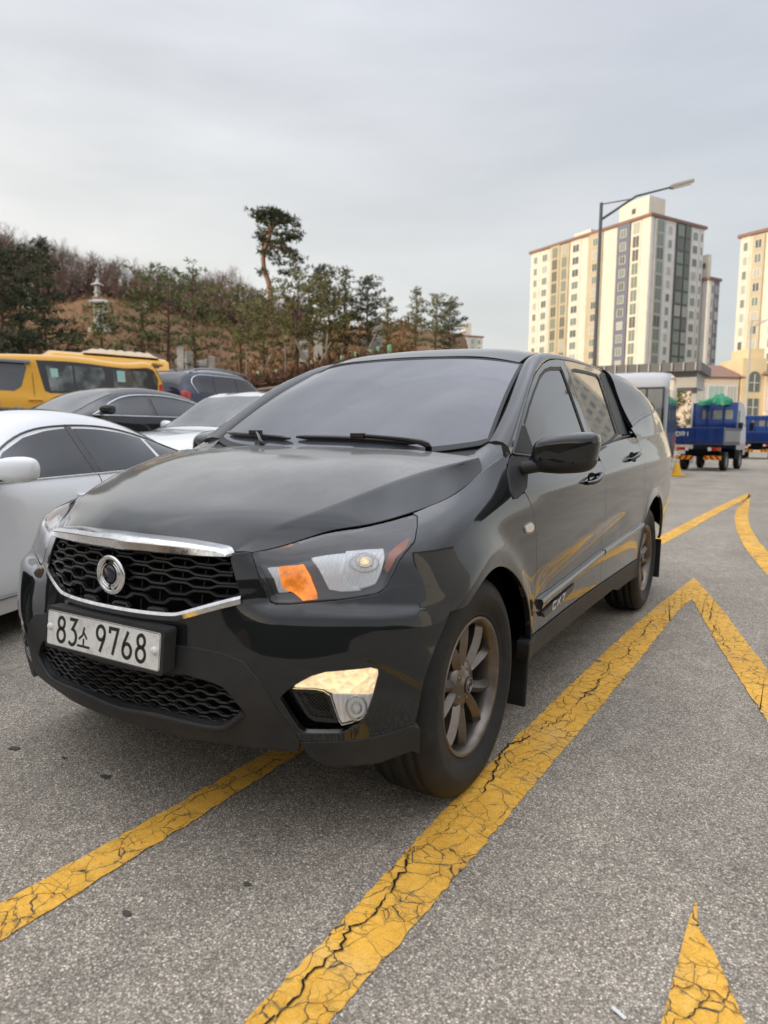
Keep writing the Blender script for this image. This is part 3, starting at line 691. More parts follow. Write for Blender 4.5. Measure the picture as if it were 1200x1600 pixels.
def build_pickup():
    car = empty('pickup_truck')
    tag(car, 'black double-cab pickup truck with hard bed cover, parked in the foreground across a yellow line', 'pickup truck')
    Pn = M['paint']; both = (False, True)
    um = lambda pts: [(u, v) for u, v in pts]
    # ---- hood
    tu = HOOD.tu; us = sorted({round(float(a_+(b_-a_)*k/n_), 5) for a_, b_ in zip(tu[:-1], tu[1:]) for n_ in [max(2, int((b_-a_)/.025))] for k in range(n_+1)}); us = np.array(us)*.9985
    vmax = 1-.05*np.clip((abs(us)-.93)/.07, 0, 1)**2.2; gridpanel('hood', HOOD, us, np.zeros(len(us))+.001, vmax, 70, Pn, car)
    # ---- front: pillar between grille and lamp belongs to the bumper skin
    cb = [(0, .462)]+[(u, v) for u, v in CHBOT[3::-1]]       # under the grille, centre outwards (chrome's inner edge)
    low_c = [(0.0, .4370), (.0114, .4375), (.0391, .4440), (.0456, .4575), (.0735, .5320)]
    pil = [(.0735, .5640), (.0722, .5760), (.0682, .7632), (.0638, .9514), (.0632, .9800), (.0700, .992)]
    hl_in = [HL[0], HL[18], HL[17], HL[16], HL[15], HL[14], HL[13], HL[12], HL[11]]
    hl_in[0] = (.0726, .985)
    seam_e = tuple(band_uv(BAND, arch_pts(YF+.012, .452, .412, 124, 124, 1))[0])
    bump = low_c+pil+hl_in+SEAM[1:-1]+[seam_e]+ARCHF[1:]+PAINTLOW[1:]+PLASTIC[-2::-1]+[(0, .350)]
    fog = FOG
    panel('front_bumper', BAND, sym(bump), Pn, car, holes=[fog, [(-u, v) for u, v in fog[::-1]]], step=.024, rim=.022, gap=.0015)
    # lower plastic
    pl_top = [(0, .350)]+PLASTIC[:-1]+[(.1015, .076)]
    pl_bot = [(.0997, .046), (.0791, .032), (.0452, .016), (.0200, .008), (0, .004)]
    inth = [(0, .2333)]+INTAKE[:-1]+[(.0063, .0758), (0, .0755)]
    panel('bumper_skirt', BAND, sym(pl_top+pl_bot), M['plastic'], car, holes=[sym(inth)], step=.024, rim=.035, gap=.001, off=.004)
    lipc = [(u, v) for u, v in LIP]
    b = MB(); q = [(0, .0685)]+[(u, v-.006) for u, v in INTAKE[13:9:-1]]+[(.0679, .098), (.0769, .148)]
    c2 = curve(np.array(q)*(1, .1), 26)*(1, 10); P = BAND(c2[:, 0], c2[:, 1])+BAND.nrm(c2[:, 0], c2[:, 1])*.006
    P = np.vstack([P[:0:-1]*(-1, 1, 1), P]); b.tube(P, .013, 8, flat=.75); b.build('intake_lip', M['plastic'], car)
    panel('lower_grille_back', BAND, sym([(u*1.03, v) for u, v in inth]), M['void'], car, step=.05, rim=0, off=-.06, gap=0)
    b = MB(); poly = sym(inth)
    wave_lines(b, BAND, poly, np.arange(.070, .27, .0245), .072, .0050, .0030, -.014, flat=.30)
    wave_lines(b, BAND, poly, np.arange(.070, .27, .0245)-.010, .072, .0050, .0026, -.030, flat=.30)
    # honeycomb ribs
    us = np.linspace(-.125, .125, 200); xs = BAND(us, np.full(200, .2))[:, 0]
    for i, v in enumerate(np.arange(.070, .26, .0245)):
        for k in range(-8, 9):
            for s_ in (.0, .5):
                x = (k+.15+s_+(i % 2)*.5)*.072
                u = float(np.interp(x, xs, us)); a_ = .005*(1 if s_ == 0 else -1)
                if a_ < 0: continue
                for du in (-.15, .15):
                    u = float(np.interp(x+du*.072, xs, us))
                    if inside((u, (v+.012)*.1), [(p, q_*.1) for p, q_ in poly]):
                        b.tube([on(BAND, u, v+.005, -.022), on(BAND, u, v+.0195, -.022)], .0024, 5, smooth=False)
    b.build('lower_grille', M['grille'], car)
    for mr in both:
        sgn = -1 if mr else 1
        # corner spoiler under the fog lamp
        cs = [(.1015, .0745)]+PAINTLOW[-2::-1]+[(.1548, .118), (.1545, .038), BOTTOM[6], BOTTOM[5], BOTTOM[4], (.1060, .0300)]
        panel('bumper_corner', BAND, cs, M['plastic'], car, step=.024, rim=.03, gap=.001, mirror=mr, off=.003)
        # fog lamp recess
        panel('fog_recess', BAND, [(u, v) for u, v in FOG], M['gloss_black'], car, step=.03, rim=0, gap=-.004, off=-.045, mirror=mr)
        fr = panel('fog_grille_frame', BAND, FOGGRILL, M['plastic'], car, holes=[[(u, v) for u, v in (np.array(FOGGRILL)-np.mean(FOGGRILL, 0))*.80+np.mean(FOGGRILL, 0)]], step=.02, rim=.012, gap=.001, off=-.012, mirror=mr)
        b = MB(); fg = (np.array(FOGGRILL)-np.mean(FOGGRILL, 0))*.86+np.mean(FOGGRILL, 0); lo, hi = fg.min(0), fg.max(0)
        for k in range(-6, 14):
            for sl in (-1, 1):
                run = []
                for t in np.linspace(0, 1, 40):
                    u = lo[0]+(hi[0]-lo[0])*t; v = lo[1]+(hi[1]-lo[1])*((k/7.0)+sl*(t-.5)*1.5+.2)
                    if inside((u, v*.1), [(p, q_*.1) for p, q_ in fg]): run.append(on(BAND, u, v, -.014))
                if len(run) > 2: b.tube(run[::3]+[run[-1]], .0018, 4, smooth=False)
        b.build('fog_grille', M['grille'], fr, mirror=mr)
        fl = empty('fog_lamp', parent=car)
        panel('turn_lamp', BAND, FOGTURN, M['warm_glow'], fl, step=.012, rim=.02, gap=.002, off=-.014, mirror=mr)
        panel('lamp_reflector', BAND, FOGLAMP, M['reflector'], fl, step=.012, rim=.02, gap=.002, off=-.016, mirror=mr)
        lens = FOGTURN[:7]+[FOGTURN[7]]+FOGLAMP[2:]+[(.1171, .2262)]+FOGTURN[9:]
        panel('fog_lens', BAND, lens, M['lens'], fl, step=.02, rim=.006, gap=.001, off=-.003, mirror=mr)
        b = MB(); c = np.array([.1275, .185]); P = [on(BAND, c[0]+.0042*cos(t), c[1]+.040*sin(t), -.012) for t in np.linspace(0, 2*pi, 21)[:-1]]
        b.tube(P, .0035, 6, True); P = [on(BAND, c[0]+.0020*cos(t), c[1]+.018*sin(t), -.010) for t in np.linspace(0, 2*pi, 15)[:-1]]; b.tube(P, .003, 6, True); b.build('fog_bulb', M['chrome'], fl, mirror=mr)
        # ---- headlight
        hl = empty('headlight', parent=car)
        HLr = [(u, min(v, .992)) for u, v in HL]
        panel('headlight_lens', BAND, HLr, M['lens'], hl, step=.022, rim=.012, gap=.006, mirror=mr, off=.001)
        panel('headlight_back', BAND, HLr, M['bezel'], hl, step=.03, rim=0, gap=.002, off=-.050, mirror=mr)
        panel('headlight_seal', BAND, HLr, M['seal'], hl, step=.03, rim=.03, gap=.0005, off=-.010, mirror=mr, holes=[shrink(np.array(HLr)*(5.6, .55), .006)/(5.6, .55)])
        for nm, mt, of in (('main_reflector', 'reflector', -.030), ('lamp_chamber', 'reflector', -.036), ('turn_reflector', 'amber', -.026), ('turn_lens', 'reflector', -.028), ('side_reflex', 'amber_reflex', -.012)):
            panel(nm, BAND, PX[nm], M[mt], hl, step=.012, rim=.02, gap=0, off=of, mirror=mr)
        # ring and bulb of the main beam
        b = MB(); c = np.array(PX['beam'])
        for r_, o_, tk in ((1, -.022, .004), (.55, -.018, .005)):
            b.tube([on(BAND, c[0]+.0068*r_*cos(t), c[1]+.064*r_*sin(t), o_) for t in np.linspace(0, 2*pi, 31)[:-1]], tk*.6, 6, True)
        b.build('beam_ring', M['chrome'], hl, mirror=mr)
        b = MB(); P = [on(BAND, c[0]+.0010*cos(t), c[1]+.010*sin(t), -.014) for t in np.linspace(0, 2*pi, 17)[:-1]]; b.tube(P, .007, 6, True); b.build('headlight_bulb', M['warm_glow'], hl, mirror=mr)
        b = MB(); e1 = PX['marker_strip']; b.tube([on(BAND, *p, -.016) for p in e1], .0022, 6); b.build('marker_strip', M['trim'], hl, mirror=mr)
        # ---- fender
        arch = band_uv(BAND, arch_pts(YF+.012, .452, .412, 20, 124)[::1])
        a_end = BAND(*arch[-1][:, None])[0]
        hl_out = [HL[11], HL[10], HL[9], HL[8], HL[7], HL[6], HL[5], HL[4]]
        gu = BAND.tu[17:]
        top = [(u, .9985) for u in np.linspace(.1605, float(gu[7]), 14)]
        dfront = band_uv(BAND, [(1.165, 1.085), (1.105, 1.015), (1.205, 1.005), (1.262, .93), (1.29, .84), (1.300, .772), (1.305, .66), (1.296, .52), (1.287, .43)])
        sailf = [(float(gu[7]), .9985)]+[(.2717, .9408), (.2604, .8664), (.2600, .832)]
        fen = hl_out+top[1:]+sailf[1:]+[tuple(p) for p in dfront[2:]]+[tuple(p) for p in band_uv(BAND, [(1.262, .415)])]+[tuple(p) for p in arch]+[(.1586, .6061), (.1472, .639)]
        panel('front_fender', BAND, fen, Pn, car, step=.022, rim=.022, gap=.0018, mirror=mr)
        lip_c = np.vstack([arch])
        # wheel-arch liner
        b = MB(); P = []
        for yz in arch_pts(YF+.012, .47, .43, -8, 188, 30): P.append([(sgn*.835, *yz), (sgn*.45, *yz)])
        b.grid(P); b.add([(sgn*.46, YF-.46, .36), (sgn*.46, YF+.48, .36), (sgn*.46, YF+.42, .70), (sgn*.46, YF, .80), (sgn*.46, YF-.42, .70)], [(0, 1, 2, 3, 4)])
        b.build('arch_liner', M['void'], car)
        # ---- doors
        fd = empty('front_door', parent=car)
        dl = [(1.108, 1.022), (1.205, 1.012), (1.262, .93), (1.29, .84), (1.300, .772), (1.305, .66), (1.296, .52), (1.290, .432), (1.85, .440), (2.395, .446), (2.402, .6), (2.400, .8), (2.385, .98), (2.365, 1.100)]
        belt = [(float(np.interp(y, BAND.P[6, 17:, 1][:9], BAND.tu[17:][:9])), .9985) for y in (2.36, 2.2, 2.0, 1.8, 1.6, 1.45, 1.32)]
        duv = [tuple(p) for p in band_uv(BAND, dl)]
        panel('door_skin', BAND, duv[1:]+belt+[(.2912, .975), (.275, .900)], Pn, fd, step=.026, rim=.02, gap=.0022, mirror=mr)
        rd = empty('rear_door', parent=car)
        ra = arch_pts(YR, .475, .455, 172, 150, 5)
        rl = [(2.365, 1.100), (2.385, .98), (2.400, .8), (2.402, .6), (2.395, .446), (3.0, .444), (3.362, .44)]+ra+[(3.432, .72), (3.448, .9), (3.430, 1.06), (3.400, 1.165)]
        ruv = [tuple(p) for p in band_uv(BAND, rl)]
        belt2 = [(float(np.interp(y, BAND.P[6, 17:, 1][:13], BAND.tu[17:][:13])), .9985) for y in (3.38, 3.2, 3.0, 2.8, 2.6, 2.45, 2.36)]
        panel('door_skin', BAND, ruv+belt2, Pn, rd, step=.028, rim=.02, gap=.0022, mirror=mr)
        # bed side
        rb = arch_pts(YR, .475, .455, 150, 15, 22)
        bl = [(3.400, 1.172), (3.430, 1.06), (3.448, .9), (3.432, .72)]+rb+[(4.34, .46), (4.62, .46), (4.79, .47)]
        buv = [tuple(p) for p in band_uv(BAND, bl)]
        rail = [(float(np.interp(y, BAND.P[6, 17:, 1][:15], BAND.tu[17:][:15])), .9985) for y in (4.79, 4.65, 4.5, 4.3, 4.1, 3.9, 3.7, 3.5, 3.40)]
        panel('bed_side', BAND, buv+[(.895, .3), (.898, .6), (.898, .9)]+rail, Pn, car, step=.03, rim=.02, gap=.0022, mirror=mr)
        b = MB(); P = []
        for yz in arch_pts(YR, .49, .47, -8, 188, 30): P.append([(sgn*.87, *yz), (sgn*.45, *yz)])
        b.grid(P); b.add([(sgn*.46, YR-.48, .36), (sgn*.46, YR+.48, .36), (sgn*.46, YR+.40, .75), (sgn*.46, YR-.40, .75)], [(0, 1, 2, 3)]); b.build('arch_liner', M['void'], car)
        # door frames and glass on the leaning side
        frame = [(1.24, 1.152), (1.30, 1.202), (1.435, 1.299), (1.56, 1.382), (1.699, 1.460), (1.79, 1.503), (1.874, 1.534), (1.98, 1.570), (2.11, 1.600), (2.25, 1.620), (2.398, 1.631)]
        GFo = [(1.432, 1.160), (1.432, 1.276), (1.55, 1.355), (1.675, 1.424), (1.849, 1.505), (1.974, 1.546), (2.09, 1.568), (2.292, 1.586), (2.306, 1.560), (2.300, 1.40), (2.285, 1.160)]
        ff = frame+[(2.392, 1.5), (2.385, 1.35), (2.362, 1.146), (1.9, 1.136), (1.5, 1.134)]
        panel('window_frame', CAB, ff, Pn, fd, holes=[GFo], step=.03, rim=.014, gap=.002, mirror=mr, off=.002)
        panel('window_seal', CAB, GFo, M['seal'], fd, holes=[shrink(GFo, .014)], step=.03, rim=.008, gap=.0, mirror=mr, off=-.001)
        panel('side_window', CAB, GFo, M['tint'], fd, step=.06, rim=0, gap=.004, mirror=mr, off=-.006)
        # sail panel in front of the window, mirror foot
        sail = [(1.262, 1.158), (1.405, 1.262), (1.424, 1.262), (1.428, 1.146)]
        panel('mirror_sail', CAB, sail, M['plastic'], fd, step=.03, rim=.01, gap=.001, mirror=mr, off=.005)
        sl = [(.2912, .9970), (.2720, .9410), (.2612, .8700), (.2612, .836), (.2690, .8300), (.288, .8600), (.300, .915), (.3185, .9980)]
        panel('mirror_base', BAND, sl, M['plastic'], fd, step=.02, rim=.012, gap=.001, mirror=mr, off=.004, rnd=.01)
        rframe = [(2.402, 1.631), (2.6, 1.641), (2.829, 1.648), (3.05, 1.654), (3.227, 1.656), (3.315, 1.645), (3.352, 1.58), (3.38, 1.46), (3.41, 1.34), (3.44, 1.232), (3.2, 1.222), (2.9, 1.196), (2.6, 1.166), (2.366, 1.146), (2.389, 1.35), (2.396, 1.5)]
        GRo = [(2.478, 1.160), (2.487, 1.42), (2.490, 1.590), (2.587, 1.603), (2.85, 1.614), (3.125, 1.618), (3.165, 1.595), (3.12, 1.40), (3.072, 1.236), (2.9, 1.207), (2.7, 1.182)]
        panel('window_frame', CAB, rframe, Pn, rd, holes=[GRo], step=.03, rim=.014, gap=.002, mirror=mr, off=.002)
        panel('window_seal', CAB, GRo, M['seal'], rd, holes=[shrink(GRo, .014)], step=.03, rim=.008, gap=.0, mirror=mr, off=-.001)
        panel('side_window', CAB, GRo, M['tint'], rd, step=.06, rim=0, gap=.004, mirror=mr, off=-.006)
        panel('pillar_cover', CAB, [(3.105, 1.245), (3.195, 1.615), (3.30, 1.645), (3.45, 1.640), (3.47, 1.250)], M['seal'], rd, step=.05, rim=.008, gap=0, mirror=mr, off=.005)
        # belt mouldings
        b = MB(); P = [on(CAB, y, z, .006) for y, z in ((1.43, 1.140), (1.7, 1.141), (2.0, 1.146), (2.36, 1.150))]; b.tube(P, .012, 8, flat=.7); b.build('belt_moulding', M['seal'], fd, mirror=mr)
        b = MB(); P = [on(CAB, y, z, .006) for y, z in ((2.372, 1.150), (2.6, 1.171), (2.9, 1.200), (3.10, 1.220), (3.40, 1.236))]; b.tube(P, .012, 8, flat=.7); b.build('belt_moulding', M['seal'], rd, mirror=mr)
        # side mouldings with a bright upper edge
        for par, ln in ((fd, [(1.365, .540), (1.8, .566), (2.387, .612)]), (rd, [(2.412, .612), (2.9, .634), (3.425, .658)])):
            cc = curve(ln, 14); uv = band_uv(BAND, cc); P = BAND(uv[:, 0], uv[:, 1]); Nn = BAND.nrm(uv[:, 0], uv[:, 1])
            b = MB(); hgt = np.linspace(.024 if par is fd else .017, .017 if par is fd else .015, 14); pr = []
            for p, n_, h_ in zip(P, Nn, hgt): pr.append([p+(0, 0, h_)-n_*.004, p+(0, 0, h_*.86)+n_*.012, p+(0, 0, -h_*.1)+n_*.016, p+(0, 0, -h_*.8)+n_*.012, p+(0, 0, -h_)-n_*.004])
            b.grid(pr, smooth=False); b.add(pr[0], [(4, 3, 2, 1, 0)]); b.add(pr[-1], [(0, 1, 2, 3, 4)]); mo = b.build('side_moulding', M['gloss_black'], par, mirror=mr)
            b = MB(); b.grid([[p[1]+(0, 0, .001)+n_*.001, (p[1]+p[2])/2+n_*.0035, p[2]+n_*.001] for p, n_ in zip(np.array(pr), Nn)], smooth=False); b.build('moulding_strip', M['trim'], mo, mirror=mr)
            if par is fd:
                # badge with the letters CX7
                f2 = lambda a_, c, h_: tuple(on(BAND, *band_uv(BAND, [(1.40+a_, .508+c+a_*.058)])[0], .0155+h_))
                b = MB(); bp = [(-.028, .0), (.44, .012), (.40, -.020), (.0, -.026)]
                b.prism([(x, z) for x, z in bp], -.012, 0, f2); pl = b.build('badge_plate', M['badge'], mo)
                if mr: bpy.data.objects.remove(pl); continue
                b = MB(); s_ = .030
                for ch, x0 in (('C', .10), ('X', .165), ('7', .235)):
                    g = {'C': [[(1, .85), (.85, 1), (.15, 1), (0, .85), (0, .15), (.15, 0), (.85, 0), (1, .15)]], 'X': [[(0, 0), (1, 1)], [(0, 1), (1, 0)]], '7': [[(0, 1), (1, 1), (.35, 0)]]}[ch]
                    for st in g: stroke(b, [(x0+(x*1.55+.25*z)*s_, -.021+z*s_*.86) for x, z in st], .0075, f2, h=.002)
                b.build('badge_lettering', M['badge_ink'], mo)
        # rocker panel, step, mud flap
        rk = [(1.20, .425), (1.287, .425), (2.4, .438), (3.365, .432), (3.385, .40), (3.40, .315), (2.90, .318), (2.74, .352), (2.4, .350), (1.84, .340), (1.22, .338)]
        panel('rocker_panel', BAND, band_uv(BAND, rk), M['plastic'], car, step=.035, rim=.05, gap=.0015, mirror=mr, off=.006)
        b = MB(); b.bbox((sgn*.80, YF+.50, .27), (.22, .018, .26), .008, Matrix.Rotation(radians(-6), 3, 'X')); b.build('mud_flap', M['rubber'], car)
        b = MB(); b.bbox((sgn*.80, YR+.52, .30), (.22, .018, .30), .008, Matrix.Rotation(radians(-4), 3, 'X')); b.build('mud_flap', M['rubber'], car)
        # handles
        for par, yh, zh in ((fd, 2.10, 1.020), (rd, 3.10, 1.108)):
            b = MB(); u0 = band_uv(BAND, [(yh, zh)])[0]
            hp_ = [on(BAND, *band_uv(BAND, [(yh+a_, zh+a_*.16+.006*cos(a_*14))])[0], o_) for a_, o_ in ((-.105, .004), (-.085, .030), (-.05, .042), (0, .045), (.05, .042), (.085, .030), (.105, .004))]
            b.tube(curve(hp_, 16), [.016]*16, 10, flat=.62); hd = b.build('door_handle', Pn, par, mirror=mr)
            b = MB(); P = [on(BAND, *band_uv(BAND, [(yh+.075*cos(t), zh+.030*sin(t))])[0], .0025) for t in np.linspace(0, 2*pi, 25)[:-1]]; b.add([tuple(p) for p in P], [tuple(range(24))]); b.build('handle_cup', M['void'], hd, mirror=mr)
        # side marker lamp
        mk = [(1.168, .880), (1.225, .887), (1.250, .877), (1.247, .861), (1.220, .855), (1.170, .862)]
        ml = panel('side_marker', BAND, band_uv(BAND, mk), M['marker'], car, step=.012, rim=.012, gap=0, mirror=mr, off=.008, rnd=.012)
        ml2 = panel('marker_rim', BAND, band_uv(BAND, mk), M['trim'], ml, step=.012, rim=.012, gap=-.006, mirror=mr, off=.004, rnd=.014)
        # ---- A pillar and roof rail: strip between windscreen / roof seam and door frame
        inn = [(.728, 1.258, 1.196), (.702, 1.42, 1.288), (.672, 1.60, 1.392), (.640, 1.775, 1.490), (.622, 1.90, 1.556), (.608, 2.02, 1.606), (.600, 2.18, 1.640), (.597, 2.5, 1.664), (.594, 2.95, 1.668), (.591, 3.36, 1.655)]
        out_yz = [(1.228, 1.150), (1.427, 1.299), (1.695, 1.465), (1.80, 1.513), (1.91, 1.553), (2.05, 1.594), (2.2, 1.619), (2.5, 1.641), (2.95, 1.656), (3.36, 1.660)]
        ot = [tuple(on(CAB, y, z, .003)) for y, z in out_yz]
        inn = [(x-.011, y, z) for x, y, z in inn]; I = curve(inn, 60); O_ = curve(ot, 60); P = []; 
        for k, (a_, c) in enumerate(zip(I, O_)):
            m = (a_+c)/2; w = np.linalg.norm(a_-c); n_ = np.array([.62, -.25, .74]) if k < 30 else np.array([.62, 0, .78]); bl_ = .30*w
            P.append([a_-n_*.020, a_+n_*.000, a_*.75+c*.25+n_*bl_*.62, m+n_*bl_*.80, a_*.25+c*.75+n_*bl_*.60, c, c-np.array([.7, 0, .3])*.02])
        b = MB(); b.grid(P); b.add(P[0], [tuple(range(7))]); b.sm = [True]*(len(b.f)-1)+[False]; b.build('roof_pillar', Pn, car, mirror=mr)
        # cowl corner between hood, windscreen and fender
        b = MB(); gy = lambda y: tuple(on(BAND, float(np.interp(y, BAND.P[6, 17:, 1][:9], BAND.tu[17:][:9])), .975, -.003)); cw = [[(.660, 1.10, 1.128), (.750, 1.04, 1.118), gy(1.00)], [(.690, 1.17, 1.148), (.772, 1.10, 1.134), gy(1.08)], [(.708, 1.225, 1.176), (.782, 1.17, 1.160), gy(1.15)], [(.724, 1.275, 1.203), (.788, 1.245, 1.190), gy(1.235)], [(.716, 1.32, 1.232), (.782, 1.30, 1.222), (.826, 1.285, 1.20)]]
        b.grid(cw); b.build('cowl_corner', Pn, car, mirror=mr)
        # ---- door mirror
        dm = empty('door_mirror', parent=car); b = MB(); P = []
        c0 = np.array([1.018, 1.300, 1.156])
        for i in range(25):
            t = -pi/2+pi*i/24; ring = []
            for j in range(40):
                p = 2*pi*j/40; ex = lambda v, q: math.copysign(abs(v)**q, v)
                x = ex(cos(t), .40)*ex(cos(p), .42)*.130; z = ex(cos(t), .40)*ex(sin(p), .46)*.078; y = -ex(sin(t), .9)*.072
                if y > .02: y = .02+(y-.02)*.25
                z *= 1-.16*(x/.128 < 0)*abs(x/.128); z += .010*(x/.128); x += .012*(z/.08)
                ring.append((c0[0]+x, c0[1]+y-.10*(x), c0[2]+z))
            P.append(ring[::-1])
        top = [[p for p in r] for r in P]
        b.grid(P, wrap=True); F2 = []
        me_f = b.f; b.m = [1 if sum(b.v[i][2] for i in f)/len(f) < c0[2]-.034+.05*(sum(b.v[i][0] for i in f)/len(f)-c0[0]) else 0 for f in me_f]
        b.build('mirror_shell', [Pn, M['plastic']], dm, mirror=mr)
        b = MB(); b.tube([(.868, 1.262, 1.098), (.905, 1.268, 1.104), (.955, 1.285, 1.112), (1.01, 1.300, 1.120)], [.034, .032, .030, .026], 12, flat=.8); b.build('mirror_arm', M['plastic'], dm, mirror=mr)
        b = MB(); b.add([(c0[0]+.105*ex(cos(p), .7), c0[1]+.024-.10*(.105*cos(p)), c0[2]+.062*ex(sin(p), .7)) for p in np.linspace(0, 2*pi, 25)[:-1]], [tuple(range(24))]); b.build('mirror_glass', M['chrome'], dm, mirror=mr)
        if mr:                                  # the far mirror is folded in
            pv = Matrix.Translation((-.90, 1.285, 0)); dm.matrix_world = pv @ Matrix.Rotation(radians(-68), 4, 'Z') @ pv.inverted()
    # ---- glass, roof
    wo = sym([(0, .008), (.5, .008), (.93, .008), (.992, .02), (.992, .5), (.992, .985), (.5, .990), (0, .990)])
    wo = [(u, v) for u, v in wo]
    panel('windscreen', WS, wo, M['ws'], car, step=.05, rim=.006, gap=0, off=.002)
    ins = sym([(0, .05), (.5, .05), (.94, .05), (.965, .08), (.962, .5), (.955, .955), (.5, .968), (0, .968)])
    out2 = sym([(0, -.03), (.5, -.03), (.96, -.03), (1.004, .0), (1.006, .5), (1.006, .99), (.5, 1.004), (0, 1.004)])
    panel('windscreen_seal', WS, out2, M['seal'], car, holes=[shrink(np.array(wo)*(.65, .85), .003)/(.65, .85)], step=.05, rim=.01, gap=0, off=.004)
    ro = [(-1+2*k/20, 0) for k in range(20)]+[(1, k/8) for k in range(8)]+[(1-2*k/20, 1) for k in range(20)]+[(-1, 1-k/8) for k in range(8)]
    panel('roof', ROOF, ro, Pn, car, step=.04, rim=.02, gap=.003)
    b = MB(); P = [on(ROOF, .10, .90, 0), on(ROOF, .10, .90, .05)+Vector((0, .02, 0)), on(ROOF, .10, .90, .09)+Vector((0, .04, 0))]; b.tube(P, [.006, .0035, .003], 6); b.lathe([(0, .02), (.02, .016), (.022, .0)], 14, 'Z', tuple(on(ROOF, .10, .90, 0))); b.build('roof_antenna', M['plastic'], car)
    b = MB(); P = [[(x, y0+.02, z0-.045), (x, y0+.08, z0-.012), (x, y0+.18, z0+.02)] for x, y0, z0 in [(s_*x, y, z) for s_ in (1,) for x, y, z in ((-.72, 1.10, 1.165), (-.4, 1.03, 1.160), (0, 1.0, 1.155), (.4, 1.03, 1.160), (.72, 1.10, 1.165))]]
    b.grid(P[::-1]); b.build('cowl_panel', M['plastic'], car)
    # wipers
    for pv, e0, e1, ar in (((.69, -.02), (-.19, .085), (.63, .028), .58), ((-.40, .00), (-.92, .055), (-.23, .070), .18)):
        wp = empty('windscreen_wiper', parent=car)
        bl = [on(WS, e0[0]+(e1[0]-e0[0])*t, e0[1]+(e1[1]-e0[1])*t+.02*sin(pi*t), .016) for t in np.linspace(0, 1, 12)]
        b = MB(); b.tube(bl, [.006]+[.012]*10+[.005], 8, flat=1.0); b.build('wiper_blade', M['gloss_black'], wp)
        mid = bl[6]+Vector((0, -.008, .014)); b = MB(); b.tube(curve([on(WS, *pv, .0), on(WS, *pv, .03), (on(WS, *pv, .03)+mid)/2+Vector((0, 0, .008)), mid], 12), [.014]*4+[.010]*8, 8, flat=.6)
        b.bbox(tuple(mid), (.07, .022, .022), .005); b.build('wiper_arm', M['gloss_black'], wp)
    # ---- grille
    gr = empty('grille', parent=car)
    gpoly = [(0, 1.0), (.030, .997), (.0560, .985), (.0632, .960), (.0680, .7632), (.0725, .5680), (.0441, .4720), (.0382, .4600), (.0114, .4500), (0, .449)]
    panel('grille_back', BAND, sym(gpoly), M['void'], gr, step=.05, rim=0, gap=-.006, off=-.045)
    b = MB(); ys = np.arange(.462, .95, .0580)
    wave_lines(b, BAND, sym(gpoly), ys, .150, .0140, .0046, -.012, flat=.34)
    wave_lines(b, BAND, sym(gpoly), ys, .150, .0140, .0052, -.022, flat=.34)
    us = np.linspace(-.125, .125, 200); xs = BAND(us, np.full(200, .7))[:, 0]
    for i, v in enumerate(ys):
        for k in range(-5, 6):
            for a_ in (.17,):
                x = (k+a_+(i % 2)*.5+.5)*.150; u = float(np.interp(x, xs, us))
                if inside((u, v+.03), sym(gpoly)) and inside((u, v), sym(gpoly)):
                    b.tube([on(BAND, u, v-.013, -.024), on(BAND, u, v+.046, -.024)], .0022, 5, smooth=False)
    b.build('grille_mesh', M['grille'], gr)
    tp = [(0, .040, .907), (.063, .043, .906), (.175, .056, .904), (.273, .077, .899), (.340, .096, .893), (.372, .106, .889), (.392, .113, .883), (.404, .119, .872)]; bt = [(0, .034, .866), (.073, .036, .866), (.183, .050, .866), (.280, .070, .865), (.340, .087, .8645), (.375, .099, .865), (.395, .107, .866), (.405, .113, .867)]
    tp = np.vstack([np.array(tp)[:0:-1]*(-1, 1, 1), tp]); bt = np.vstack([np.array(bt)[:0:-1]*(-1, 1, 1), bt]); Tc, Bc = curve(tp, 90), curve(bt, 90); Q = []
    for p, q in zip(Tc, Bc):
        h_ = p-q; Q.append([p+(0, .05, .004), p+(0, .006, .001), p-(0, .004, 0), p-h_*.28-(0, .013, 0), p-h_*.36-(0, .0135, 0), q+h_*.10-(0, .012, 0), q-(0, .006, .001), q+(0, .05, 0)])
    b = MB(); b.grid(Q, smooth=False); b.add(Q[0], [tuple(range(7, -1, -1))]); b.add(Q[-1], [tuple(range(8))]); b.build('chrome_bar', M['chrome'], gr)
    cc = curve(np.array([(-u, v-.0) for u, v in [(.0733, .548), (.0443, .4650), (.0386, .4565), (.0115, .4495)]]+[(0, .4488)]+[(u, v) for u, v in [(.0115, .4495), (.0386, .4565), (.0443, .4650), (.0733, .548)]])*(1, .1), 60)*(1, 10)
    P = BAND(cc[:, 0], cc[:, 1]); Nn = BAND.nrm(cc[:, 0], cc[:, 1]); Q = []
    for p, n_ in zip(P, Nn):
        up = np.array([0, 0, 1.]); Q.append([p+up*.013-n_*.012, p+up*.012+n_*.009, p+up*.003+n_*.014, p-up*.012+n_*.009, p-up*.015-n_*.010])
    b = MB(); b.grid(Q, smooth=False); b.add(Q[0], [(4, 3, 2, 1, 0)]); b.add(Q[-1], [(0, 1, 2, 3, 4)]); b.build('chrome_strip', M['chrome'], gr)
    # emblem
    em = empty('front_emblem', parent=car); ez = .782; ey = float(BAND([0], [.66])[0][1])-.010
    el = lambda a_, r1, r2, dz=0, dy=0: (r1*cos(a_), ey+dy, ez+dz+r2*sin(a_))
    b = MB(); b.tube([el(t, .055, .054) for t in np.linspace(0, 2*pi, 49)[:-1]], .0085, 10, True, flat=1)
    b.build('emblem_ring', M['chrome'], em)
    b = MB(); b.prism([(.052*cos(t), .051*sin(t)) for t in np.linspace(0, 2*pi, 33)[:-1]], .012, .004, lambda x, z, y: (x, ey+y, ez+z)); b.build('emblem_back', M['gloss_black'], em)
    b = MB()
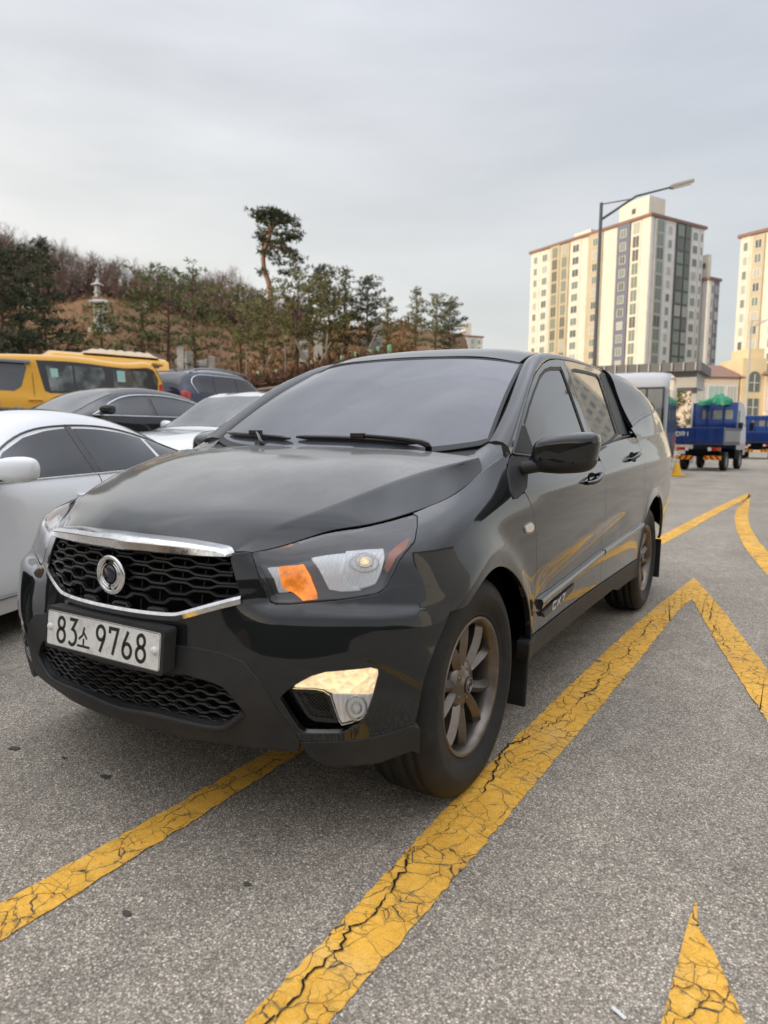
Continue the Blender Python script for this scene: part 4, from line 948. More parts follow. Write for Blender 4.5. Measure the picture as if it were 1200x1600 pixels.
    for s_ in (-1, 1):
        for r1, r2, tk in ((.045, .042, .0055), (.036, .034, .004)):
            b.tube([(s_*x, y, z) for x, y, z in [el(t, r1, r2, .002, -.004) for t in np.linspace(-1.45, 1.15, 22)]], [tk*(.35+.65*sin(pi*min(1, .15+k/21*.85))) for k in range(22)], 8)
        b.tube([(s_*.006, ey-.004, ez-.036), (s_*.010, ey-.005, ez-.043), (s_*.020, ey-.004, ez-.042)], .004, 6)
    b.build('emblem_wings', M['chrome'], em)
    b = MB(); b.lathe([(-.007, .0005), (-.007, .024), (-.004, .027), (0, .027)], 32, 'Y', (0, ey-.002, ez+.003)); b.f = [f[::-1] for f in b.f]; b.build('emblem_disc', mat('emblem_navy', (.010, .011, .022), .25, coat=.5), em)
    # ---- number plate
    np_ = empty('number_plate', parent=car); zc = .592; T = lambda x, z, y: (x, -.012-y+.10*(z), zc+z)
    b = MB(); b.prism(rounded([(-.272, -.066), (.272, -.066), (.272, .066), (-.272, .066)], .012), -.045, .000, T); b.build('plate_holder', M['plastic'], np_)
    b = MB(); b.prism(rounded([(-.260, -.055), (.260, -.055), (.260, .055), (-.260, .055)], .010), .0005, .0030, T); b.build('plate_blank', M['plate'], np_)
    f3 = lambda a_, c, h_: T(a_, c, .0031+h_)
    b = MB(); b2 = 0
    w = .0108
    def digit(ch, x0, wd=.042, hh=.0415): 
        for st, cl in GLYPH[ch]: stroke(b, [(x0+p*wd, -.041+q_*hh) for p, q_ in st], w, f3, bool(cl), h=.0006)
    digit('8', -.208); digit('3', -.150)
    # the syllable 'so': two falling strokes, a post and a bar
    x0 = -.100
    for st in ([(x0+.026, .024), (x0+.018, -.002), (x0+.001, -.016)], [(x0+.021, .010), (x0+.040, -.012)], [(x0+.0235, -.012), (x0+.0235, -.034)], [(x0-.006, -.036), (x0+.054, -.036)]): stroke(b, st, .0072, f3, h=.0006)
    for k, ch in enumerate('9768'): digit(ch, -.018+k*.0595)
    fr_ = rounded([(-.2585, -.0535), (.2585, -.0535), (.2585, .0535), (-.2585, .0535)], .010); stroke(b, fr_, .0016, f3, True, h=.0004)
    b.build('plate_lettering', M['ink'], np_)
    for s_ in (-1, 1):
        b = MB(); p = T(s_*.240, .004, .003); b.lathe([(-.010, .0005), (-.010, .006), (-.007, .0105), (.0, .0115)], 16, 'Y', p); b.f = [f[::-1] for f in b.f]; b.build('plate_bolt', M['white'], np_)
    # ---- bed cover
    cv = empty('bed_cover', parent=car)
    for mr in both:
        sg = [(.04, .045), (.25, .048), (.55, .055), (.62, .20), (.60, .45), (.54, .66), (.44, .80), (.34, .855), (.22, .83), (.12, .60), (.06, .35)]
        cg = np.array([(.045, .040), (.20, .030), (.42, .030), (.50, .05), (.505, .22), (.47, .40), (.405, .56), (.32, .685), (.24, .72), (.185, .655), (.13, .49), (.085, .26)])
        hullu = [(0, 0)]+[(k/12, 0) for k in range(1, 12)]+[(1, 0)]+[(1, k/12) for k in range(1, 12)]+[(1, 1)]+[(1-k/12, 1) for k in range(1, 12)]+[(0, 1)]+[(0, 1-k/12) for k in range(1, 12)]
        panel('cover_shell', COVER, hullu, Pn, cv, holes=[cg], step=.04, rim=.012, gap=.0, mirror=mr)
        panel('cover_window', COVER, cg, M['tint'], cv, step=.05, rim=0, gap=.002, mirror=mr, off=-.004)
        panel('cover_seal', COVER, cg, M['seal'], cv, holes=[shrink(cg*(.8, 1.4), .014)/(.8, 1.4)], step=.05, rim=.006, gap=0, mirror=mr, off=-.001)
    b = MB(); b.add([(-.80, 4.81, 1.285), (.80, 4.81, 1.285), (.62, 4.84, 1.365), (0, 4.87, 1.395), (-.62, 4.84, 1.365)], [(0, 1, 2, 3, 4)]); b.build('cover_hatch', M['tint'], cv)
    # tail
    tl = [(.897, .20), (.897, .5), (.897, .98)]
    panel('tailgate', BAND, sym([(.905, .10), (.905, .5), (.905, .98)]) if 0 else [(.905, .12), (.905, .98), (1.0, .98), (1.0, .12)], Pn, car, step=.06, rim=.02)
    panel('tailgate', BAND, [(.905, .12), (.905, .98), (1.0, .98), (1.0, .12)], Pn, car, step=.06, rim=.02, mirror=True)
    for mr in both: panel('tail_light', BAND, [(.872, .74), (.872, .96), (.900, .97), (.900, .55), (.888, .55)], M['red_lens'], car, step=.04, rim=.02, off=.006, mirror=mr)
    b = MB(); P = []
    uu = np.linspace(.885, 1, 14); P = [[on(BAND, u, .0, .02), on(BAND, u, .10, .03), on(BAND, u, .22, .02), on(BAND, u, .24, -.02)] for u in uu]; b.grid(P); b.mir(); b.build('rear_bumper', M['plastic'], car)
    # ---- dark inner shell so that no gap shows daylight
    b = MB(); uu = np.linspace(-.97, .97, 121); vv = np.linspace(.02, .97, 12)
    U, Vv = np.meshgrid(uu, vv); P = BAND(U.ravel(), Vv.ravel())-BAND.nrm(U.ravel(), Vv.ravel())*.075
    F = []
    for i in range(11):
        for j in range(120):
            q = P[[i*121+j, i*121+j+1, (i+1)*121+j+1, (i+1)*121+j]]; c = q.mean(0)
            if any(np.hypot(q[:, 1]-yc, q[:, 2]-.372).min() < .50 for yc in (YF, YR)): continue
            F.append((i*121+j, i*121+j+1, (i+1)*121+j+1, (i+1)*121+j))
    b.add(P, F)
    b.box((0, 2.6, .52), (.9, 4.3, .30)); b.box((0, 2.6, .75), (.86, 4.5, .3)); b.box((0, 3.2, .44), (1.62, .9, .2)); b.box((0, 1.9, .44), (1.66, 1.1, .16))
    b.box((0, .75, .90), (1.0, .9, .06)); b.box((0, 2.3, 1.0), (1.66, 2.0, .05)); b.box((0, 4.1, 1.15), (1.5, 1.2, .05)); b.box((0, 3.37, 1.40), (1.30, .05, .46), taper=.92)
    b.box((0, YF, .36), (1.3, .10, .09)); b.box((0, YR, .36), (1.3, .12, .12)); b.lathe([(-.14, .12), (0, .16), (.14, .12)], 16, c=(0, YR, .36))
    b.build('underbody', M['void'], car)
    # ---- wheels
    for k, (x, y) in enumerate(((1, YF), (-1, YF), (1, YR), (-1, YR))):
        w_ = empty('wheel', (x*(.905-.1275), y, WZ), 0, car)
        w_.rotation_euler = (random.random()*6 if k else .32, 0, 0 if x > 0 else pi)
        wheel_parts(w_)
    return car
PICKUP = build_pickup()
# ---------------------------------------------------------------- the lot: ground, paint, cracks
CX, CY = 1.79, -1.353
RT = (cos(CAM_YAW), sin(CAM_YAW)); FW = (-sin(CAM_YAW), cos(CAM_YAW))
def CD(c, d, z=0.0):
    """a place c metres to the right of and d metres ahead of where the photographer stands"""
    return (CX+c*RT[0]+d*FW[0], CY+c*RT[1]+d*FW[1], z)
def toCD(x, y): dx, dy = x-CX, y-CY; return dx*RT[0]+dy*RT[1], dx*FW[0]+dy*FW[1]
def gh(x, y):
    """the lot rises gently towards the hill"""
    u = -x-3.6
    return .145*min(u*.5+sqrt(u*u*.25+.10), 14)*sstep(-60, -8, y)*(1-sstep(16, 60, y)) if u > -6 else 0.0
def asphalt_nodes(t, p):
    """aggregate: pale and dark stone chips in dark binder"""
    v = t.n('TexVoronoi'); v.inputs['Scale'].default_value = 190; t.l(p, v.inputs['Vector'])
    v2 = t.n('TexVoronoi'); v2.inputs['Scale'].default_value = 370; t.l(p, v2.inputs['Vector'])
    sp = t.n('SeparateColor'); t.l(v.outputs['Color'], sp.inputs[0]); sp2 = t.n('SeparateColor'); t.l(v2.outputs['Color'], sp2.inputs[0])
    c1 = t.ramp(sp.outputs[0], [(0, (.065, .062, .058)), (.45, (.125, .118, .110)), (.72, (.18, .172, .160)), (.90, (.26, .25, .235)), (1, (.40, .39, .37))])
    c2 = t.ramp(sp2.outputs[1], [(0, (.05, .048, .046)), (.6, (.13, .124, .116)), (1, (.33, .32, .30))])
    edge = t.rng(v.outputs['Distance'], .25, .62, 1, .55)
    c = t.mix(.38, c1, c2); c = t.mix(1.0, c, edge, 'MULTIPLY')
    big = t.noise(p, .9, 5, .6); c = t.mix(1.0, c, t.ramp(big, [(.3, (.84, .83, .82)), (.7, (1.14, 1.12, 1.09))]), 'MULTIPLY')
    trk = t.n('Mapping'); trk.inputs['Scale'].default_value = (1.1, .09, 1); t.l(p, trk.inputs[0]); c = t.mix(1.0, c, t.ramp(t.noise(trk.outputs[0], 1.0, 3, .5), [(.35, (.88, .88, .87)), (.65, (1.08, 1.08, 1.07))]), 'MULTIPLY')
    mid = t.noise(p, 9, 4, .6); c = t.mix(1.0, c, t.ramp(mid, [(.3, (.86, .86, .86)), (.7, (1.1, 1.1, 1.1))]), 'MULTIPLY')
    # oil drops and old stains
    st = t.noise(p, 3.1, 3, .5); c = t.mix(t.rng(st, .70, .78, 0, .45), c, (.045, .042, .040))
    h = t.math('ADD', t.math('MULTIPLY', v.outputs['Distance'], -1), t.math('MULTIPLY', v2.outputs['Distance'], -.6))
    return c, h
MA = mat('asphalt', (.12, .115, .11), .82, spec=.35)
def _as():
    t = NT(MA); p = t.gpos(); c, h = asphalt_nodes(t, p)
    t.set('Base Color', t.mix(1.0, c, (3.35, 3.12, 2.78), 'MULTIPLY')); t.bump(h, .55, .006)
_as()
MY = mat('yellow_road_paint', (.62, .33, .035), .62, spec=.35)
def _yp():
    t = NT(MY); p = t.gpos(); c, h = asphalt_nodes(t, p)
    vec = p
    for s_, k_ in ((7, .075), (38, .016)):
        sc = t.n('VectorMath', operation='SCALE'); t.l(t.noise(p, s_, 3, .6, 'Color'), sc.inputs[0]); sc.inputs['Scale'].default_value = k_
        ad = t.n('VectorMath', operation='ADD'); t.l(vec, ad.inputs[0]); t.l(sc.outputs[0], ad.inputs[1]); vec = ad.outputs[0]
    def cells(sx, sy, w0, w1, rot=.12):
        m_ = t.n('Mapping'); m_.inputs['Scale'].default_value = (sx, sy, 1); m_.inputs['Rotation'].default_value = (0, 0, rot); t.l(vec, m_.inputs[0])
        v = t.n('TexVoronoi', feature='DISTANCE_TO_EDGE'); v.inputs['Scale'].default_value = 1; t.l(m_.outputs[0], v.inputs['Vector']); return t.rng(v.outputs['Distance'], w0, w1, 1, 0)
    n1 = t.noise(p, 6.5, 3, .55)
    wide = t.math('MULTIPLY', cells(15, 12.5, .006, .020), t.rng(n1, .36, .52, .2, 1))
    trans = t.math('MULTIPLY', cells(7, 34, .010, .034, -.08), t.rng(t.noise(p, 9.1, 3, .6), .50, .62, 0, .6))
    fine = t.math('MULTIPLY', cells(38, 33, .010, .030), t.rng(t.noise(p, 5.3, 3), .50, .62, 0, .55))
    cr = t.math('MAXIMUM', t.math('MAXIMUM', wide, trans), fine)
    near = t.math('MULTIPLY', cells(15, 12.5, .02, .16), t.rng(t.noise(p, 60, 4, .65), .54, .60, 0, 1))
    chip = t.math('MAXIMUM', t.rng(t.noise(p, 26, 5, .65), .67, .71, 0, 1), t.math('MULTIPLY', near, t.rng(n1, .45, .6, 0, .9))); cr2 = t.math('MAXIMUM', cr, t.math('MULTIPLY', chip, .85))
    n2 = t.noise(p, 34, 5, .65); y = t.ramp(n2, [(.30, (.88, .45, .045)), (.55, (.98, .53, .075)), (.75, (1.0, .62, .15))])
    y = t.mix(t.rng(t.noise(p, 3.3, 4), .55, .75, 0, .5), y, (.86, .60, .26))
    y = t.mix(1.0, y, t.ramp(t.noise(p, 1.9, 5, .65), [(.32, (.80, .79, .78)), (.6, (1.04, 1.04, 1.04))]), 'MULTIPLY')
    y = t.mix(1.0, y, t.ramp(t.noise(p, 210, 3, .6), [(.3, (.80, .80, .80)), (.7, (1.1, 1.1, 1.1))]), 'MULTIPLY')
    dk = t.mix(t.math('MULTIPLY', cr, .45), c, (.035, .028, .018))
    t.set('Base Color', t.mix(cr2, y, dk)); t.set('Roughness', t.rng(cr2, 0, 1, .6, .9))
    t.bump(t.math('ADD', t.math('MULTIPLY', cr2, -1.6), t.math('MULTIPLY', h, .35)), .6, .006)
_yp()
MCR = mat('crack_dirt', (.026, .023, .020), .95, spec=.1)
MST = mat("old_stain", (.07, .065, .06), .75)
def build_ground():
    xs = np.r_[-260, -180, -120, -80, np.arange(-60, -14, 6), np.arange(-14, 4.1, .6), 8, 15, 30, 60, 120, 260, 600]; ys = np.r_[-200, -120, -60, -30, np.arange(-16, 24.1, 1.0), 30, 40, 60, 90, 140, 220, 400, 800]
    V = [(x, y, gh(x, y) if abs(x) > 3 else 0) for y in ys for x in xs]; n = len(xs)
    F = [(j*n+i, j*n+i+1, (j+1)*n+i+1, (j+1)*n+i) for j in range(len(ys)-1) for i in range(n-1)]
    tag(mesh('ground', V, F, MA, None, True), kind='structure')
    # painted lines: a quad strip from two edge lists, with a ragged edge
    def strip(name, L, Rr, label=None):
        L, Rr = np.array(L, float), np.array(Rr, float)
        def res(P):
            P = curve(P, 14) if len(P) > 2 else P
            d = np.r_[0, np.cumsum(np.linalg.norm(np.diff(P, axis=0), axis=1))]; k = int(d[-1]/.03)+2; t = np.linspace(0, d[-1], k)
            return np.stack([np.interp(t, d, P[:, 0]), np.interp(t, d, P[:, 1])], 1)
        A, B = res(L), res(Rr); k = max(len(A), len(B)); ii = np.linspace(0, 1, k)
        A = np.stack([np.interp(ii, np.linspace(0, 1, len(A)), A[:, q]) for q in (0, 1)], 1); B = np.stack([np.interp(ii, np.linspace(0, 1, len(B)), B[:, q]) for q in (0, 1)], 1)
        A += RNG.normal(0, .0032, A.shape); B += RNG.normal(0, .0032, B.shape)
        V = [(x, y, gh(x, y)*(abs(x) > 3)+.004) for x, y in A]+[(x, y, gh(x, y)*(abs(x) > 3)+.004) for x, y in B]
        o = mesh(name, V, [(i, i+1, k+i+1, k+i)[::-1] for i in range(k-1)], MY); tag(o, kind='structure'); return o
    strip('road_marking', [(.882, -.60), (.882, -.355), (.880, -.05), (.870, .4), (.872, 1.152), (.892, 2.085), (.937, 3.489), (1.055, 5.30)], [(1.02, -.60), (1.029, -.266), (1.047, .263), (1.060, .75), (1.075, 1.419), (1.101, 2.62), (1.148, 4.371), (1.156, 4.375)])
    strip('road_marking', [(1.158, 4.37), (1.435, 3.197), (1.612, 2.50), (1.76, 1.95), (2.2, .35), (2.9, -2.2), (3.6, -4.8)], [(1.057, 5.305), (1.392, 4.099), (1.70, 2.86), (1.93, 2.0), (2.38, .42), (3.08, -2.15), (3.78, -4.75)])
    strip('road_marking', [(.09, -.8), (.090, -.405), (.100, 0), (.104, .658), (.10, 2.5), (.10, 5.0)], [(.225, -.8), (.224, -.485), (.220, .13), (.218, .727), (.222, 2.5), (.225, 5.0)])
    strip('road_marking', [(.18, 5.0), (.341, 8.222), (.52, 12.3), (.80, 17.3)], [(.32, 5.0), (.483, 7.322), (.66, 11.2), (.92, 16.0)])
    strip('road_marking', [(.922, 15.97), (.86, 14.0), (.95, 11.2), (1.275, 7.875), (1.615, 5.786), (2.4, 1.2), (3.4, -4.0)], [(.805, 17.35), (1.02, 13.9), (1.17, 10.8), (1.46, 8.0), (1.80, 5.9), (2.56, 1.4), (3.58, -3.95)])
    V = [(1.632, .574), (1.639, .50), (1.655, .43), (1.688, .385), (1.768, .185), (1.80, .02), (1.60, -.02), (1.618, .096), (1.622, .30), (1.624, .46)]
    o = mesh('road_marking', [(x, y, .004) for x, y in V], [tuple(range(len(V)))[::-1]], MY); tag(o, kind='structure')
    # the long open crack that wanders along the main line
    def crack(pts, w, seed, step=.013, jit=.0085):
        r = np.random.default_rng(seed); P = np.array(pts, float); d = np.r_[0, np.cumsum(np.linalg.norm(np.diff(P, axis=0), axis=1))]; k = int(d[-1]/step); t = np.linspace(0, d[-1], k)
        Q = np.stack([np.interp(t, d, P[:, 0]), np.interp(t, d, P[:, 1])], 1)
        wk = np.cumsum(r.normal(0, jit, (k, 2)), 0); wk -= np.linspace(0, 1, k)[:, None]*wk[-1]; Q += wk*.55+r.normal(0, .0035, (k, 2))
        W_ = .62*w*np.clip(.55+.45*np.sin(np.cumsum(r.normal(0, .5, k)))+r.normal(0, .25, k), .12, 1.6); W_[0] = W_[-1] = 0
        T = np.gradient(Q, axis=0); T /= np.linalg.norm(T, axis=1)[:, None]+1e-9; Nn = np.stack([-T[:, 1], T[:, 0]], 1)
        A, B = Q+Nn*W_[:, None], Q-Nn*W_[:, None]; return [(x, y, .0075) for x, y in A]+[(x, y, .0075) for x, y in B], [(k+i, k+i+1, i+1, i) for i in range(k-1)]
    b = MB()
    for pts, w, sd in (([(.93, -.45), (.925, -.2), (.945, .05), (.915, .4), (.925, .8), (.905, 1.2), (.96, 1.55)], .0052, 3), ([(.96, 1.55), (1.00, 1.62), (.985, 1.9), (1.01, 2.2)], .0040, 4), ([(.99, 2.2), (1.03, 2.8), (1.0, 3.4), (1.06, 4.2)], .0045, 5), ([(.87, .55), (.915, .62)], .002, 6), ([(.90, 1.0), (.99, 1.05)], .0022, 8), ([(.89, 1.7), (.98, 1.75)], .0022, 9),
                       ([(.10, -.1), (.16, .05), (.15, .3), (.19, .62)], .0022, 7), ([(.11, -.5), (.17, -.42), (.22, -.40)], .0024, 11), ([(.10, .12), (.21, .16)], .0016, 12), ([(1.25, 4.3), (1.33, 3.8), (1.50, 3.1)], .0035, 13), ([(1.622, .40), (1.69, .375)], .0022, 14), ([(1.62, .22), (1.70, .24), (1.765, .20)], .0022, 15), ([(1.69, .24), (1.66, .12), (1.64, .02)], .0018, 16)):
        b.add(*crack(pts, w, sd))
    tag(b.build('pavement_crack', MCR), kind='structure')
    # flattened spots of old gum and oil
    for i, (x, y, r_) in enumerate(((-.74, .14, .017), (-.507, .191, .009), (-.25, .176, .016), (.58, -.013, .010), (-.45, .62, .012), (.40, -.26, .011))):
        k = 18; rr = r_*(1+RNG.normal(0, .22, k)); o = mesh('oil_spot', [(x+rr[j]*cos(2*pi*j/k)*1.3, y+rr[j]*sin(2*pi*j/k)*.8, .004) for j in range(k)], [tuple(range(k))], MST); tag(o, kind='structure')
    b = MB(); c = Vector((1.537, .071, .006)); b.bbox(c, (.034, .009, .0016), .0006, Matrix.Rotation(radians(-25), 3, 'Z')@Matrix.Rotation(radians(3), 3, 'Y')); o = b.build('paper_scrap', M['white']); tag(o, 'small white strip of litter lying on the bare asphalt by the yellow triangle', 'litter')
    b = MB(); k = 14; b.prism([(.516+.012*cos(2*pi*j/k)*(1+.3*sin(j*2.3)), .844+.009*sin(2*pi*j/k)) for j in range(k)], .003, .006); o = b.build('dry_leaf', mat('dry_leaf', (.30, .26, .20), .8)); tag(o, 'tiny pale fallen leaf on the asphalt in the shade under the pickup bumper', 'leaf')

build_ground()
# ---------------------------------------------------------------- the other parked cars
def car_net(st):
    """st: stations front to back (y, half width, top z, roof half width, belt z, cabin 0..1, bottom z) -> Net; u across from the roof centre, v along"""
    rows = []
    for y, w, top, rw, zb, cb, bot in st:
        zb = min(zb, top-.05)
        hood = [(0, top), (.40*w, top-.008), (.70*w, top-.025), (.86*w, top-.055), (.95*w, top-.11), (w, top-.22)]
        h = top-zb
        cab = [(0, top), (.58*rw, top-.012), (rw, top-.065), (rw+(w*.93-rw)*.50, zb+h*.48), (w*.945, zb), (w*.99, zb-.13)]
        q = [((1-cb)*a_[0]+cb*c[0], (1-cb)*a_[1]+cb*c[1]) for a_, c in zip(hood, cab)]
        zs = q[5][1]
        q += [(w*1.0, bot+(zs-bot)*.55), (w*.985, bot+(zs-bot)*.22), (w*.93, bot)]
        rows.append([(x, y, z) for x, z in q])
    return Net(rows, both=True)
def side_uv(SF, pts):
    T = np.asarray(pts, float); U, Vv = np.meshgrid(np.linspace(.25, 1, 80), np.linspace(0, 1, 120)); U = U.ravel(); Vv = Vv.ravel(); Q = SF(U, Vv)[:, 1:]
    i = ((T[:, None]-Q[None])**2).sum(2).argmin(1); u, v = U[i].copy(), Vv[i].copy(); e = 1e-4
    for _ in range(6):
        f = SF(u, v)[:, 1:]-T; a_ = (SF(u+e, v)[:, 1:]-f-T)/e; b = (SF(u, v+e)[:, 1:]-f-T)/e
        det = a_[:, 0]*b[:, 1]-a_[:, 1]*b[:, 0]; det = np.where(abs(det) < 1e-9, 1e-9, det)
        u += np.clip(-(f[:, 0]*b[:, 1]-f[:, 1]*b[:, 0])/det, -.04, .04); v += np.clip(-(a_[:, 0]*f[:, 1]-a_[:, 1]*f[:, 0])/det, -.03, .03)
    return np.stack([u, v], 1)
def v_at(SF, y): vs = np.linspace(0, 1, 400); return float(np.interp(y, SF(np.zeros(400), vs)[:, 1], vs))
def simple_wheel(root, R, name='wheel'):
    b = MB(); h = .11
    b.lathe([(h-.03, R*.62), (h-.005, R*.68), (h, R*.85), (h-.02, R*.97), (h-.05, R), (-h+.05, R), (-h, R*.9), (-h, R*.6)], 40); b.build('tyre', M['rubber'], root)
    b = MB(); b.lathe([(h-.03, R*.62), (h-.02, R*.60), (h-.05, R*.55), (h-.06, R*.2), (h-.03, R*.14), (h-.03, .001)], 40)
    for k in range(7):
        a_ = 2*pi*k/7; M_ = Matrix.Rotation(a_, 3, 'X'); b.bbox(M_@Vector((h-.035, 0, R*.36)), (.03, .055, R*.45), .01, M_)
    b.build('rim', M['trim'], root)
def make_car(name, label, cat, st, paintm, loc, rz, side_windows, ws, rw, group=None, wheels=(.9, 3.7, .33), glassm=None, roof_glass=None, chrome=None, mirror=None, wsides=.9, head=None, tail=None, frame=None, lines=(), parts=None):
    root = empty(name, loc, rz); tag(root, label, cat, group); SF = car_net(st); glassm = glassm or M['sedan_glass']
    U, Vv = np.meshgrid(np.linspace(-1, 1, 91), np.linspace(0, 1, 121)); P = SF(U.ravel(), Vv.ravel()); Nn = SF.nrm(U.ravel(), Vv.ravel())
    if Nn[len(Nn)//2][2] < 0: Nn = -Nn
    F = []; n = 91; wy = wheels[:2]; wr = wheels[2]; cut = set()
    for j in range(120):
        for i in range(90):
            q = (j*n+i, j*n+i+1, (j+1)*n+i+1, (j+1)*n+i); c = P[list(q)].mean(0)
            if any(hypot(c[1]-yc, c[2]-wr) < wr*1.17 for yc in wy) and abs(c[0]) > .5: cut.update(q); continue
            F.append(q)
    f0 = F[len(F)//2]
    if np.cross(P[f0[1]]-P[f0[0]], P[f0[2]]-P[f0[0]])@Nn[f0[0]] < 0: F = [f[::-1] for f in F]
    for i in cut & {i for q in F for i in q}:            # round the edge of the wheel arches
        yc = min(wy, key=lambda y: abs(y-P[i, 1])); dy, dz = P[i, 1]-yc, P[i, 2]-wr; r_ = hypot(dy, dz)
        if r_ > 1e-6 and P[i, 2] > wr*.6: P[i, 1] = yc+dy/r_*wr*1.17; P[i, 2] = wr+dz/r_*wr*1.17
    V = list(map(tuple, P)); F += [tuple(range(n)), tuple(range(120*n+n-1, 120*n-1, -1))]
    body = mesh('body', V, F, paintm, root, True); body.data.polygons.foreach_set('use_smooth', [True]*len(F))
    b = MB(); y0, y1 = st[0][0], st[-1][0]
    b.box((0, (y0+y1)/2, .42), (1.2, (y1-y0)*.9, .4))
    for yc in wy:
        for s_ in (-1, 1): b.lathe([(0, wr*1.2), (0, .001)] if s_ > 0 else [(0, .001), (0, wr*1.2)], 24, c=(s_*.58, yc, wr))
    b.build('underbody', M['void'], root)
    for poly, nm in side_windows:
        uv = side_uv(SF, poly)
        for mr in (False, True):
            if frame: panel(nm+'_frame', SF, uv, frame, root, step=.06, rim=.006, gap=-.022, off=.004, mirror=mr, holes=[shrink(np.array(uv)*(1.6, 4.6), -.001)/(1.6, 4.6)])
            panel(nm, SF, uv, glassm, root, step=.06, rim=.004, gap=.003, off=.006, mirror=mr)
    for nm, (ya, yb, ua, ub) in (('windscreen', ws), ('rear_window', rw)):
        if ya is None: continue
        va, vb = v_at(SF, ya), v_at(SF, yb); o = [(-ua, va)]+[(-ua+2*ua*k/12, va) for k in range(1, 12)]+[(ua, va), (ub, vb)]+[(ub-2*ub*k/12, vb) for k in range(1, 12)]+[(-ub, vb)]
        panel(nm, SF, o, glassm if nm == 'rear_window' else M['car_ws'], root, step=.07, rim=.004, gap=0, off=.006)
    if roof_glass:
        va, vb = v_at(SF, roof_glass[0]), v_at(SF, roof_glass[1]); ua = roof_glass[2]; o = [(-ua+2*ua*k/10, va) for k in range(11)]+[(ua-2*ua*k/10, vb) for k in range(11)]
        panel('roof_panel', SF, o, M['gloss_black'], root, step=.07, rim=.004, gap=0, off=.005)
    for k, (x, yc) in enumerate(((1, wy[0]), (-1, wy[0]), (1, wy[1]), (-1, wy[1]))):
        w_ = empty('wheel', (x*(st[4][1]-.13), yc, wr), 0, root); w_.rotation_euler = (0, 0, 0 if x > 0 else pi); simple_wheel(w_, wr)
    for nm, poly, mt in (head or [])+(tail or []):
        uv = side_uv(SF, poly)
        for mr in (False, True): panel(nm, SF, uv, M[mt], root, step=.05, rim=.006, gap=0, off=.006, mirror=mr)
    for pts, nm, mt, r_ in lines:
        uv = side_uv(SF, curve(pts, 40) if len(pts) > 2 else pts)
        for mr in (False, True):
            P = [on(SF, u, v, r_*.4) for u, v in uv]; b = MB(); b.tube(P, r_, 6); b.build(nm, M[mt], root, mirror=mr)
    if mirror:
        y, z, x = mirror
        for mr in (False, True):
            b = MB(); P = []
            for i in range(13):
                t = -pi/2+pi*i/12; ring = []
                for j in range(20):
                    p = 2*pi*j/20; ex = lambda q, e_: math.copysign(abs(q)**e_, q)
                    ring.append((x+.112*ex(sin(t), .8), y+.062*ex(cos(t), .55)*ex(cos(p), .8)+.02*sin(t), z+.070*ex(cos(t), .55)*ex(sin(p), .8)*(1+.12*sin(t))))
                P.append(ring)
            b.grid(P, wrap=True); mo = b.build('door_mirror', paintm, root, mirror=mr)
            b = MB(); b.tube([(x-.16, y+.02, z-.06), (x-.02, y+.02, z-.045)], .03, 8, flat=.6); b.build('mirror_arm', M['gloss_black'], mo, mirror=mr)
    return root, SF
M['car_ws'] = glass('car_windscreen', (.03, .032, .033), .05, .30, (.42, .43, .42))
M['white_paint'] = paint('white_paint', (.85, .86, .87), dust=.08)
M['pearl_white'] = paint('pearl_white', (.88, .89, .90), dust=.05)
M['black_car'] = paint('black_car_paint', (.012, .012, .013), dust=.55, dustcol=(.36, .34, .31))
M['blue_car'] = paint('blue_car_paint', (.018, .023, .052), dust=.75, dustcol=(.42, .42, .42))
M['silver_car'] = paint('silver_paint', (.34, .35, .36), dust=.4, dustcol=(.55, .55, .54), metal=.5)
M['grey_car'] = paint('grey_paint', (.10, .105, .11), dust=.55, dustcol=(.5, .5, .49))
M['yellow_paint'] = paint('yellow_paint', (.80, .40, .012), dust=.30, dustcol=(.66, .50, .26))
def sedan_st(k=1.0):
    t = lambda z: z*k
    return [(0, .62, t(.56), .4, .5, 0, .30), (.05, .74, t(.64), .4, .55, 0, .22), (.30, .87, t(.76), .5, .62, 0, .19), (.85, .91, t(.875), .5, .70, 0, .19), (1.32, .92, t(.955), .5, t(.93), .05, .19), (1.75, .92, t(1.155), .56, t(.93), .75, .19),
            (2.15, .92, t(1.315), .58, t(.935), 1, .19), (2.6, .92, t(1.385), .58, t(.94), 1, .19), (3.1, .92, t(1.38), .575, t(.95), 1, .19), (3.6, .92, t(1.325), .56, t(.96), 1, .19), (4.05, .915, t(1.215), .54, t(.975), .9, .2), (4.45, .895, t(1.085), .5, t(.985), .35, .22), (4.70, .85, t(1.03), .5, t(.95), 0, .25), (4.82, .78, t(.95), .4, .8, 0, .3), (4.86, .70, t(.84), .4, .7, 0, .36)]
SEDAN_W = [([(1.66, .945), (1.98, 1.095), (2.22, 1.18), (2.45, 1.225), (2.665, 1.245), (2.655, .95)], 'side_window'), ([(2.735, .95), (2.745, 1.245), (3.1, 1.240), (3.4, 1.215), (3.62, 1.180), (3.60, .965)], 'side_window'), ([(3.66, .967), (3.68, 1.168), (3.9, 1.118), (4.16, 1.025), (4.19, .995), (4.0, .980)], 'quarter_window')]
SEDAN_LINES = [([(1.60, .935), (2.2, .938), (3.0, .945), (3.7, .955), (4.22, .982)], 'belt_trim', 'chrome', .007), ([(1.58, .935), (1.80, 1.03), (2.2, 1.195), (2.5, 1.252), (2.8, 1.268), (3.2, 1.258), (3.6, 1.205), (3.95, 1.118), (4.24, .985)], 'window_trim', 'black_trim', .008)]
M['black_trim'] = M['gloss_black']
HEAD = [('headlight', [(.09, .58), (.12, .64), (.35, .73), (.42, .70), (.25, .60)], 'reflector')]
TAIL = [('tail_light', [(4.55, .80), (4.58, .93), (4.80, .90), (4.82, .80)], 'red_lens')]
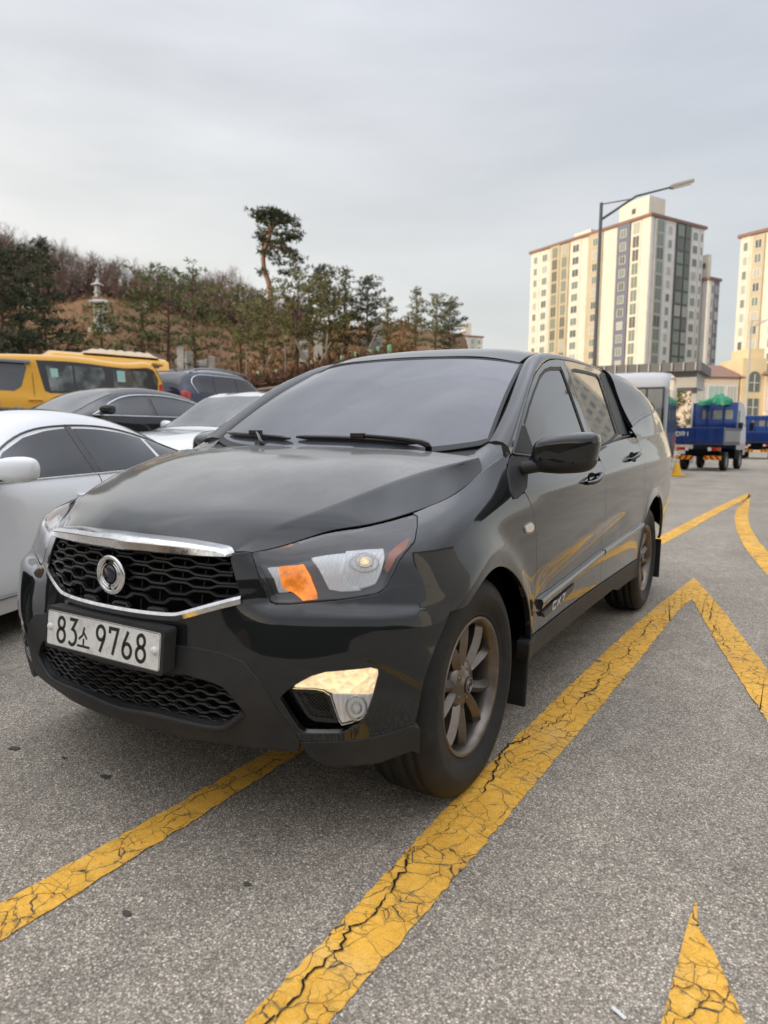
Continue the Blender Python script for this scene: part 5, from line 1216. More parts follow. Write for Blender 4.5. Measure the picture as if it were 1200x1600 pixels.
def build_cars():
    # white saloon beside the pickup
    root, SF = make_car('sedan', 'glossy white sedan with black tinted side windows, parked right beside the pickup', 'car', sedan_st(), M['pearl_white'], (-2.225, -1.082, 0), radians(20), SEDAN_W, (1.36, 2.12, .40, .37), (3.72, 4.40, .37, .40),
        wheels=(.93, 3.72, .335), roof_glass=(2.14, 3.0, .245), mirror=(1.70, 1.015, 1.035), head=HEAD, tail=TAIL, lines=SEDAN_LINES+[([(1.55, .30), (2.6, .29), (3.3, .30)], 'sill_trim', 'trim', .010)])
    for ln in ([(2.70, 1.275), (2.705, .95), (2.70, .6), (2.68, .32)], [(1.56, .88), (1.50, .7), (1.50, .45), (1.56, .30)], [(3.70, .96), (3.62, .7), (3.45, .5), (3.35, .32)]):
        b = MB(); P = [on(SF, u, v, .0) for u, v in side_uv(SF, curve(ln, 24))]; b.tube(P, .0035, 5); b.build('door_seam', M['seal'], root)
    for mr in (False, True): panel('door_pillar', SF, side_uv(SF, [(2.662, .945), (2.672, 1.255), (2.738, 1.255), (2.728, .945)]), M['gloss_black'], root, step=.06, rim=.003, gap=0, off=.005, mirror=mr)
    for y in (2.52, 3.50):
        b = MB(); b.tube(curve([on(SF, *side_uv(SF, [(y+a_, .815+.006*cos(a_*14))])[0], o_) for a_, o_ in ((-.10, .004), (-.07, .03), (0, .04), (.07, .03), (.10, .004))], 12), .014, 8, flat=.6); b.build('door_handle', M['pearl_white'], root)
    z = lambda x, y: gh(x, y)
    make_car('sedan', 'black sedan with dusty roof, between the white sedan and the yellow van', 'car', sedan_st(1.02), M['black_car'], (-7.53, 3.38, z(-7.2, 5.5)), radians(0), SEDAN_W, (1.36, 2.12, .40, .37), (3.72, 4.40, .37, .40), wheels=(.93, 3.72, .335), mirror=(1.70, 1.03, 1.035), head=HEAD, tail=TAIL,
        lines=[([(1.58, .945), (1.80, 1.045), (2.2, 1.215), (2.5, 1.272), (2.8, 1.288), (3.2, 1.278), (3.6, 1.225), (3.95, 1.135), (4.24, .998)], 'window_trim', 'chrome', .012), ([(1.60, .95), (2.2, .953), (3.0, .96), (3.7, .97), (4.22, .998)], 'belt_trim', 'chrome', .009)])
    make_car('sedan', 'grey car of which only the rounded roof shows beside the windscreen pillar', 'car', sedan_st(1.02), M['grey_car'], (-12.3, 14.0, z(-12.3, 16)), radians(4), SEDAN_W, (1.36, 2.12, .40, .37), (3.72, 4.40, .37, .40), wheels=(.93, 3.72, .335), head=HEAD, tail=TAIL)
    suv = [(0, .66, .80, .4, .6, 0, .35), (.06, .80, .90, .4, .7, 0, .26), (.35, .90, 1.0, .5, .8, 0, .22), (.95, .92, 1.07, .5, .9, 0, .22), (1.25, .925, 1.12, .55, 1.05, .1, .22), (1.65, .925, 1.36, .60, 1.06, .85, .22), (2.05, .925, 1.57, .64, 1.07, 1, .22), (2.6, .925, 1.655, .655, 1.08, 1, .22), (3.3, .925, 1.665, .65, 1.10, 1, .22), (3.9, .92, 1.625, .635, 1.12, 1, .22), (4.15, .905, 1.56, .62, 1.13, 1, .25), (4.38, .88, 1.30, .66, 1.12, 1, .28), (4.46, .85, 1.05, .6, .95, .5, .30), (4.52, .80, .90, .5, .8, 0, .36)]
    SW = [([(1.60, 1.08), (1.95, 1.33), (2.15, 1.47), (2.62, 1.53), (2.62, 1.09)], 'side_window'), ([(2.68, 1.09), (2.68, 1.535), (3.35, 1.535), (3.42, 1.11)], 'side_window'), ([(3.48, 1.115), (3.42, 1.53), (3.85, 1.49), (4.00, 1.36), (3.95, 1.14)], 'quarter_window')]
    RAIL = [([(1.95, 1.60), (2.2, 1.645), (3.0, 1.675), (3.7, 1.655), (3.95, 1.60)], 'roof_rail', 'trim', .018)]
    fr = [([(1.55, 1.075), (1.92, 1.345), (2.12, 1.495), (2.62, 1.556), (3.4, 1.556), (3.88, 1.51), (4.04, 1.36), (3.97, 1.125)], 'window_trim', 'chrome', .012)]
    make_car('suv', 'white suv with a pale dusty windscreen, nearest behind the pickup bonnet', 'suv', suv, M['white_paint'], (-5.05, 3.95, z(-4.9, 6)), radians(-2), SW, (1.28, 2.0, .40, .36), (4.02, 4.36, .37, .40), wheels=(.9, 3.55, .36), mirror=(1.72, 1.15, 1.04), head=[('headlight', [(.10, .75), (.14, .85), (.45, .93), (.50, .86), (.25, .78)], 'reflector')])
    def suv_rails(root, SF):
        for s_ in (-1, 1):
            b = MB(); P = [Vector((s_*.60, y, zz)) for y, zz in ((2.0, 1.55), (2.1, 1.635), (2.3, 1.675), (3.0, 1.712), (3.6, 1.695), (3.85, 1.655), (3.95, 1.59))]; b.tube(curve(P, 24), .018, 8); b.build('roof_rail', M['trim'], root)
        b = MB(); b.tube([(0, 3.75, 1.63), (0, 3.86, 1.70)], [.012, .006], 6); b.build('antenna', M['seal'], root)
    r, SF = make_car('suv', 'dark blue suv with pale dusty roof, its back turned to the black sedan', 'suv', suv, M['blue_car'], (-10.6, 13.95, z(-10.6, 11)), radians(180), SW, (1.28, 2.0, .40, .36), (4.02, 4.36, .37, .40), wheels=(.9, 3.55, .36), mirror=(1.72, 1.15, 1.04), lines=fr, head=[('headlight', [(.10, .75), (.14, .85), (.45, .93), (.50, .86), (.25, .78)], 'reflector')], tail=[('tail_light', [(4.25, .95), (4.2, 1.12), (4.42, 1.10), (4.47, .92)], 'red_lens')]); suv_rails(r, SF)
    r, SF = make_car('suv', 'silver suv, only its railed roof showing behind the blue one below the hill', 'suv', suv, M['silver_car'], (-14.2, 11.8, z(-14.2, 14)), radians(3), SW, (1.28, 2.0, .40, .36), (4.02, 4.36, .37, .40), wheels=(.9, 3.55, .36), mirror=(1.72, 1.15, 1.04), lines=fr); suv_rails(r, SF)
    van = [(0, .70, .86, .4, .6, 0, .35), (.06, .84, 1.0, .4, .7, 0, .28), (.30, .93, 1.10, .5, .85, 0, .25), (.70, .955, 1.20, .6, 1.05, .2, .24), (1.05, .96, 1.42, .66, 1.22, .8, .24), (1.45, .96, 1.72, .72, 1.24, 1, .24), (1.9, .96, 1.89, .75, 1.25, 1, .24), (2.6, .96, 1.955, .77, 1.25, 1, .24), (3.6, .96, 1.97, .77, 1.25, 1, .24), (4.6, .955, 1.95, .76, 1.25, 1, .26), (4.92, .94, 1.90, .74, 1.25, 1, .28), (5.06, .92, 1.60, .78, 1.25, 1, .30), (5.12, .88, 1.2, .7, 1.1, .6, .34)]
    VW = [([(1.12, 1.27), (1.40, 1.50), (1.72, 1.73), (2.10, 1.815), (2.55, 1.825), (2.62, 1.70), (2.52, 1.36), (2.40, 1.275)], 'door_window')]
    r, SF = make_car('van', 'yellow minivan with dark side windows and a round red sticker on its door', 'van', van, M['yellow_paint'], (-12.1, 4.28, z(-10.8, 6.5)-.36), radians(-25), VW, (.82, 1.72, .40, .37), (4.94, 5.05, .36, .38), wheels=(1.05, 4.15, .34), mirror=(1.30, 1.32, 1.10), glassm=M['van_dark'],
        head=[('headlight', [(.10, .82), (.14, .95), (.45, 1.08), (.50, .98), (.25, .85)], 'reflector')], tail=[('tail_light', [(4.98, 1.0), (4.98, 1.5), (5.06, 1.5), (5.10, 1.0)], 'red_lens')])
    # the long black glass band with its panes and stickers
    band = [(2.78, 1.845), (4.78, 1.83), (4.90, 1.78), (4.97, 1.60), (4.93, 1.29), (2.98, 1.265), (2.90, 1.30)]
    for mr in (False, True):
        gb = panel('glass_band', SF, side_uv(SF, band), M['gloss_black'], r, step=.07, rim=.006, gap=0, off=.006, mirror=mr)
        for pl, nm in (([(3.00, 1.30), (2.93, 1.77), (3.38, 1.78), (3.40, 1.30)], 'pane'), ([(3.44, 1.30), (3.42, 1.78), (3.90, 1.775), (3.95, 1.68), (3.95, 1.34), (3.92, 1.30)], 'pane'), ([(4.12, 1.32), (4.10, 1.77), (4.72, 1.76), (4.86, 1.58), (4.84, 1.33)], 'pane')):
            panel(nm, SF, side_uv(SF, pl), M['van_pane'], gb, step=.07, rim=.004, gap=0, off=.010, mirror=mr)
        for pl in ([(3.02, 1.55), (3.00, 1.71), (3.13, 1.715), (3.14, 1.56)], [(4.18, 1.53), (4.17, 1.74), (4.32, 1.74), (4.33, 1.53)]):
            panel('window_sticker', SF, side_uv(SF, pl), M['mint'], gb, step=.05, rim=0, gap=0, off=.0125, mirror=mr)
        b = MB(); b.grid([[on(SF, *side_uv(SF, [(y, q)])[0], d_) for q, d_ in ((1.838, .004), (1.80, .05), (1.765, .055))] for y in (1.95, 2.2, 2.5, 2.68)]); b.build('rain_visor', M['gloss_black'], r, mirror=mr)
        cs = (2.02, 1.02); st = panel('door_sticker', SF, side_uv(SF, [(cs[0]+.15*cos(t), cs[1]+.15*sin(t)) for t in np.linspace(0, 2*pi, 33)[:-1]]), M['sticker_red'], r, step=.05, rim=0, gap=0, off=.004, mirror=mr)
        b = MB(); f4 = lambda a_, c_, h_: tuple(on(SF, *side_uv(SF, [(a_, c_)])[0], .006+h_))
        stroke(b, [(cs[0]+.135*cos(t), cs[1]+.135*sin(t)) for t in np.linspace(0, 2*pi, 33)[:-1]], .010, f4, True)
        sx = -1 if mr else 1
        for i, (ch) in enumerate(([(0, 0), (0, 1), (1, 1), (1, 0), (0, 0)], [(0, 1), (1, 1), (.5, 1), (.5, 0)], [(0, 1), (0, 0), (1, 0)], [(0, 0), (.5, 1), (1, 0)])): stroke(b, [(cs[0]+sx*(-.09+.05*i+.032*x), cs[1]-.035+.07*q) for x, q in ch], .009, f4)
        b.build('sticker_lettering', M['white'], st, mirror=mr)
        b = MB(); b.tube(curve([on(SF, *side_uv(SF, [(y, q)])[0], o_) for y, q, o_ in ((2.62, 1.12, .004), (2.66, 1.12, .03), (2.80, 1.12, .03), (2.84, 1.12, .004))], 10), .016, 8); b.build('door_handle', M['yellow_paint'], r, mirror=mr)
        b = MB(); b.tube([on(SF, *p, 0) for p in side_uv(SF, [(2.70, 1.92), (2.71, 1.6), (2.72, 1.2), (2.70, .6)])], .004, 5); b.build('door_seam', M['seal'], r, mirror=mr)
    b = MB(); P = []
    for i in range(9):
        t = i/8; P.append([(x, 1.3+t*.75, 1.80+.14*sin(pi*min(1, t*1.25+.15))*(1-(x/.66)**4*.7)+.09*t) for x in np.linspace(-.62, .62, 9)])
    b.grid(P[::-1]); b.build('roof_fairing', M['tan'], r)
    b = MB(); b.bbox((0, 5.0, 1.93), (1.45, .22, .05), .02, Matrix.Rotation(radians(-8), 3, 'X')); b.build('rear_spoiler', M['yellow_paint'], r)
    # ribbed roof pod of the vehicle behind the van
    t = empty('van', (-13.96, 7.35, z(-13, 9)), radians(-20)); t.scale = (.86, .86, .86); tag(t, 'second van behind the yellow minivan, only its ribbed pale yellow roof showing', 'van')
    b = MB(); P = []
    for i in range(15):
        y = 1.3+3.6*i/14; P.append([(1.0*s_[0], y, s_[1]) for s_ in ((-.95, .3), (-.97, 1.2), (-.84, 1.9), (-.5, 2.02), (0, 2.05), (.5, 2.02), (.84, 1.9), (.97, 1.2), (.95, .3))])
    P = [[(x*.8, y-.5, z_*.5+.1) for x, y, z_ in P[0]], [(x, y-.3, z_*.62) for x, y, z_ in P[0]], [(x, y, z_*.8) for x, y, z_ in P[0]]]+P[2:]; b.grid(P); b.add(P[-1], [tuple(range(9))]); b.add(P[0], [tuple(range(9))[::-1]]); b.build('body', M['yellow_paint'], t)
    b = MB(); P = []
    for i in range(33):
        y = 2.6+2.1*i/32; e = min(1, i/6, (32-i)/4); P.append([(x, y, 2.0+(.17+.025*(i % 4 < 2))*e**.5*(1-(abs(x)/.75)**5)) for x in np.linspace(-.74, .74, 13)])
    b.grid(P[::-1]); b.build('roof_pod', M['tan'], t)
    for s_ in (-1, 1):
        b = MB(); b.add([(s_*.935, 2.2, 1.25), (s_*.935, 4.6, 1.25), (s_*.87, 4.6, 1.75), (s_*.87, 2.3, 1.75)], [(0, 1, 2, 3) if s_ > 0 else (3, 2, 1, 0)]); b.build('side_window', M['gloss_black'], t)
    for x, y in ((.82, 1.5), (-.82, 1.5), (.82, 4.2), (-.82, 4.2)):
        w_ = empty('wheel', (x, y, .34), 0 if x > 0 else pi, t); simple_wheel(w_, .34)
M['van_dark'] = glass('van_window', (.03, .036, .036), .03, .18)
M['van_pane'] = glass('van_pane', (.09, .11, .11), .03, .25)
def _vp():
    t = NT(M['van_pane']); p = t.gpos(); n = t.noise(p, 3.4, 3, .5); t.set('Base Color', t.ramp(n, [(.42, (.012, .014, .014)), (.55, (.09, .105, .10)), (.7, (.22, .24, .23))]))
_vp()
M['mint'] = mat('mint_sticker', (.38, .62, .56), .5)
M['sticker_red'] = mat('sticker_red', (.62, .06, .09), .45)
M['tan'] = paint('roof_tan', (.60, .43, .20), dust=.3, dustcol=(.55, .46, .32), rough=.4)
build_cars()
# ---------------------------------------------------------------- the hill behind the lot
def dwall(c): return float(np.clip(24.8+1.55*(-3.1-c), 18, 42))
def hill_z(c, q):
    """height of the hillside q metres behind the wall"""
    d = dwall(c)+q; px_ = c/max(d, 1)
    A = float(np.interp(px_, [-1.5, -.42, -.24, -.05, .09, .28, .5], [1.12, 1.0, .86, .64, .52, .36, .2]))
    base = float(np.interp(q, [0, 2, 5, 14, 20, 27, 34, 44, 62, 80, 130, 220], [3.0, 3.5, 4.2, 6.2, 8.2, 12.0, 14.0, 15.8, 20.5, 24, 29, 30]))
    kn = float(np.interp(q, [0, 2, 5, 14, 20, 27, 34, 44, 62, 80, 130, 220], [3.0, 3.5, 4.3, 6.6, 10.4, 14.6, 15.6, 16.2, 20.5, 24, 29, 30]))
    k = math.exp(-((px_+.37)/.11)**2)
    z = 3.0+(base*(1-k)+kn*k-3.0)*A
    n = .35*sin(c*.31+1.3*sin(q*.21))*sin(q*.27+.5)+.18*sin(c*.9+q*.5)
    z += n*min(1, q/8)*(.5+.5*A)
    f = 1-sstep(.105, .17, px_); return z*f-1.5*(1-f)
MH = mat('dry_grass_hill', (.16, .085, .045), .95, spec=.1)
def _mh():
    t = NT(MH); p = t.gpos(); n = t.noise(p, .16, 5, .6); n2 = t.noise(p, 2.3, 5, .65)
    c = t.ramp(n, [(.30, (.115, .092, .054)), (.45, (.180, .112, .066)), (.6, (.205, .128, .078)), (.75, (.145, .090, .058))])
    t.set('Base Color', t.mix(1.0, c, t.ramp(n2, [(.3, (.70, .70, .68)), (.7, (1.2, 1.18, 1.15))]), 'MULTIPLY')); t.bump(n2, .6, .25)
_mh()
MREFSLOPE = mat('dark_reflection_slope', (.040, .038, .026), .95, spec=.1)  # for the added slope that darkens reflections
MSTONE = mat('granite', (.42, .41, .39), .8)
def _ms():
    t = NT(MSTONE); p = t.gpos(); t.set('Base Color', t.ramp(t.noise(p, 3.5, 6, .65), [(.3, (.30, .295, .28)), (.7, (.52, .51, .49))]))
_ms()
MWALL = mat('rubble_wall', (.3, .29, .27), .9)
def _mw():
    t = NT(MWALL); p = t.gpos(); v = t.n('TexVoronoi'); v.inputs['Scale'].default_value = 3.6; t.l(p, v.inputs['Vector']); ve = t.n('TexVoronoi', feature='DISTANCE_TO_EDGE'); ve.inputs['Scale'].default_value = 3.6; t.l(p, ve.inputs['Vector'])
    sp = t.n('SeparateColor'); t.l(v.outputs['Color'], sp.inputs[0]); c = t.ramp(sp.outputs[0], [(0, (.20, .19, .175)), (.5, (.36, .345, .32)), (1, (.50, .48, .45))])
    t.set('Base Color', t.mix(t.rng(ve.outputs['Distance'], .02, .07, 1, 0), c, (.05, .045, .04))); t.bump(ve.outputs['Distance'], .8, .06)
_mw()
MCOPE = mat('wall_coping', (.22, .17, .13), .9)
def build_hill():
    cs = np.r_[np.arange(-150, -50, 8), np.arange(-50, 26, 1.2)]; qs = np.r_[np.arange(0, 40, 1.0), np.arange(40, 90, 3), np.arange(90, 231, 14)]; V = []
    for q in qs: V += [CD(c, dwall(c)+q, hill_z(c, q)) for c in cs]
    n = len(cs); F = [(j*n+i, j*n+i+1, (j+1)*n+i+1, (j+1)*n+i) for j in range(len(qs)-1) for i in range(n-1)]
    tag(mesh('hill', V, F, MH, None, True), kind='structure')
    # unseen ridge added left of and behind the lot, to block the low sun
    V = []; ds = np.arange(-190, 61, 10); cc = np.r_[-50, -58, -66, -76, -88, -105, -140, -190]
    for d in ds: V += [CD(c-6*sin(d*.03), d, (0, 4, 11, 19, 25, 29, 31, 20)[i]*(1+.10*sin(d*.07+i))*sstep(-190, -150, d)) for i, c in enumerate(cc)]
    n = len(cc); F = [(j*n+i, (j+1)*n+i, (j+1)*n+i+1, j*n+i+1) for j in range(len(ds)-1) for i in range(n-1)]
    tag(mesh('shading_ridge', V, F, MH, None, True), kind='structure')
    V = []; cs2 = np.arange(-80, 71, 10); dd = np.r_[-34, -40, -48, -58, -72, -95]  # unseen dark slope added behind the camera, to darken reflections in the bodywork
    for c in cs2: V += [CD(c, d+4*sin(c*.09), (0, 5, 10, 14, 16.5, 12)[i]*(1+.12*sin(c*.11+i))*(1-sstep(30, 70, c))) for i, d in enumerate(dd)]
    n = len(dd); F = [(j*n+i, (j+1)*n+i, (j+1)*n+i+1, j*n+i+1)[::-1] for j in range(len(cs2)-1) for i in range(n-1)]
    tag(mesh('reflection_slope', V, F, MREFSLOPE, None, True), kind='structure')
    # stone retaining wall
    b = MB(); cw = np.arange(-13, 1.6, .5); k = len(cw)
    lo = [CD(c, dwall(c)-.35, 0) for c in cw]; hi = [CD(c, dwall(c), 2.95*(1-sstep(0, 5, c-2))) for c in cw]
    b.grid([[l for l in lo], [h_ for h_ in hi]], smooth=False); w_ = empty('retaining_wall', CD(-3, dwall(-3), 0)); tag(w_, 'grey rubble stone retaining wall at the foot of the brown hill', 'wall')
    inv = Matrix.Translation(-Vector(CD(-3, dwall(-3), 0))); b.v = [tuple(inv@Vector(p)) for p in b.v]; b.build('wall_face', MWALL, w_)
    b = MB(); b.tube([tuple(inv@Vector((x, y, zz+.03))) for x, y, zz in hi], .16, 4, flat=.6, smooth=False); b.build('coping', MCOPE, w_)
build_hill()
def hp(pxx, q, dz=0):
    """a place on the hillside: bearing pxx (tangent to the right of the view axis), q metres behind the wall"""
    d = 30.0
    for _ in range(30): d = dwall(pxx*d)*.5+d*.5-(0) if False else .5*d+.5*(dwall(pxx*d)+q)
    c = pxx*d; return c, d, hill_z(c, d-dwall(c))+dz
def build_graves():
    P = lambda t, q, dz=0: CD(*hp(t, q, dz))
    S1 = MSTONE
    # octagonal stone lantern tower on the knoll
    o = empty('stone_pagoda', P(-.4035, 28.0, -.1)); tag(o, 'pale grey stone pagoda lantern on the knoll, tallest of the monuments against the bare trees', 'monument')
    k = .58
    for nm, pr in (('base', [(0, .001), (0, .75), (.35, .75), (.35, .5), (.9, .42), (.9, .6), (1.15, .66), (1.25, .45)]), ('lantern', [(1.25, .46), (1.3, .42), (2.1, .42), (2.15, .5)]), ('cap', [(2.12, .55), (2.2, 1.05), (2.35, 1.0), (2.65, .40), (2.75, .25), (2.85, .30), (3.0, .22), (3.25, .05), (3.25, .001)])):
        b = MB(); b.lathe([(z*k, r*k) for z, r in pr], 8, 'Z', smooth=False); b.build(nm, S1, o)
    def stele(t, q, h_, w, lab, cat='gravestone', cap=True, grp=None, plain=False):
        o = empty('gravestone', P(t, q, -.1)); tag(o, lab, cat, grp); o.rotation_euler = (0, 0, CAM_YAW+.1)
        b = MB(); b.bbox((0, 0, .2), (w*1.7, w*1.2, .4), .04); b.build('plinth', S1, o)
        b = MB(); b.bbox((0, 0, .4+h_/2), (w, w*.55, h_), .03); b.build('slab', S1, o)
        if cap:
            b = MB(); b.box((0, 0, .4+h_+.14), (w*1.55, w*1.1, .12)); b.box((0, 0, .4+h_+.30), (w*1.7, w*1.2, .22), taper=.55); b.build('cap', S1, o)
        return o
    stele(-.400, 19.5, 2.0, 1.05, 'thick grey gravestone with a wide roofed cap, straight below the pagoda')
    stele(-.338, 28.5, .65, .5, 'short white gravestone on the crest just right of the pagoda', cap=False)
    stele(-.289, 13.0, 2.25, .50, 'tall slim white gravestone, left one of the close pair among the pines', cap=False)
    stele(-.277, 13.6, 1.9, .55, 'shorter white gravestone, right one of the close pair among the pines', cap=False)
    stele(-.526, 12.0, 1.5, .70, 'white gravestone between the dark pine trunks at the far left', cap=False)
    stele(-.545, 12.5, 1.9, .55, 'capped white gravestone, leftmost of all, half behind the dark pine')
    stele(-.500, 27.0, 1.7, .55, 'pale gravestone high on the slope behind the top of the dark pine')
    stele(-.245, 14.0, 1.2, .45, 'small white gravestone just right of the close pair', cap=False)
    stele(-.115, 9.0, 1.0, .45, 'small pale gravestone under the round pines beneath the tall pine', cap=False)
    stele(-.095, 7.0, 1.5, .40, 'narrow pale gravestone between the trunks of the right-hand pines', cap=False)
    stele(-.012, 9.5, 1.7, .40, 'narrow weathered gravestone near the right end of the pine row', cap=False)
    stele(-.020, 8.0, .7, .8, 'low wide pale gravestone near the right end of the pine row', cap=False)
    # low stone kerbs of the terraced graves
    for i, (t, q, w, h_, lab) in enumerate(((-.37, 12.5, 2.4, .7, 'low pale stone grave kerb on the terrace below the capped gravestone'), (-.345, 13.2, 1.3, .9, 'short block-like stone grave kerb right beside the longest kerb'), (-.275, 16.8, 2.6, .6, 'low stone grave kerb on the upper terrace behind the slim pair'), (-.37, 8.6, 1.6, .6, 'lowest stone grave kerb, just above the yellow van roof'), (-.29, 9.0, 2.2, .5, 'low stone grave kerb behind the mid-green pines'))):
        o = empty('grave_kerb', P(t, q, -.1)); tag(o, lab, 'grave'); o.rotation_euler = (0, 0, CAM_YAW+.12)
        b = MB(); b.bbox((0, 0, h_/2), (w, .35, h_), .03); b.build('kerb', S1, o)
        b = MB(); b.bbox((0, -.5, .18), (w*.5, .5, .36), .03); b.build('offering_table', S1, o)
        b = MB(); b.lathe([(0, w*.5), (.35, w*.46), (.7, w*.3), (.85, .001)], 14, 'Z', (0, .9, .1)); b.build('mound', MH, o)
build_graves()
# ---------------------------------------------------------------- trees
MBARK = mat('pine_bark', (.13, .075, .05), .9)
def _bk():
    t = NT(MBARK); p = t.pos(); t.set('Base Color', t.ramp(t.noise(p, 5, 5, .65), [(.3, (.060, .040, .030)), (.7, (.17, .10, .065))]))
_bk()
MREDBARK = mat('red_pine_bark', (.27, .155, .095), .85)
def leaf_mat(name, a_, b, c):
    m = mat(name, a_, .75, spec=.2); t = NT(m); g = t.n('NewGeometry'); oi = t.n('ObjectInfo'); p = t.pos()
    n = t.noise(p, 1.1, 3, .6); r = g.outputs['Random Per Island']; f = t.math('ADD', t.math('MULTIPLY', r, .55), t.math('MULTIPLY', n, .55))
    t.set('Base Color', t.ramp(f, [(.2, a_), (.55, b), (.9, c)])); t.set('Transmission Weight', 0.0); t.set('Subsurface Weight', 0.0); return m
MPINE = leaf_mat('pine_needles_dark', (.026, .036, .026), (.050, .064, .038), (.085, .098, .052))
MPINE2 = leaf_mat('pine_needles_olive', (.075, .085, .038), (.14, .142, .060), (.21, .20, .085))
MPINE3 = leaf_mat('pine_needles_green', (.054, .076, .034), (.10, .126, .050), (.165, .178, .072))
def tri_clump(b, c, r, n, flat, size, rng, up=.35, orient=None):
    """needle tufts: slim blades pointing out of the clump's centre"""
    d = rng.normal(0, 1, (n, 3)); d[:, 2] = d[:, 2]*flat+up*abs(d[:, 2])*flat; ln = np.linalg.norm(d, axis=1)[:, None]; u = d/ln
    rad = r*rng.uniform(.25, 1.0, (n, 1))**.6; p = np.asarray(c)+u*rad*np.array([1, 1, .55+.45*flat])
    dr = u+rng.normal(0, .55, (n, 3)); dr[:, 2] += .25; dr /= np.linalg.norm(dr, axis=1)[:, None]
    s = np.cross(dr, rng.normal(0, 1, (n, 3))); s /= np.linalg.norm(s, axis=1)[:, None]; L = size*rng.uniform(.6, 1.25, (n, 1)); w = L*.17
    A = p-s*w; B = p+s*w; C = p+dr*L+s*w*.25; D = p+dr*L-s*w*.25; k = len(b.v)
    V = np.stack([A, B, C, D], 1).reshape(-1, 3); b.v += [tuple(q) for q in V]; b.f += [(k+4*i, k+4*i+1, k+4*i+2, k+4*i+3) for i in range(n)]; b.m += [0]*n; b.sm += [False]*n
def pine(H, spread, seed, leaf, bark=None, crown0=.25, dens=1.0, shape='cone', lean=0.0, size=.165):
    rng = np.random.default_rng(seed); root = empty('pine_tree'); tr = MB(); cr = MB(); ph = rng.uniform(0, 6)
    tp = [(lean*H*(t**1.5)+.05*H*.3*sin(t*5+ph)*t, .04*H*.3*cos(t*4+ph)*t, H*t*.97) for t in np.linspace(0, 1, 12)]; r0 = .013*H+.025
    tr.tube(tp, [r0*(1-.9*t)+.012 for t in np.linspace(0, 1, 12)], 7)
    nb = int(H*3.0*dens)
    for i in range(nb):
        t = crown0+(1-crown0)*(i+rng.uniform(0, 1))/nb; k = t*11; j = min(int(k), 10); base = np.array(tp[j])*(1-(k-j))+np.array(tp[j+1])*(k-j); tt = (t-crown0)/(1-crown0)
        if shape == 'cone': L = spread*((1-tt)**.75*(.75+.25*sin(tt*9+ph)))*rng.uniform(.55, 1.1)+.18
        elif shape == 'round': L = spread*(sin(pi*min(1, .12+.86*tt))**.7)*rng.uniform(.5, 1.08)+.15
        else: L = spread*(.35+.65*sin(pi*tt)**.6)*rng.uniform(.35, 1.15)
        a_ = i*2.4+rng.uniform(-.5, .5); up = .10+.5*tt+rng.uniform(-.15, .2); dv = np.array([cos(a_)*cos(up), sin(a_)*cos(up), sin(up)]); mid = base+dv*L*.5; end = base+dv*L; end[2] += .06*L
        tr.tube([tuple(base), tuple(mid+(0, 0, -.04*L)), tuple(end)], [r0*.30*(1-.8*tt)+.01, r0*.2*(1-.8*tt)+.008, .006], 4, cap=False)
        for f in np.linspace(.35, 1.02, max(2, int(L*2.3)+1)):
            c = base+dv*L*f+rng.normal(0, .10*L*.6, 3)*(1, 1, .5); rr = (.16+.17*L*.5)*rng.uniform(.75, 1.25)
            tri_clump(cr, c, rr, int(25*rr*rr/.09*dens)+12, .35, size, rng)
    tri_clump(cr, tp[-1], .25, 40, 1.2, size, rng)
    cr.build('crown', leaf, root); tr.build('trunk', bark or MBARK, root); return root
def place(o, c, d, z, s=1, rz=0, label=None, cat='pine tree', group=None):
    o.location = CD(c, d, z); o.scale = (s, s, s); o.rotation_euler = (0, 0, rz); tag(o, label, cat, group); return o
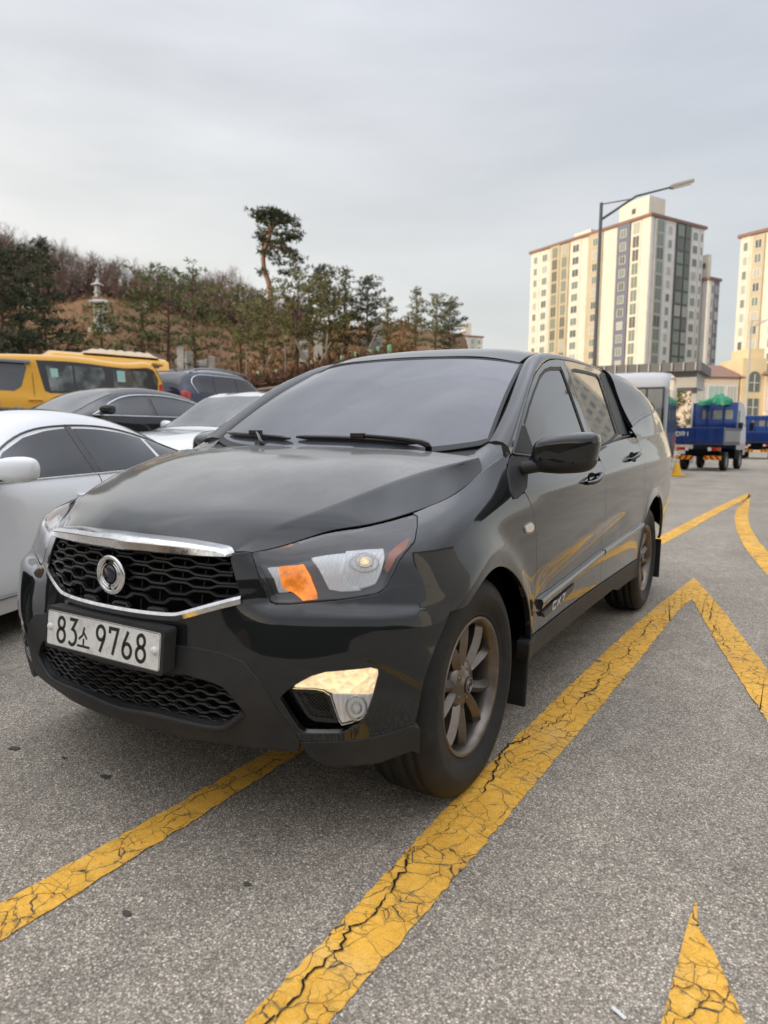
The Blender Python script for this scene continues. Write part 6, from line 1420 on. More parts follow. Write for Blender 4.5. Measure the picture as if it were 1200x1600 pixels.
def build_trees():
    protos = {}
    def get(kind):
        if kind in protos: return copy_tree(protos[kind])
        a_ = dict(dark=dict(H=7.2, spread=2.5, seed=11, leaf=MPINE, crown0=.12, shape='cone', dens=2.0), dark2=dict(H=6.4, spread=2.0, seed=14, leaf=MPINE, crown0=.20, shape='round', dens=1.8), thin=dict(H=5.8, spread=1.75, seed=23, leaf=MPINE3, crown0=.22, shape='ragged', dens=1.25),
                  thin2=dict(H=5.8, spread=1.8, seed=29, leaf=MPINE3, crown0=.26, shape='ragged', dens=1.2, lean=.05), olive=dict(H=5.6, spread=2.1, seed=31, leaf=MPINE2, crown0=.24, shape='round', dens=1.5), olive2=dict(H=6.0, spread=1.9, seed=37, leaf=MPINE2, crown0=.22, shape='cone', dens=1.5), small=dict(H=3.2, spread=1.15, seed=41, leaf=MPINE3, crown0=.14, shape='round', dens=1.6))[kind]
        protos[kind] = pine(**a_); return protos[kind]
    H0 = dict(dark=7.2, dark2=6.4, thin=5.8, thin2=5.8, olive=5.6, olive2=6.0, small=3.2)
    rows = [  # kind, bearing px, base q, top px, label
     ('dark', 78, 4.0, 388, 'tallest dark green pine at the left, wide cone above the yellow van front'), ('dark2', 12, 5.0, 400, 'dark pine cut by the left edge of the photo'), ('dark2', 42, 11.0, 405, 'dark pine squeezed between the edge pine and the tallest dark cone'),
     ('small', 165, 3.6, 492, 'small bushy pine standing alone below the capped gravestone'), ('thin', 226, 5.0, 440, 'slim ragged pine right of the small bushy one'), ('thin2', 266, 7.5, 440, 'ragged pine leaning over the slim pair of gravestones, left side'), ('thin', 306, 4.0, 438, 'ragged pine standing right at the slim pair of gravestones'),
     ('olive', 376, 6.5, 462, 'round green pine left of the tall bent pine trunk'), ('olive', 412, 4.5, 468, 'low round olive pine in front of the tall bent trunk'), ('olive', 464, 3.5, 442, 'full round olive pine, front row, right of the tall bent pine'), ('dark2', 500, 8.5, 430, 'darker pine with a pointed top in the middle of the right-hand group'), ('olive', 512, 4.5, 450, 'dense round olive pine, its trunk dark, in the right-hand group'),
     ('olive2', 537, 5.5, 432, 'tallest pointed olive pine of the right-hand group'), ('dark2', 572, 6.5, 447, 'gappy dark pine at the right shoulder of the right-hand group'), ('olive2', 602, 5.0, 498, 'low sparse pine at the right end of the right-hand group'),
     ('olive2', 645, 6.5, 462, 'pointed sunlit pine, left of the separate pair above the windscreen'), ('olive', 676, 6.0, 474, 'fuller rounder pine, right of the separate pair above the windscreen'), ('dark2', 697, 9.0, 492, 'dim low pine behind the separate pair above the windscreen')]
    for i, (kind, px_, q, top, lab) in enumerate(rows):
        c, d, z = hp((px_-600)/1089.6, q, -.1); hz = 689-(px_-600)*-.0113; ztop = 1.209+(hz-top)/1089.6*d
        place(get(kind), c, d, z, max(.35, (ztop-z)/H0[kind]), i*1.7, lab, group='pines on the hill foot')
    # the tall red pine with a bent bare trunk
    root = empty('pine_tree'); rng = np.random.default_rng(5); tr = MB(); cr = MB(); c, d, z = hp((424-600)/1089.6, 12, -.2); ppm = 1089.6/d
    def loc(px_, py): return np.array([(px_-424)/ppm, 0, (687-py)/ppm+1.209-z])
    tk = [loc(*p) for p in ((424, 530), (424, 480), (421, 455), (416, 440), (413, 425), (415, 408), (421, 392), (424, 380), (428, 362))]; tk[0][2] = 0
    C_ = curve(tk, 30); tr.tube(C_, np.linspace(.20, .09, 30), 9)
    lb = [((420, 395), (448, 385), (466, 372)), ((424, 380), (440, 362), (466, 358)), ((424, 378), (415, 362), (404, 345)), ((426, 366), (440, 350), (455, 346)), ((421, 398), (440, 400), (462, 405), (470, 418)), ((424, 384), (412, 378), (408, 392)), ((428, 362), (426, 350), (422, 343))]
    for l in lb:
        P = curve([loc(p[0]*.9+42.6, p[1]+12*k/2)+np.array([0, rng.uniform(-.8, .8)*k/2, 0]) for k, p in enumerate(l)], 12); tr.tube(P, np.linspace(.11, .03, 12), 5)
        for p in P[3:]:
            for _ in range(2): tri_clump(cr, p+rng.normal(0, .22, 3)*(1, 1.2, .25)+(0, 0, .05), .24, 24, .30, .20, rng)
    for px_, py, w in ((412, 430, 10), (440, 425, 12), (456, 420, 10), (430, 412, 14), (405, 346, 10), (425, 350, 14), (446, 358, 16), (460, 372, 10), (440, 376, 18), (418, 385, 12), (450, 396, 16), (462, 408, 9), (432, 402, 10), (414, 400, 8), (440, 388, 16), (428, 368, 14)):
        for _ in range(6): tri_clump(cr, loc(px_+rng.normal(0, w*.28), py+12+rng.normal(0, 1.3))+np.array([0, rng.normal(0, .7), 0]), .25, 24, .25, .20, rng)
    cr.build('crown', MPINE2D, root); tr.build('trunk', MREDBARK, root); place(root, c, d, z, 1, CAM_YAW, 'tall red pine with bent bare orange trunk, its flat crown alone against the sky')
    # bare trees on the crest
    def bare(seed, H, mt):
        rng = np.random.default_rng(seed); root = empty('bare_tree'); tr = MB(); tw = MB()
        def grow(p, d, L, r, lv):
            q = p+d*L; (tr if lv < 2 else tw).tube([tuple(p), tuple((p+q)/2+rng.normal(0, .04*L, 3)), tuple(q)], [r, r*.85, r*.65], 3 if lv > 1 else 5, cap=False)
            if lv >= 5: return
            for k in range(3 if lv else 5):
                nd = d+rng.normal(0, .42, 3)+np.array([0, 0, .16]); nd /= np.linalg.norm(nd); grow(p+d*L*rng.uniform(.55, 1), nd, L*rng.uniform(.6, .82), r*.55, lv+1)
        grow(np.array([0, 0, 0.]), np.array([.02, 0, 1.]), H*.30, .014*H, 0)
        tw.build('crown', mt, root); tr.build('trunk', mt, root); return root
    bp_ = [bare(s_, 9, mt) for s_, mt in ((1, MTWIG), (2, MTWIG2), (3, MTWIG3))]; used = set(); rng = np.random.default_rng(77)
    labs = 'bare grey-brown winter tree in the leafless wood along the hill crest'
    sky = [(-40, 335), (0, 332), (30, 330), (55, 345), (75, 362), (95, 366), (120, 372), (150, 376), (190, 390), (230, 402), (265, 410), (300, 404), (335, 408), (365, 405), (385, 420), (420, 445), (455, 440)]
    i = 0
    for rr, (q, dy, stp) in enumerate(((58, 0, 13), (50, 14, 15), (42, 34, 17), (36, 54, 21))):
        for px_ in np.arange(-45, 470, stp):
            x = px_+rng.uniform(-6, 6); c, d, z = hp((x-600)/1089.6, q+rng.uniform(-3, 3), -.2); top = np.interp(x, [a_ for a_, _ in sky], [b for _, b in sky])+dy+rng.uniform(-7, 16)
            if 120 < x < 260 and q < 40: continue
            h_ = 1.209+(689-top)/1089.6*d-z
            if h_ < 3.2: continue
            k = int(rng.integers(0, 3)); o = bp_[k] if k not in used else copy_tree(bp_[k]); used.add(k); s_ = h_/9.3
            place(o, c, d, z, s_, rng.uniform(0, 6), labs, 'tree', 'bare trees on the hill crest'); o.scale = (s_*1.15, s_*1.15, s_); i += 1
    # undergrowth of the wood and russet scrub on the bank: one mass each
    def scrub(name, spots, size, mt, seed, n0=16):
        rng = np.random.default_rng(seed); b = MB()
        for x, y, zz, r_ in spots: tri_clump(b, (x, y, zz), r_, n0, 1.0, size*r_, rng, up=.9)
        tag(b.build(name, mt), kind='stuff')
    sp = []
    for _ in range(900):
        px_ = rng.uniform(-60, 480); q = rng.uniform(33, 62); c, d, z = hp((px_-600)/1089.6, q)
        if 110 < px_ < 270 and q < 40: continue
        sp.append((*CD(c, d)[:2], z+.4, rng.uniform(.8, 1.7)))
    scrub('wood_undergrowth', sp, 1.0, MTWIG, 5, 22)
    sp = []
    for _ in range(1500):
        px_ = rng.uniform(-40, 600); q = abs(rng.normal(0, 1.8))+.7; c, d, z = hp((px_-600)/1089.6, q); sp.append((*CD(c, d)[:2], z+.15, rng.uniform(.12, .26)))
    scrub('bank_scrub', sp, 1.0, MRUST, 6, 18)
    sp = []
    for _ in range(2600):
        px_ = rng.uniform(-40, 640); q = rng.uniform(2.5, 32); c, d, z = hp((px_-600)/1089.6, q); sp.append((*CD(c, d)[:2], z+.03, rng.uniform(.18, .4)))
    scrub('hill_grass', sp, 1.0, MSTRAW, 8, 9)
    # green posts of the fence along the bank, with stakes propping the young pines
    spots = [(372, 2.6), (405, 3.1), (430, 3.4), (533, 3.0), (552, 3.4), (572, 3.1), (590, 3.3), (607, 3.2), (344, 2.5)]
    pb = MB(); pb.lathe([(0, .065), (.66, .065), (.69, .05), (.69, .001)], 10, 'Z'); p0 = pb.build('fence_post', MGREEN); used_p = False
    for px_, q in spots:
        c, d, z = hp((px_-600)/1089.6, q, -.1); o = p0 if not used_p else p0.copy()
        if used_p: COL.objects.link(o)
        used_p = True; o.location = CD(c, d, z); o.rotation_euler = (RNG.normal(0, .06), RNG.normal(0, .06), 0); tag(o, 'pale green round post standing on the grassy bank below the pines', 'post', 'green posts along the bank')
    s0 = MB(); s0.tube([(0, 0, 0), (.05, 0, 1.7)], [.035, .03], 6); st0 = s0.build('tree_stake', MBARKG); first = True
    for px_, q, lean in ((396, 3.0, .5), (455, 3.2, .55), (447, 2.6, -.05), (485, 3.0, .45), (492, 3.2, -.5), (505, 2.9, .05), (560, 3.6, .4), (350, 3.0, -.4), (385, 2.2, 0)):
        c, d, z = hp((px_-600)/1089.6, q, -.1); o = st0 if first else st0.copy()
        if not first: COL.objects.link(o)
        first = False; o.location = CD(c, d, z); o.rotation_euler = (0, lean, CAM_YAW); tag(o, 'thin grey wooden stake propping a young pine on the bank', 'stake', 'stakes propping the pines')
MPINE2D = leaf_mat('red_pine_needles', (.036, .046, .028), (.066, .078, .042), (.10, .11, .055))
MTWIG = mat('winter_twigs', (.135, .092, .080), .9, spec=.1); MTWIG2 = mat('grey_twigs', (.19, .145, .125), .9, spec=.1); MTWIG3 = mat('russet_twigs', (.165, .100, .078), .9, spec=.1)
MRUST = leaf_mat('russet_scrub', (.10, .055, .036), (.17, .090, .055), (.24, .14, .085)); MSTRAW = leaf_mat('straw_grass', (.11, .062, .030), (.19, .11, .052), (.22, .15, .075))
MGREEN = mat('pale_green_post', (.20, .42, .22), .5); MBARKG = mat('grey_wood', (.25, .21, .17), .9)
build_trees()
# ---------------------------------------------------------------- buildings, lamps, bus and trucks on the right
def rail_paint(name, col, rough=.7):
    m = mat(name, col, rough); t = NT(m); p = t.gpos(); t.set('Base Color', t.mix(1.0, col, t.ramp(t.noise(p, .5, 5, .6), [(.3, (.90, .90, .89)), (.7, (1.05, 1.05, 1.05))]), 'MULTIPLY')); return m
MCREAM = rail_paint('cream_render', (.70, .655, .56)); MWHITE = rail_paint('white_render', (.70, .69, .67)); MOCHRE = rail_paint('ochre_render', (.50, .43, .30)); MSLATE = rail_paint('slate_render', (.16, .17, .22)); MDGREY = rail_paint('dark_grey_render', (.13, .13, .135)); MROOFT = rail_paint('brown_tiles', (.24, .14, .11)); MBAND = rail_paint('grey_render', (.44, .44, .43))
MWIN = mat('window_glass_far', (.19, .23, .19), .12, spec=.6); MWIN2 = mat('window_glass_dark', (.11, .12, .10), .12, spec=.6); MWIN3 = mat('window_blind', (.40, .41, .36), .4)
MFRAME = mat('window_frame', (.62, .62, .60), .5)
def tower(loc, ang, wl, wr, H, floors, label, bands_l, bands_r, name='apartment_tower', seed=1, z0=2.2, split=False, cat='apartment block'):
    """corner block: the corner at loc, the left wall running off at ang+90, the right wall at ang; bands: (from, to, material, window width, kind)"""
    root = empty(name, loc, ang); tag(root, label, cat); rng = np.random.default_rng(seed)
    b = MB(); b.add([(0, 0, 0), (wr, 0, 0), (wr, wl, 0), (0, wl, 0), (0, 0, H), (wr, 0, H), (wr, wl, H), (0, wl, H)], [(0, 1, 5, 4), (1, 2, 6, 5), (2, 3, 7, 6), (3, 0, 4, 7), (4, 5, 6, 7)]); b.build('wall', MWHITE if not split else MCREAM, root)
    fh = (H-z0-.8)/floors
    for face, bands, L in (('l', bands_l, wl), ('r', bands_r, wr)):
        def P(a_, z, o): return (-o, a_, z) if face == 'l' else (a_, -o, z)
        sg = 1 if face == 'r' else -1
        def quad(mb, a0, a1, za, zb, o):
            V = [P(a0, za, o), P(a1, za, o), P(a1, zb, o), P(a0, zb, o)]; mb.add(V, [(0, 1, 2, 3) if sg > 0 else (3, 2, 1, 0)])
        def slab(mb, a0, a1, za, zb, o0, o1):
            V = [P(a, z, o) for o in (o0, o1) for a, z in ((a0, za), (a1, za), (a1, zb), (a0, zb))]; F = [(4, 5, 6, 7), (0, 4, 7, 3), (1, 2, 6, 5), (3, 7, 6, 2), (0, 1, 5, 4)]
            mb.add(V, F if sg > 0 else [f[::-1] for f in F])
        for k, (f0, f1, mt, ww, kind) in enumerate(bands):
            a0, a1 = f0*L, f1*L; dep = .35 if mt not in (MWHITE, MCREAM) else .12
            b = MB(); slab(b, a0, a1, 0, H-(.0 if kind != 'tall' else -.0)-.25*(k % 2), 0, dep); b.build('wall_band', mt, root)
            if kind == 'none': continue
            for fl in range(floors):
                za = z0+fl*fh+fh*.30; zb = z0+fl*fh+fh*(.86 if kind != 'tall' else 1.12); c = (a0+a1)/2; w_ = (a1-a0)*ww
                mt2 = (MWIN, MWIN2, MWIN3)[int(rng.choice(3, p=[.55, .25, .2]))]
                fb = MB(); slab(fb, c-w_/2-.10, c+w_/2+.10, za-.10, zb+.08, dep, dep+.05); fo = fb.build('window', MFRAME if kind != 'tall' else mt, root)
                gb = MB()
                n = 2 if w_ > 1.0 else 1
                for j in range(n):
                    g0 = c-w_/2+w_*j/n+.05; g1 = c-w_/2+w_*(j+1)/n-.05; quad(gb, g0, g1, za, zb, dep+.062)
                gb.build('pane', mt2, fo)
    b = MB(); b.box((wr/2, wl/2, H+.30), (wr+.9, wl+.9, .6)); b.build('cornice', MROOFT, root)
    for (x, y, a_, c, h_) in ((wr*.20, wl*.10, wr*.30, wl*.22, 5.2), (wr*.35, wl*.62, wr*.40, wl*.15, 3.2)):
        b = MB(); b.box((x+a_/2, y+c/2, H+.6+h_/2), (a_, c, h_)); o = b.build('roof_house', MCREAM, root); b = MB(); b.box((x-.03, y+c*.5, H+.6+h_*.55), (.08, 1.0, 1.1)); b.build('vent', MWIN2, o)
    return root
def build_right():
    ang = math.atan2(*reversed([CD(73.6, 160.4)[k]-CD(56, 150)[k] for k in (0, 1)]))
    BL = [(0, .05, MCREAM, .5, 'none'), (.06, .135, MCREAM, .62, 'tall'), (.14, .235, MSLATE, .42, 'win'), (.24, .34, MCREAM, .2, 'none'), (.35, .46, MOCHRE, .36, 'win'), (.47, .52, MCREAM, .5, 'none'), (.53, .62, MCREAM, .6, 'win'), (.63, .71, MOCHRE, .55, 'tall'), (.715, .80, MOCHRE, .55, 'tall'), (.82, .90, MCREAM, .58, 'win'), (.91, .99, MCREAM, .40, 'win')]
    BR = [(0, .05, MWHITE, .5, 'none'), (.07, .24, MBAND, .70, 'tall'), (.26, .44, MWHITE, .34, 'win'), (.46, .60, MDGREY, .80, 'tall'), (.61, .72, MDGREY, .80, 'tall'), (.75, .90, MWHITE, .56, 'win'), (.91, .99, MWHITE, .40, 'win')]
    tower(CD(54.6, 150, 0), ang, 36, 17.5, 47.4, 16, 'tall cream and white apartment tower behind the street lamp, with slate and ochre stripes', BL, BR, seed=3)
    # lower wing behind its right end
    tower(CD(71.0, 158, 0), ang, 10, 3.4, 36.5, 12, 'narrow lower apartment block showing at the right edge of the striped tower', [(0, .98, MWHITE, .3, 'none')], [(.08, .48, MWHITE, .5, 'win'), (.52, .94, MSLATE, .5, 'win')], seed=4)
    tower(CD(84.2, 115, 0), ang, 30, 20, 40.6, 14, 'cream apartment tower with brown roof edge, cut off by the right side of the photo', [(.05, .14, MCREAM, .5, 'win'), (.18, .30, MCREAM, .6, 'win'), (.36, .46, MOCHRE, .55, 'tall'), (.50, .62, MCREAM, .6, 'win'), (.70, .80, MCREAM, .5, 'win'), (.83, .91, MOCHRE, .55, 'win'), (.93, .99, MCREAM, .5, 'win')], [(.03, .16, MCREAM, .45, 'win'), (.20, .38, MCREAM, .62, 'win'), (.42, .58, MCREAM, .62, 'win'), (.62, .78, MCREAM, .45, 'win'), (.82, .96, MCREAM, .6, 'win')], seed=5, split=True)
    for i, (c, d, H, lab) in enumerate(((31.8, 300, 44, 'small far-off cream apartment block beside the pair of pines, above the pickup roof'),)):
        tower(CD(c, d, 0), CAM_YAW+.35, 10, 10, H, 14, lab, [(.05, .3, MCREAM, .5, 'win'), (.38, .62, MOCHRE, .5, 'win'), (.7, .95, MCREAM, .5, 'win')], [(.05, .3, MCREAM, .5, 'win'), (.38, .62, MBAND, .5, 'win'), (.7, .95, MCREAM, .5, 'win')], name='distant_apartment_block', seed=9, split=True)
    # blocks across the road behind the photographer: they show as reflections in the paintwork
    tower(CD(52, 4, 0), CAM_YAW+pi*.70, 30, 14, 24, 7, 'cream apartment block to the right of the lot, outside the photo', [(.03, .2, MCREAM, .6, 'win'), (.24, .42, MCREAM, .5, 'win'), (.46, .6, MOCHRE, .5, 'win'), (.64, .8, MCREAM, .6, 'win'), (.84, .97, MCREAM, .5, 'win')], [(.05, .3, MCREAM, .5, 'win'), (.38, .62, MBAND, .5, 'win'), (.7, .95, MCREAM, .5, 'win')], seed=11)
    # low hall with brown hipped roofs and an arched stair tower
    MPINK = rail_paint('pale_pink_render', (.66, .55, .45)); MGL = mat('greenish_curtain_wall', (.30, .42, .37), .2, spec=.6)
    def hall(c, d, w, H, label, cols):
        o = empty('hall_building', CD(c, d, 0), CAM_YAW+.06); tag(o, label, 'building')
        b = MB(); b.box((0, 5, H/2), (w, 10, H)); b.build('wall', MPINK, o)
        b = MB(); V = [(-w/2-.5, -.5, H+.02), (w/2+.5, -.5, H+.02), (w/2+.5, 10.5, H+.02), (-w/2-.5, 10.5, H+.02), (-w/2+1.0, 2.4, H+1.6), (w/2-1.0, 2.4, H+1.6), (w/2-1, 7, H+1.6), (-w/2+1, 7, H+1.6)]; b.add(V, [(0, 1, 5, 4), (1, 2, 6, 5), (2, 3, 7, 6), (3, 0, 4, 7), (4, 5, 6, 7), (3, 2, 1, 0)]); b.build('roof', MROOFT, o)
        for fl in range(2):
            za = H*(.08+.48*fl); zb = H*(.40+.48*fl)
            for k, (x0, x1) in enumerate(cols):
                fb = MB(); fb.box(((x0+x1)/2*w, -.06, (za+zb)/2), ((x1-x0)*w+.3, .12, zb-za+.3)); fo = fb.build('window', MFRAME, o); gb = MB(); n = 3
                for j in range(n): gb.box(((x0+(x1-x0)*(j+.5)/n)*w, -.14, (za+zb)/2), ((x1-x0)*w/n-.12, .03, zb-za)); 
                gb.build('pane', MGL if (k+fl) % 2 == 0 else MWIN3, fo)
        b = MB(); b.box((0, -.2, H*.50), (w+.2, .5, .35)); b.build('string_course', MCREAM, o)
    hall(38.2, 82, 5.8, 8.6, 'low pink hall with brown hipped roof, above the nearer blue truck', [(-.44, -.2), (-.14, .18), (.24, .44)])
    hall(47.2, 82, 6.4, 8.9, 'low pink hall with brown hipped roof at the right edge of the photo', [(-.44, -.22), (-.14, .44)])
    o = empty('stair_tower', CD(42.7, 82, 0), CAM_YAW+.06); tag(o, 'yellow cream stair tower with tall arched windows between the two pink halls', 'building')
    MY2 = rail_paint('yellow_cream_render', (.68, .55, .34)); b = MB(); b.box((0, 2.5, 5.4), (2.9, 5, 10.8)); b.build('wall', MY2, o); b = MB(); b.box((.5, 2.5, 11.4), (1.9, 3.6, 1.2)); b.build('roof_house', MY2, o)
    for za, zb in ((7.0, 9.0), (4.2, 6.2), (1.5, 3.4)):
        b = MB(); b.prism([(-.62, za), (.62, za)]+([(.62*cos(t), zb-.3+.62*sin(t)) for t in np.linspace(0, pi, 9)] if za > 6 else [(.62, zb), (-.62, zb)]), -.02, -.10, lambda x, z, y: (x, y, z)); fo = b.build('window', MWIN2, o); b = MB(); b.box((0, -.12, (za+zb)/2), (.07, .05, zb-za)); b.box((0, -.12, (za+zb)/2), (1.2, .05, .07)); b.build('glazing_bar', MFRAME, fo)
    # long flat-roofed shelter behind the bus
    o = empty('flat_roof_shelter', CD(13.2, 40, 0), CAM_YAW-.55); tag(o, 'long low grey flat-roofed shelter over the bus, behind the pickup bed cover', 'shelter')
    b = MB(); b.box((0, 0, 5.0), (9, 4, .45)); b.build('roof', MDGREY, o); b = MB()
    for k in range(16): b.box((-4.3+k*.57, -2.05, 5.0), (.06, .08, .40))
    b.build('fascia_rib', MBAND, o); b = MB(); b.box((0, .4, 4.4), (8.4, 3, .8)); b.build('beam', MBAND, o)
    for x in (-4, 0, 4):
        b = MB(); b.bbox((x, 0, 2.2), (.25, .25, 4.4), .02); b.build('column', MBAND, o)
    # lamp posts
    MPOLE = mat('lamp_post_grey', (.075, .078, .082), .5, .3); MLED = mat('lamp_head', (.30, .29, .26), .5)
    def lamp(c, d, H, arm, label, pc, rise):
        o = empty('street_lamp', CD(c, d, 0), CAM_YAW); tag(o, label, 'street lamp'); b = MB(); b.lathe([(0, .15), (.5, .14), (.52, .095), (H, .068), (H, .001)], 14, 'Z'); b.build('post', pc, o)
        b = MB(); b.bbox((0, 0, .03), (.5, .5, .06), .01); b.build('base_plate', pc, o)
        b = MB(); b.tube([(0, 0, H-.68), (arm*.5, 0, H-.68+rise*.62), (arm, 0, H+rise*.42)], [.055, .045, .038], 8); b.build('arm', pc, o)
        b = MB(); b.tube([(0, 0, H-.06), (arm*.42, 0, H-.68+rise*.54)], .024, 6); b.build('tie_rod', pc, o)
        hd = Vector((arm+.42, 0, H+rise*.42+.13)); M_ = Matrix.Rotation(radians(-15), 3, 'Y'); b = MB(); b.bbox(hd, (.95, .30, .14), .04, M_); lh = b.build('lamp_head', MLED, o); b = MB(); b.bbox(hd+Vector((.02, 0, -.085)), (.8, .24, .03), .01, M_); b.build('lamp_lens', M['white'], lh)
    lamp(.2945*30, 30, 10.95, 2.85, 'tall dark grey street lamp with one long arm in front of the striped tower', MPOLE, 1.55)
    lamp(.512*66, 66, 12.4, 3.0, 'thin pale street lamp, farther off, rising in front of the yellow stair tower', mat('pale_post', (.36, .35, .33), .5), 1.2)
    # silver bus
    MSIL = paint('bus_silver', (.36, .39, .42), dust=.2, dustcol=(.5, .5, .5)); bo = empty('bus', CD(7.12, 26.7, 0), CAM_YAW-.50); bo.scale = (1.13, 1.13, 1.13); tag(bo, 'silver bus with large side windows standing behind the pickup tail', 'bus')
    L = 8.6; sec = [(-1.15, .45), (-1.2, .6), (-1.2, 1.7), (-1.14, 2.6), (-1.05, 2.95), (-.8, 3.14), (-.3, 3.2), (.3, 3.2), (.8, 3.14), (1.05, 2.95), (1.14, 2.6), (1.2, 1.7), (1.2, .6), (1.15, .45)]
    b = MB(); P = []
    for i, (x, k) in enumerate(((0, .90), (.06, .95), (.25, .985), (.6, 1), (L-.8, 1), (L-.3, .98), (L-.08, .95), (L, .88))): P.append([(-x+L*.5+2.0-3.2, y*k, (z-.45)*(.55+.45*k)+.45) for y, z in sec])
    x0 = L*.5-1.2; b.grid(P[::-1]); b.add(P[0], [tuple(range(14))]); b.add(P[-1], [tuple(range(14))[::-1]]); b.build('body', MSIL, bo)
    ws_ = [(x0-.16, x0-.58), (x0-.64, x0-1.95), (x0-2.0, x0-3.5), (x0-3.55, x0-5.1), (x0-5.15, x0-6.7), (x0-6.75, x0-8.1)]
    for sd in (-1, 1):
        b = MB(); zz = [(1.25, 1.214), (2.05, 1.188), (2.68, 1.148)]; b.grid([[(x, sd*yy, z) for z, yy in zz] for x in (np.linspace(x0-.10, x0-8.2, 12) if sd < 0 else np.linspace(x0-8.2, x0-.10, 12))], smooth=False); gb = b.build('glass_band', M['gloss_black'], bo)
        for a_, c in ws_:
            b = MB(); b.grid([[(x, sd*(yy+.006), z) for z, yy in ((1.32, 1.211), (2.05, 1.188), (2.62, 1.152))] for x in ((a_, c) if sd < 0 else (c, a_))], smooth=False); b.build('pane', M['bus_pane'], gb)
        b = MB(); b.tube([(x0-.1, sd*1.21, 1.30), (x0-8.3, sd*1.21, 1.30)], .02, 6); b.build('waist_trim', M['trim'], bo)
    b = MB(); b.grid([[(x0+.02, y*1.05, 1.35), (x0+.015, y*1.0, 2.0), (x0+.01, y*.95, 2.62)] for y in (-1.0, 0, 1.0)], smooth=False); b.build('rear_window', M['bus_pane'], bo)
    for s_ in (-1, 1):
        b = MB(); b.bbox((x0-.0, s_*.95, 1.05), (.05, .16, .5), .02); b.build('tail_light', M['red_lens'], bo)
    b = MB(); b.box((x0-L/2, 0, .42), (L-.5, 1.9, .25)); b.build('underbody', M['void'], bo)
    for x in (x0-1.8, x0-6.6):
        for s_ in (-1, 1): w_ = empty('wheel', (x, s_*1.02, .42), pi/2*s_, bo); simple_wheel(w_, .42)
    # blue trucks
    MBLUE = paint('truck_blue', (.012, .040, .175), dust=.25, dustcol=(.2, .22, .28), rough=.3); MBED = rail_paint('truck_bed_grey', (.11, .12, .15))
    def truck(loc, rz, label, k=1.0, tarp=True, text=None):
        o = empty('truck', loc, rz); tag(o, label, 'truck'); o.scale = (k, k, k)    # rear end faces -Y
        b = MB(); b.box((0, 2.3, .62), (.75, 4.4, .16)); b.box((0, .12, .72), (1.5, .16, .2)); b.build('chassis', M['void'], o)
        b = MB(); b.bbox((0, 1.5, 1.02), (1.68, 2.9, .10), .015); b.build('bed_floor', MBED, o)
        g = MB(); g.bbox((0, .03, 1.32), (1.68, .06, .58), .012); gt = g.build('tailgate', MBLUE, o)
        for x in (-.6, -.2, .2, .6):
            b = MB(); b.bbox((x, -.012, 1.32), (.05, .03, .52), .008); b.build('gate_rib', MBLUE, gt)
        for s_ in (-1, 1):
            b = MB(); b.bbox((s_*.82, 1.50, 1.32), (.05, 2.86, .58), .012); sd = b.build('bed_side', MBED, o)
            b = MB()
            for j in range(22): b.box((s_*.85, .2+j*.125, 1.30), (.02, .05, .40))
            b.build('side_rib', MBAND, sd)
            b = MB(); b.bbox((s_*.55, -.03, .82), (.44, .06, .13), .015); tl_ = b.build('tail_light', M['red_lens'], o)
            for dx, mt in ((-.155, 'white'), (.155, 'amber_reflex')):
                b = MB(); b.bbox((s_*.55+dx*(1 if s_ > 0 else -1)*1.0, -.066, .82), (.12, .012, .12), .004); b.build('lamp_segment', M[mt], tl_)
            b = MB(); b.bbox((s_*.50, -.02, .50), (.60, .02, .15), .004); rp = b.build('reflector_plate', M['amber_reflex2'], o)
            b = MB()
            for j in range(3):
                x = s_*.50-.22+j*.2; b.add([(x, -.034, .43), (x+.09, -.034, .43), (x+.09+.10*-s_, -.034, .57), (x+.10*-s_, -.034, .57)], [(0, 1, 2, 3)])
            b.build('reflector_stripe', M['red_lens'], rp)
        b = MB(); b.bbox((-.60, -.05, .70), (.30, .02, .14), .004); b.build('number_plate', M['plate'], o)
        # tall steel headboard with three openings
        hb = MB(); za, zb = 1.05, 2.62
        for x0_, x1_, z0_, z1_ in ((-.82, .82, za, 1.98), (-.82, .82, 2.36, zb), (-.82, -.50, 1.98, 2.36), (-.18, -.10, 1.98, 2.36), (.26, .34, 1.98, 2.36), (.66, .82, 1.98, 2.36)): hb.box(((x0_+x1_)/2, 2.30, (z0_+z1_)/2), (x1_-x0_, .06, z1_-z0_))
        h_ = hb.build('headboard', MBLUE, o); b = MB()
        for x in (-.78, -.3, .3, .78): b.bbox((x, 2.24, 1.85), (.06, .05, 1.55), .01)
        b.build('headboard_post', MBLUE, h_)
        b = MB(); b.add([(-.5, 2.33, 1.98), (.66, 2.33, 1.98), (.66, 2.33, 2.36), (-.5, 2.33, 2.36)], [(0, 1, 2, 3)]); b.build('headboard_opening', M['bus_pane'], h_)
        # cab
        cp = [(2.50, .75), (2.50, 2.55), (2.75, 2.66), (3.5, 2.62), (3.85, 2.40), (4.22, 1.65), (4.30, 1.2), (4.30, .6), (3.9, .55), (3.85, .78), (3.1, .78), (3.0, .62)]
        b = MB(); b.prism(cp, -.80, .80, lambda y, z, x: (x, y, z)); cb = b.build('cab', MBLUE, o, bevel=.04)
        for s_ in (-1, 1):
            b = MB(); b.prism([(2.75, 1.62), (2.75, 2.32), (3.55, 2.32), (4.0, 1.65)], .801, .815, lambda y, z, x: (s_*x, y, z)); b.build('side_window', M['tint'], cb)
            b = MB(); b.tube([(s_*.80, 4.05, 1.75), (s_*1.0, 4.15, 1.85), (s_*1.02, 4.15, 1.6)], .015, 6); b.bbox((s_*1.02, 4.15, 1.72), (.17, .06, .34), .02); b.build('door_mirror', M['seal'], cb)
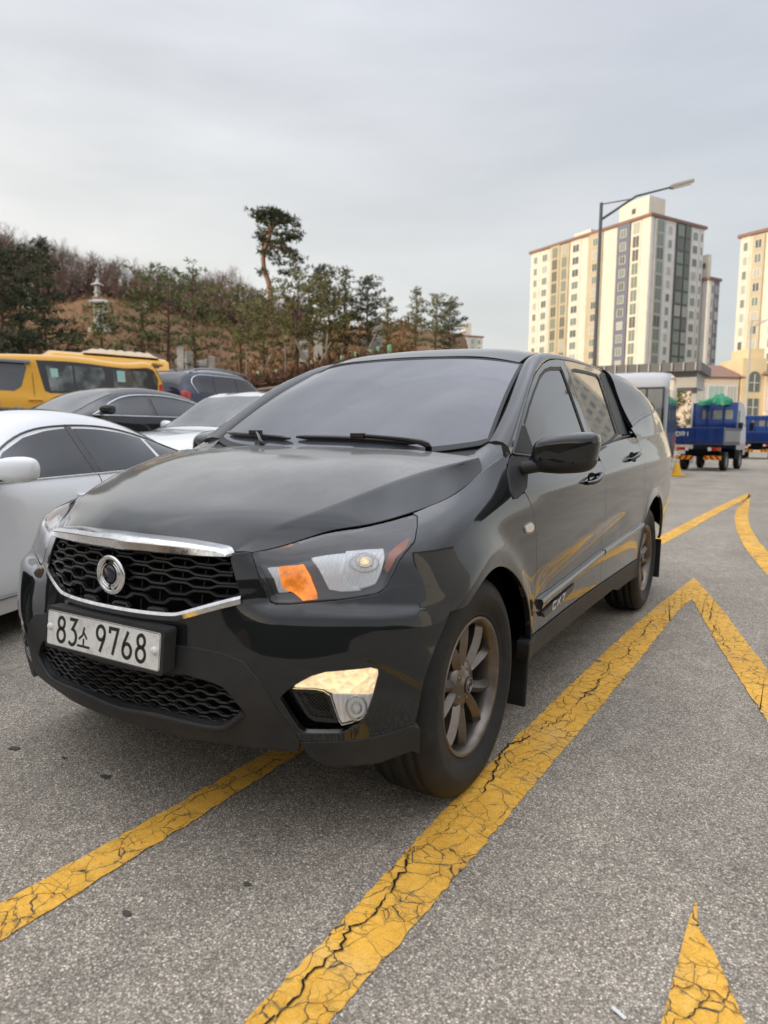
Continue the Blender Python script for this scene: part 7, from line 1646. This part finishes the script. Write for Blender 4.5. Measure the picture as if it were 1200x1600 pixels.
        b = MB(); b.add([(-.72, 3.90, 2.32), (.72, 3.90, 2.32), (.74, 4.23, 1.68), (-.74, 4.23, 1.68)], [(3, 2, 1, 0)]); b.build('windscreen', M['tint'], cb)
        for y in (.95, 3.45):
            for s_ in (-1, 1): w_ = empty('wheel', (s_*.70, y, .36), 0 if s_ > 0 else pi, o); simple_wheel(w_, .36)
        b = MB(); b.bbox((.72, 2.2, .62), (.35, .7, .36), .03); b.build('tool_box', M['void'], o)
        if text:
            f5 = lambda a_, c, h_: (a_, -.001-h_, c); b = MB()
            G5 = {'D': [[(0, 0), (0, 1), (.6, 1), (1, .75), (1, .25), (.6, 0), (0, 0)]], 'R': [[(0, 0), (0, 1), (.8, 1), (1, .85), (1, .65), (.8, .5), (0, .5)], [(.5, .5), (1, 0)]], 'I': [[(.5, 0), (.5, 1)]]}
            for j, ch in enumerate(text):
                for st in G5[ch]: stroke(b, [(-.80+j*.17+x*.11, 1.30+z*.15) for x, z in st], .032, f5, h=.03)
            b.build('tailgate_lettering', M['white'], gt)
        return o
    truck(CD(12.72, 28.4, 0), -.115, 'blue flatbed truck with a green tarpaulin on its tall headboard, nearer of two', k=1.09, text='DRI')
    truck(CD(26.0, 49, 0), 0.0, 'blue flatbed truck farther back, at the right edge behind the nearer truck', k=1.18)
    # tarpaulin bundled on top of the headboard: lies on the truck
    b = MB(); P = []; rng = np.random.default_rng(4)
    for i in range(15):
        r_ = []
        for j in range(13):
            x = -.62+1.16*i/14; t = pi*j/12; h_ = .10+.26*math.exp(-((x-.12)/.33)**2); w = .30+.15*sin(i*.7); r_.append((x+rng.normal(0, .012), 2.48-w*cos(t)+rng.normal(0, .015), 2.62+h_*sin(t)*(1+.10*sin(i*1.9+j*1.3))+rng.normal(0, .01)-(.10 if j in (0, 12) else 0)))
        P.append(r_)
    b.grid(P); b.add(P[0], [tuple(range(13))]); b.add(P[-1], [tuple(range(13))[::-1]]); o = b.build('tarpaulin', mat('green_tarp', (.012, .19, .105), .55)); o.location = CD(12.72, 28.4, 0); o.rotation_euler = (0, 0, -.115); o.scale = (1.09, 1.09, 1.09); tag(o, 'bundled bright green tarpaulin on top of the nearer blue truck', 'tarpaulin')
    # yellow lane marker by the bus
    o = empty('traffic_cone', CD(10.05, 24.0, 0), .3); tag(o, 'small yellow traffic cone on the asphalt between the pickup and the blue truck', 'traffic cone')
    MYC = mat('cone_yellow', (.80, .42, .012), .5); b = MB(); b.bbox((0, 0, .03), (.52, .42, .06), .02); b.build('base', MYC, o); b = MB(); b.lathe([(.05, .15), (.42, .075), (.46, .05), (.46, .001)], 20, 'Z'); b.build('cone', MYC, o)
    # green shrub tree beside the bus
    rng = np.random.default_rng(9); root = empty('broadleaf_tree', CD(20.9, 52, 0)); b = MB()
    for _ in range(60): tri_clump(b, (rng.normal(0, .9), rng.normal(0, .9), 3.6+rng.normal(0, 1.0)), .55, 40, .9, .35, rng)
    b.build('crown', MPINE2, root); b = MB(); b.tube([(0, 0, 0), (.05, 0, 1.8), (0, 0, 3.6)], [.14, .11, .05], 8); b.build('trunk', MBARK, root); tag(root, 'small olive green tree between the bus and the pink hall', 'tree')
M['bus_pane'] = glass('bus_pane', (.06, .075, .08), .06, .5, (.30, .31, .30)); M['amber_reflex2'] = mat('orange_plate', (.80, .36, .02), .4)
build_right()
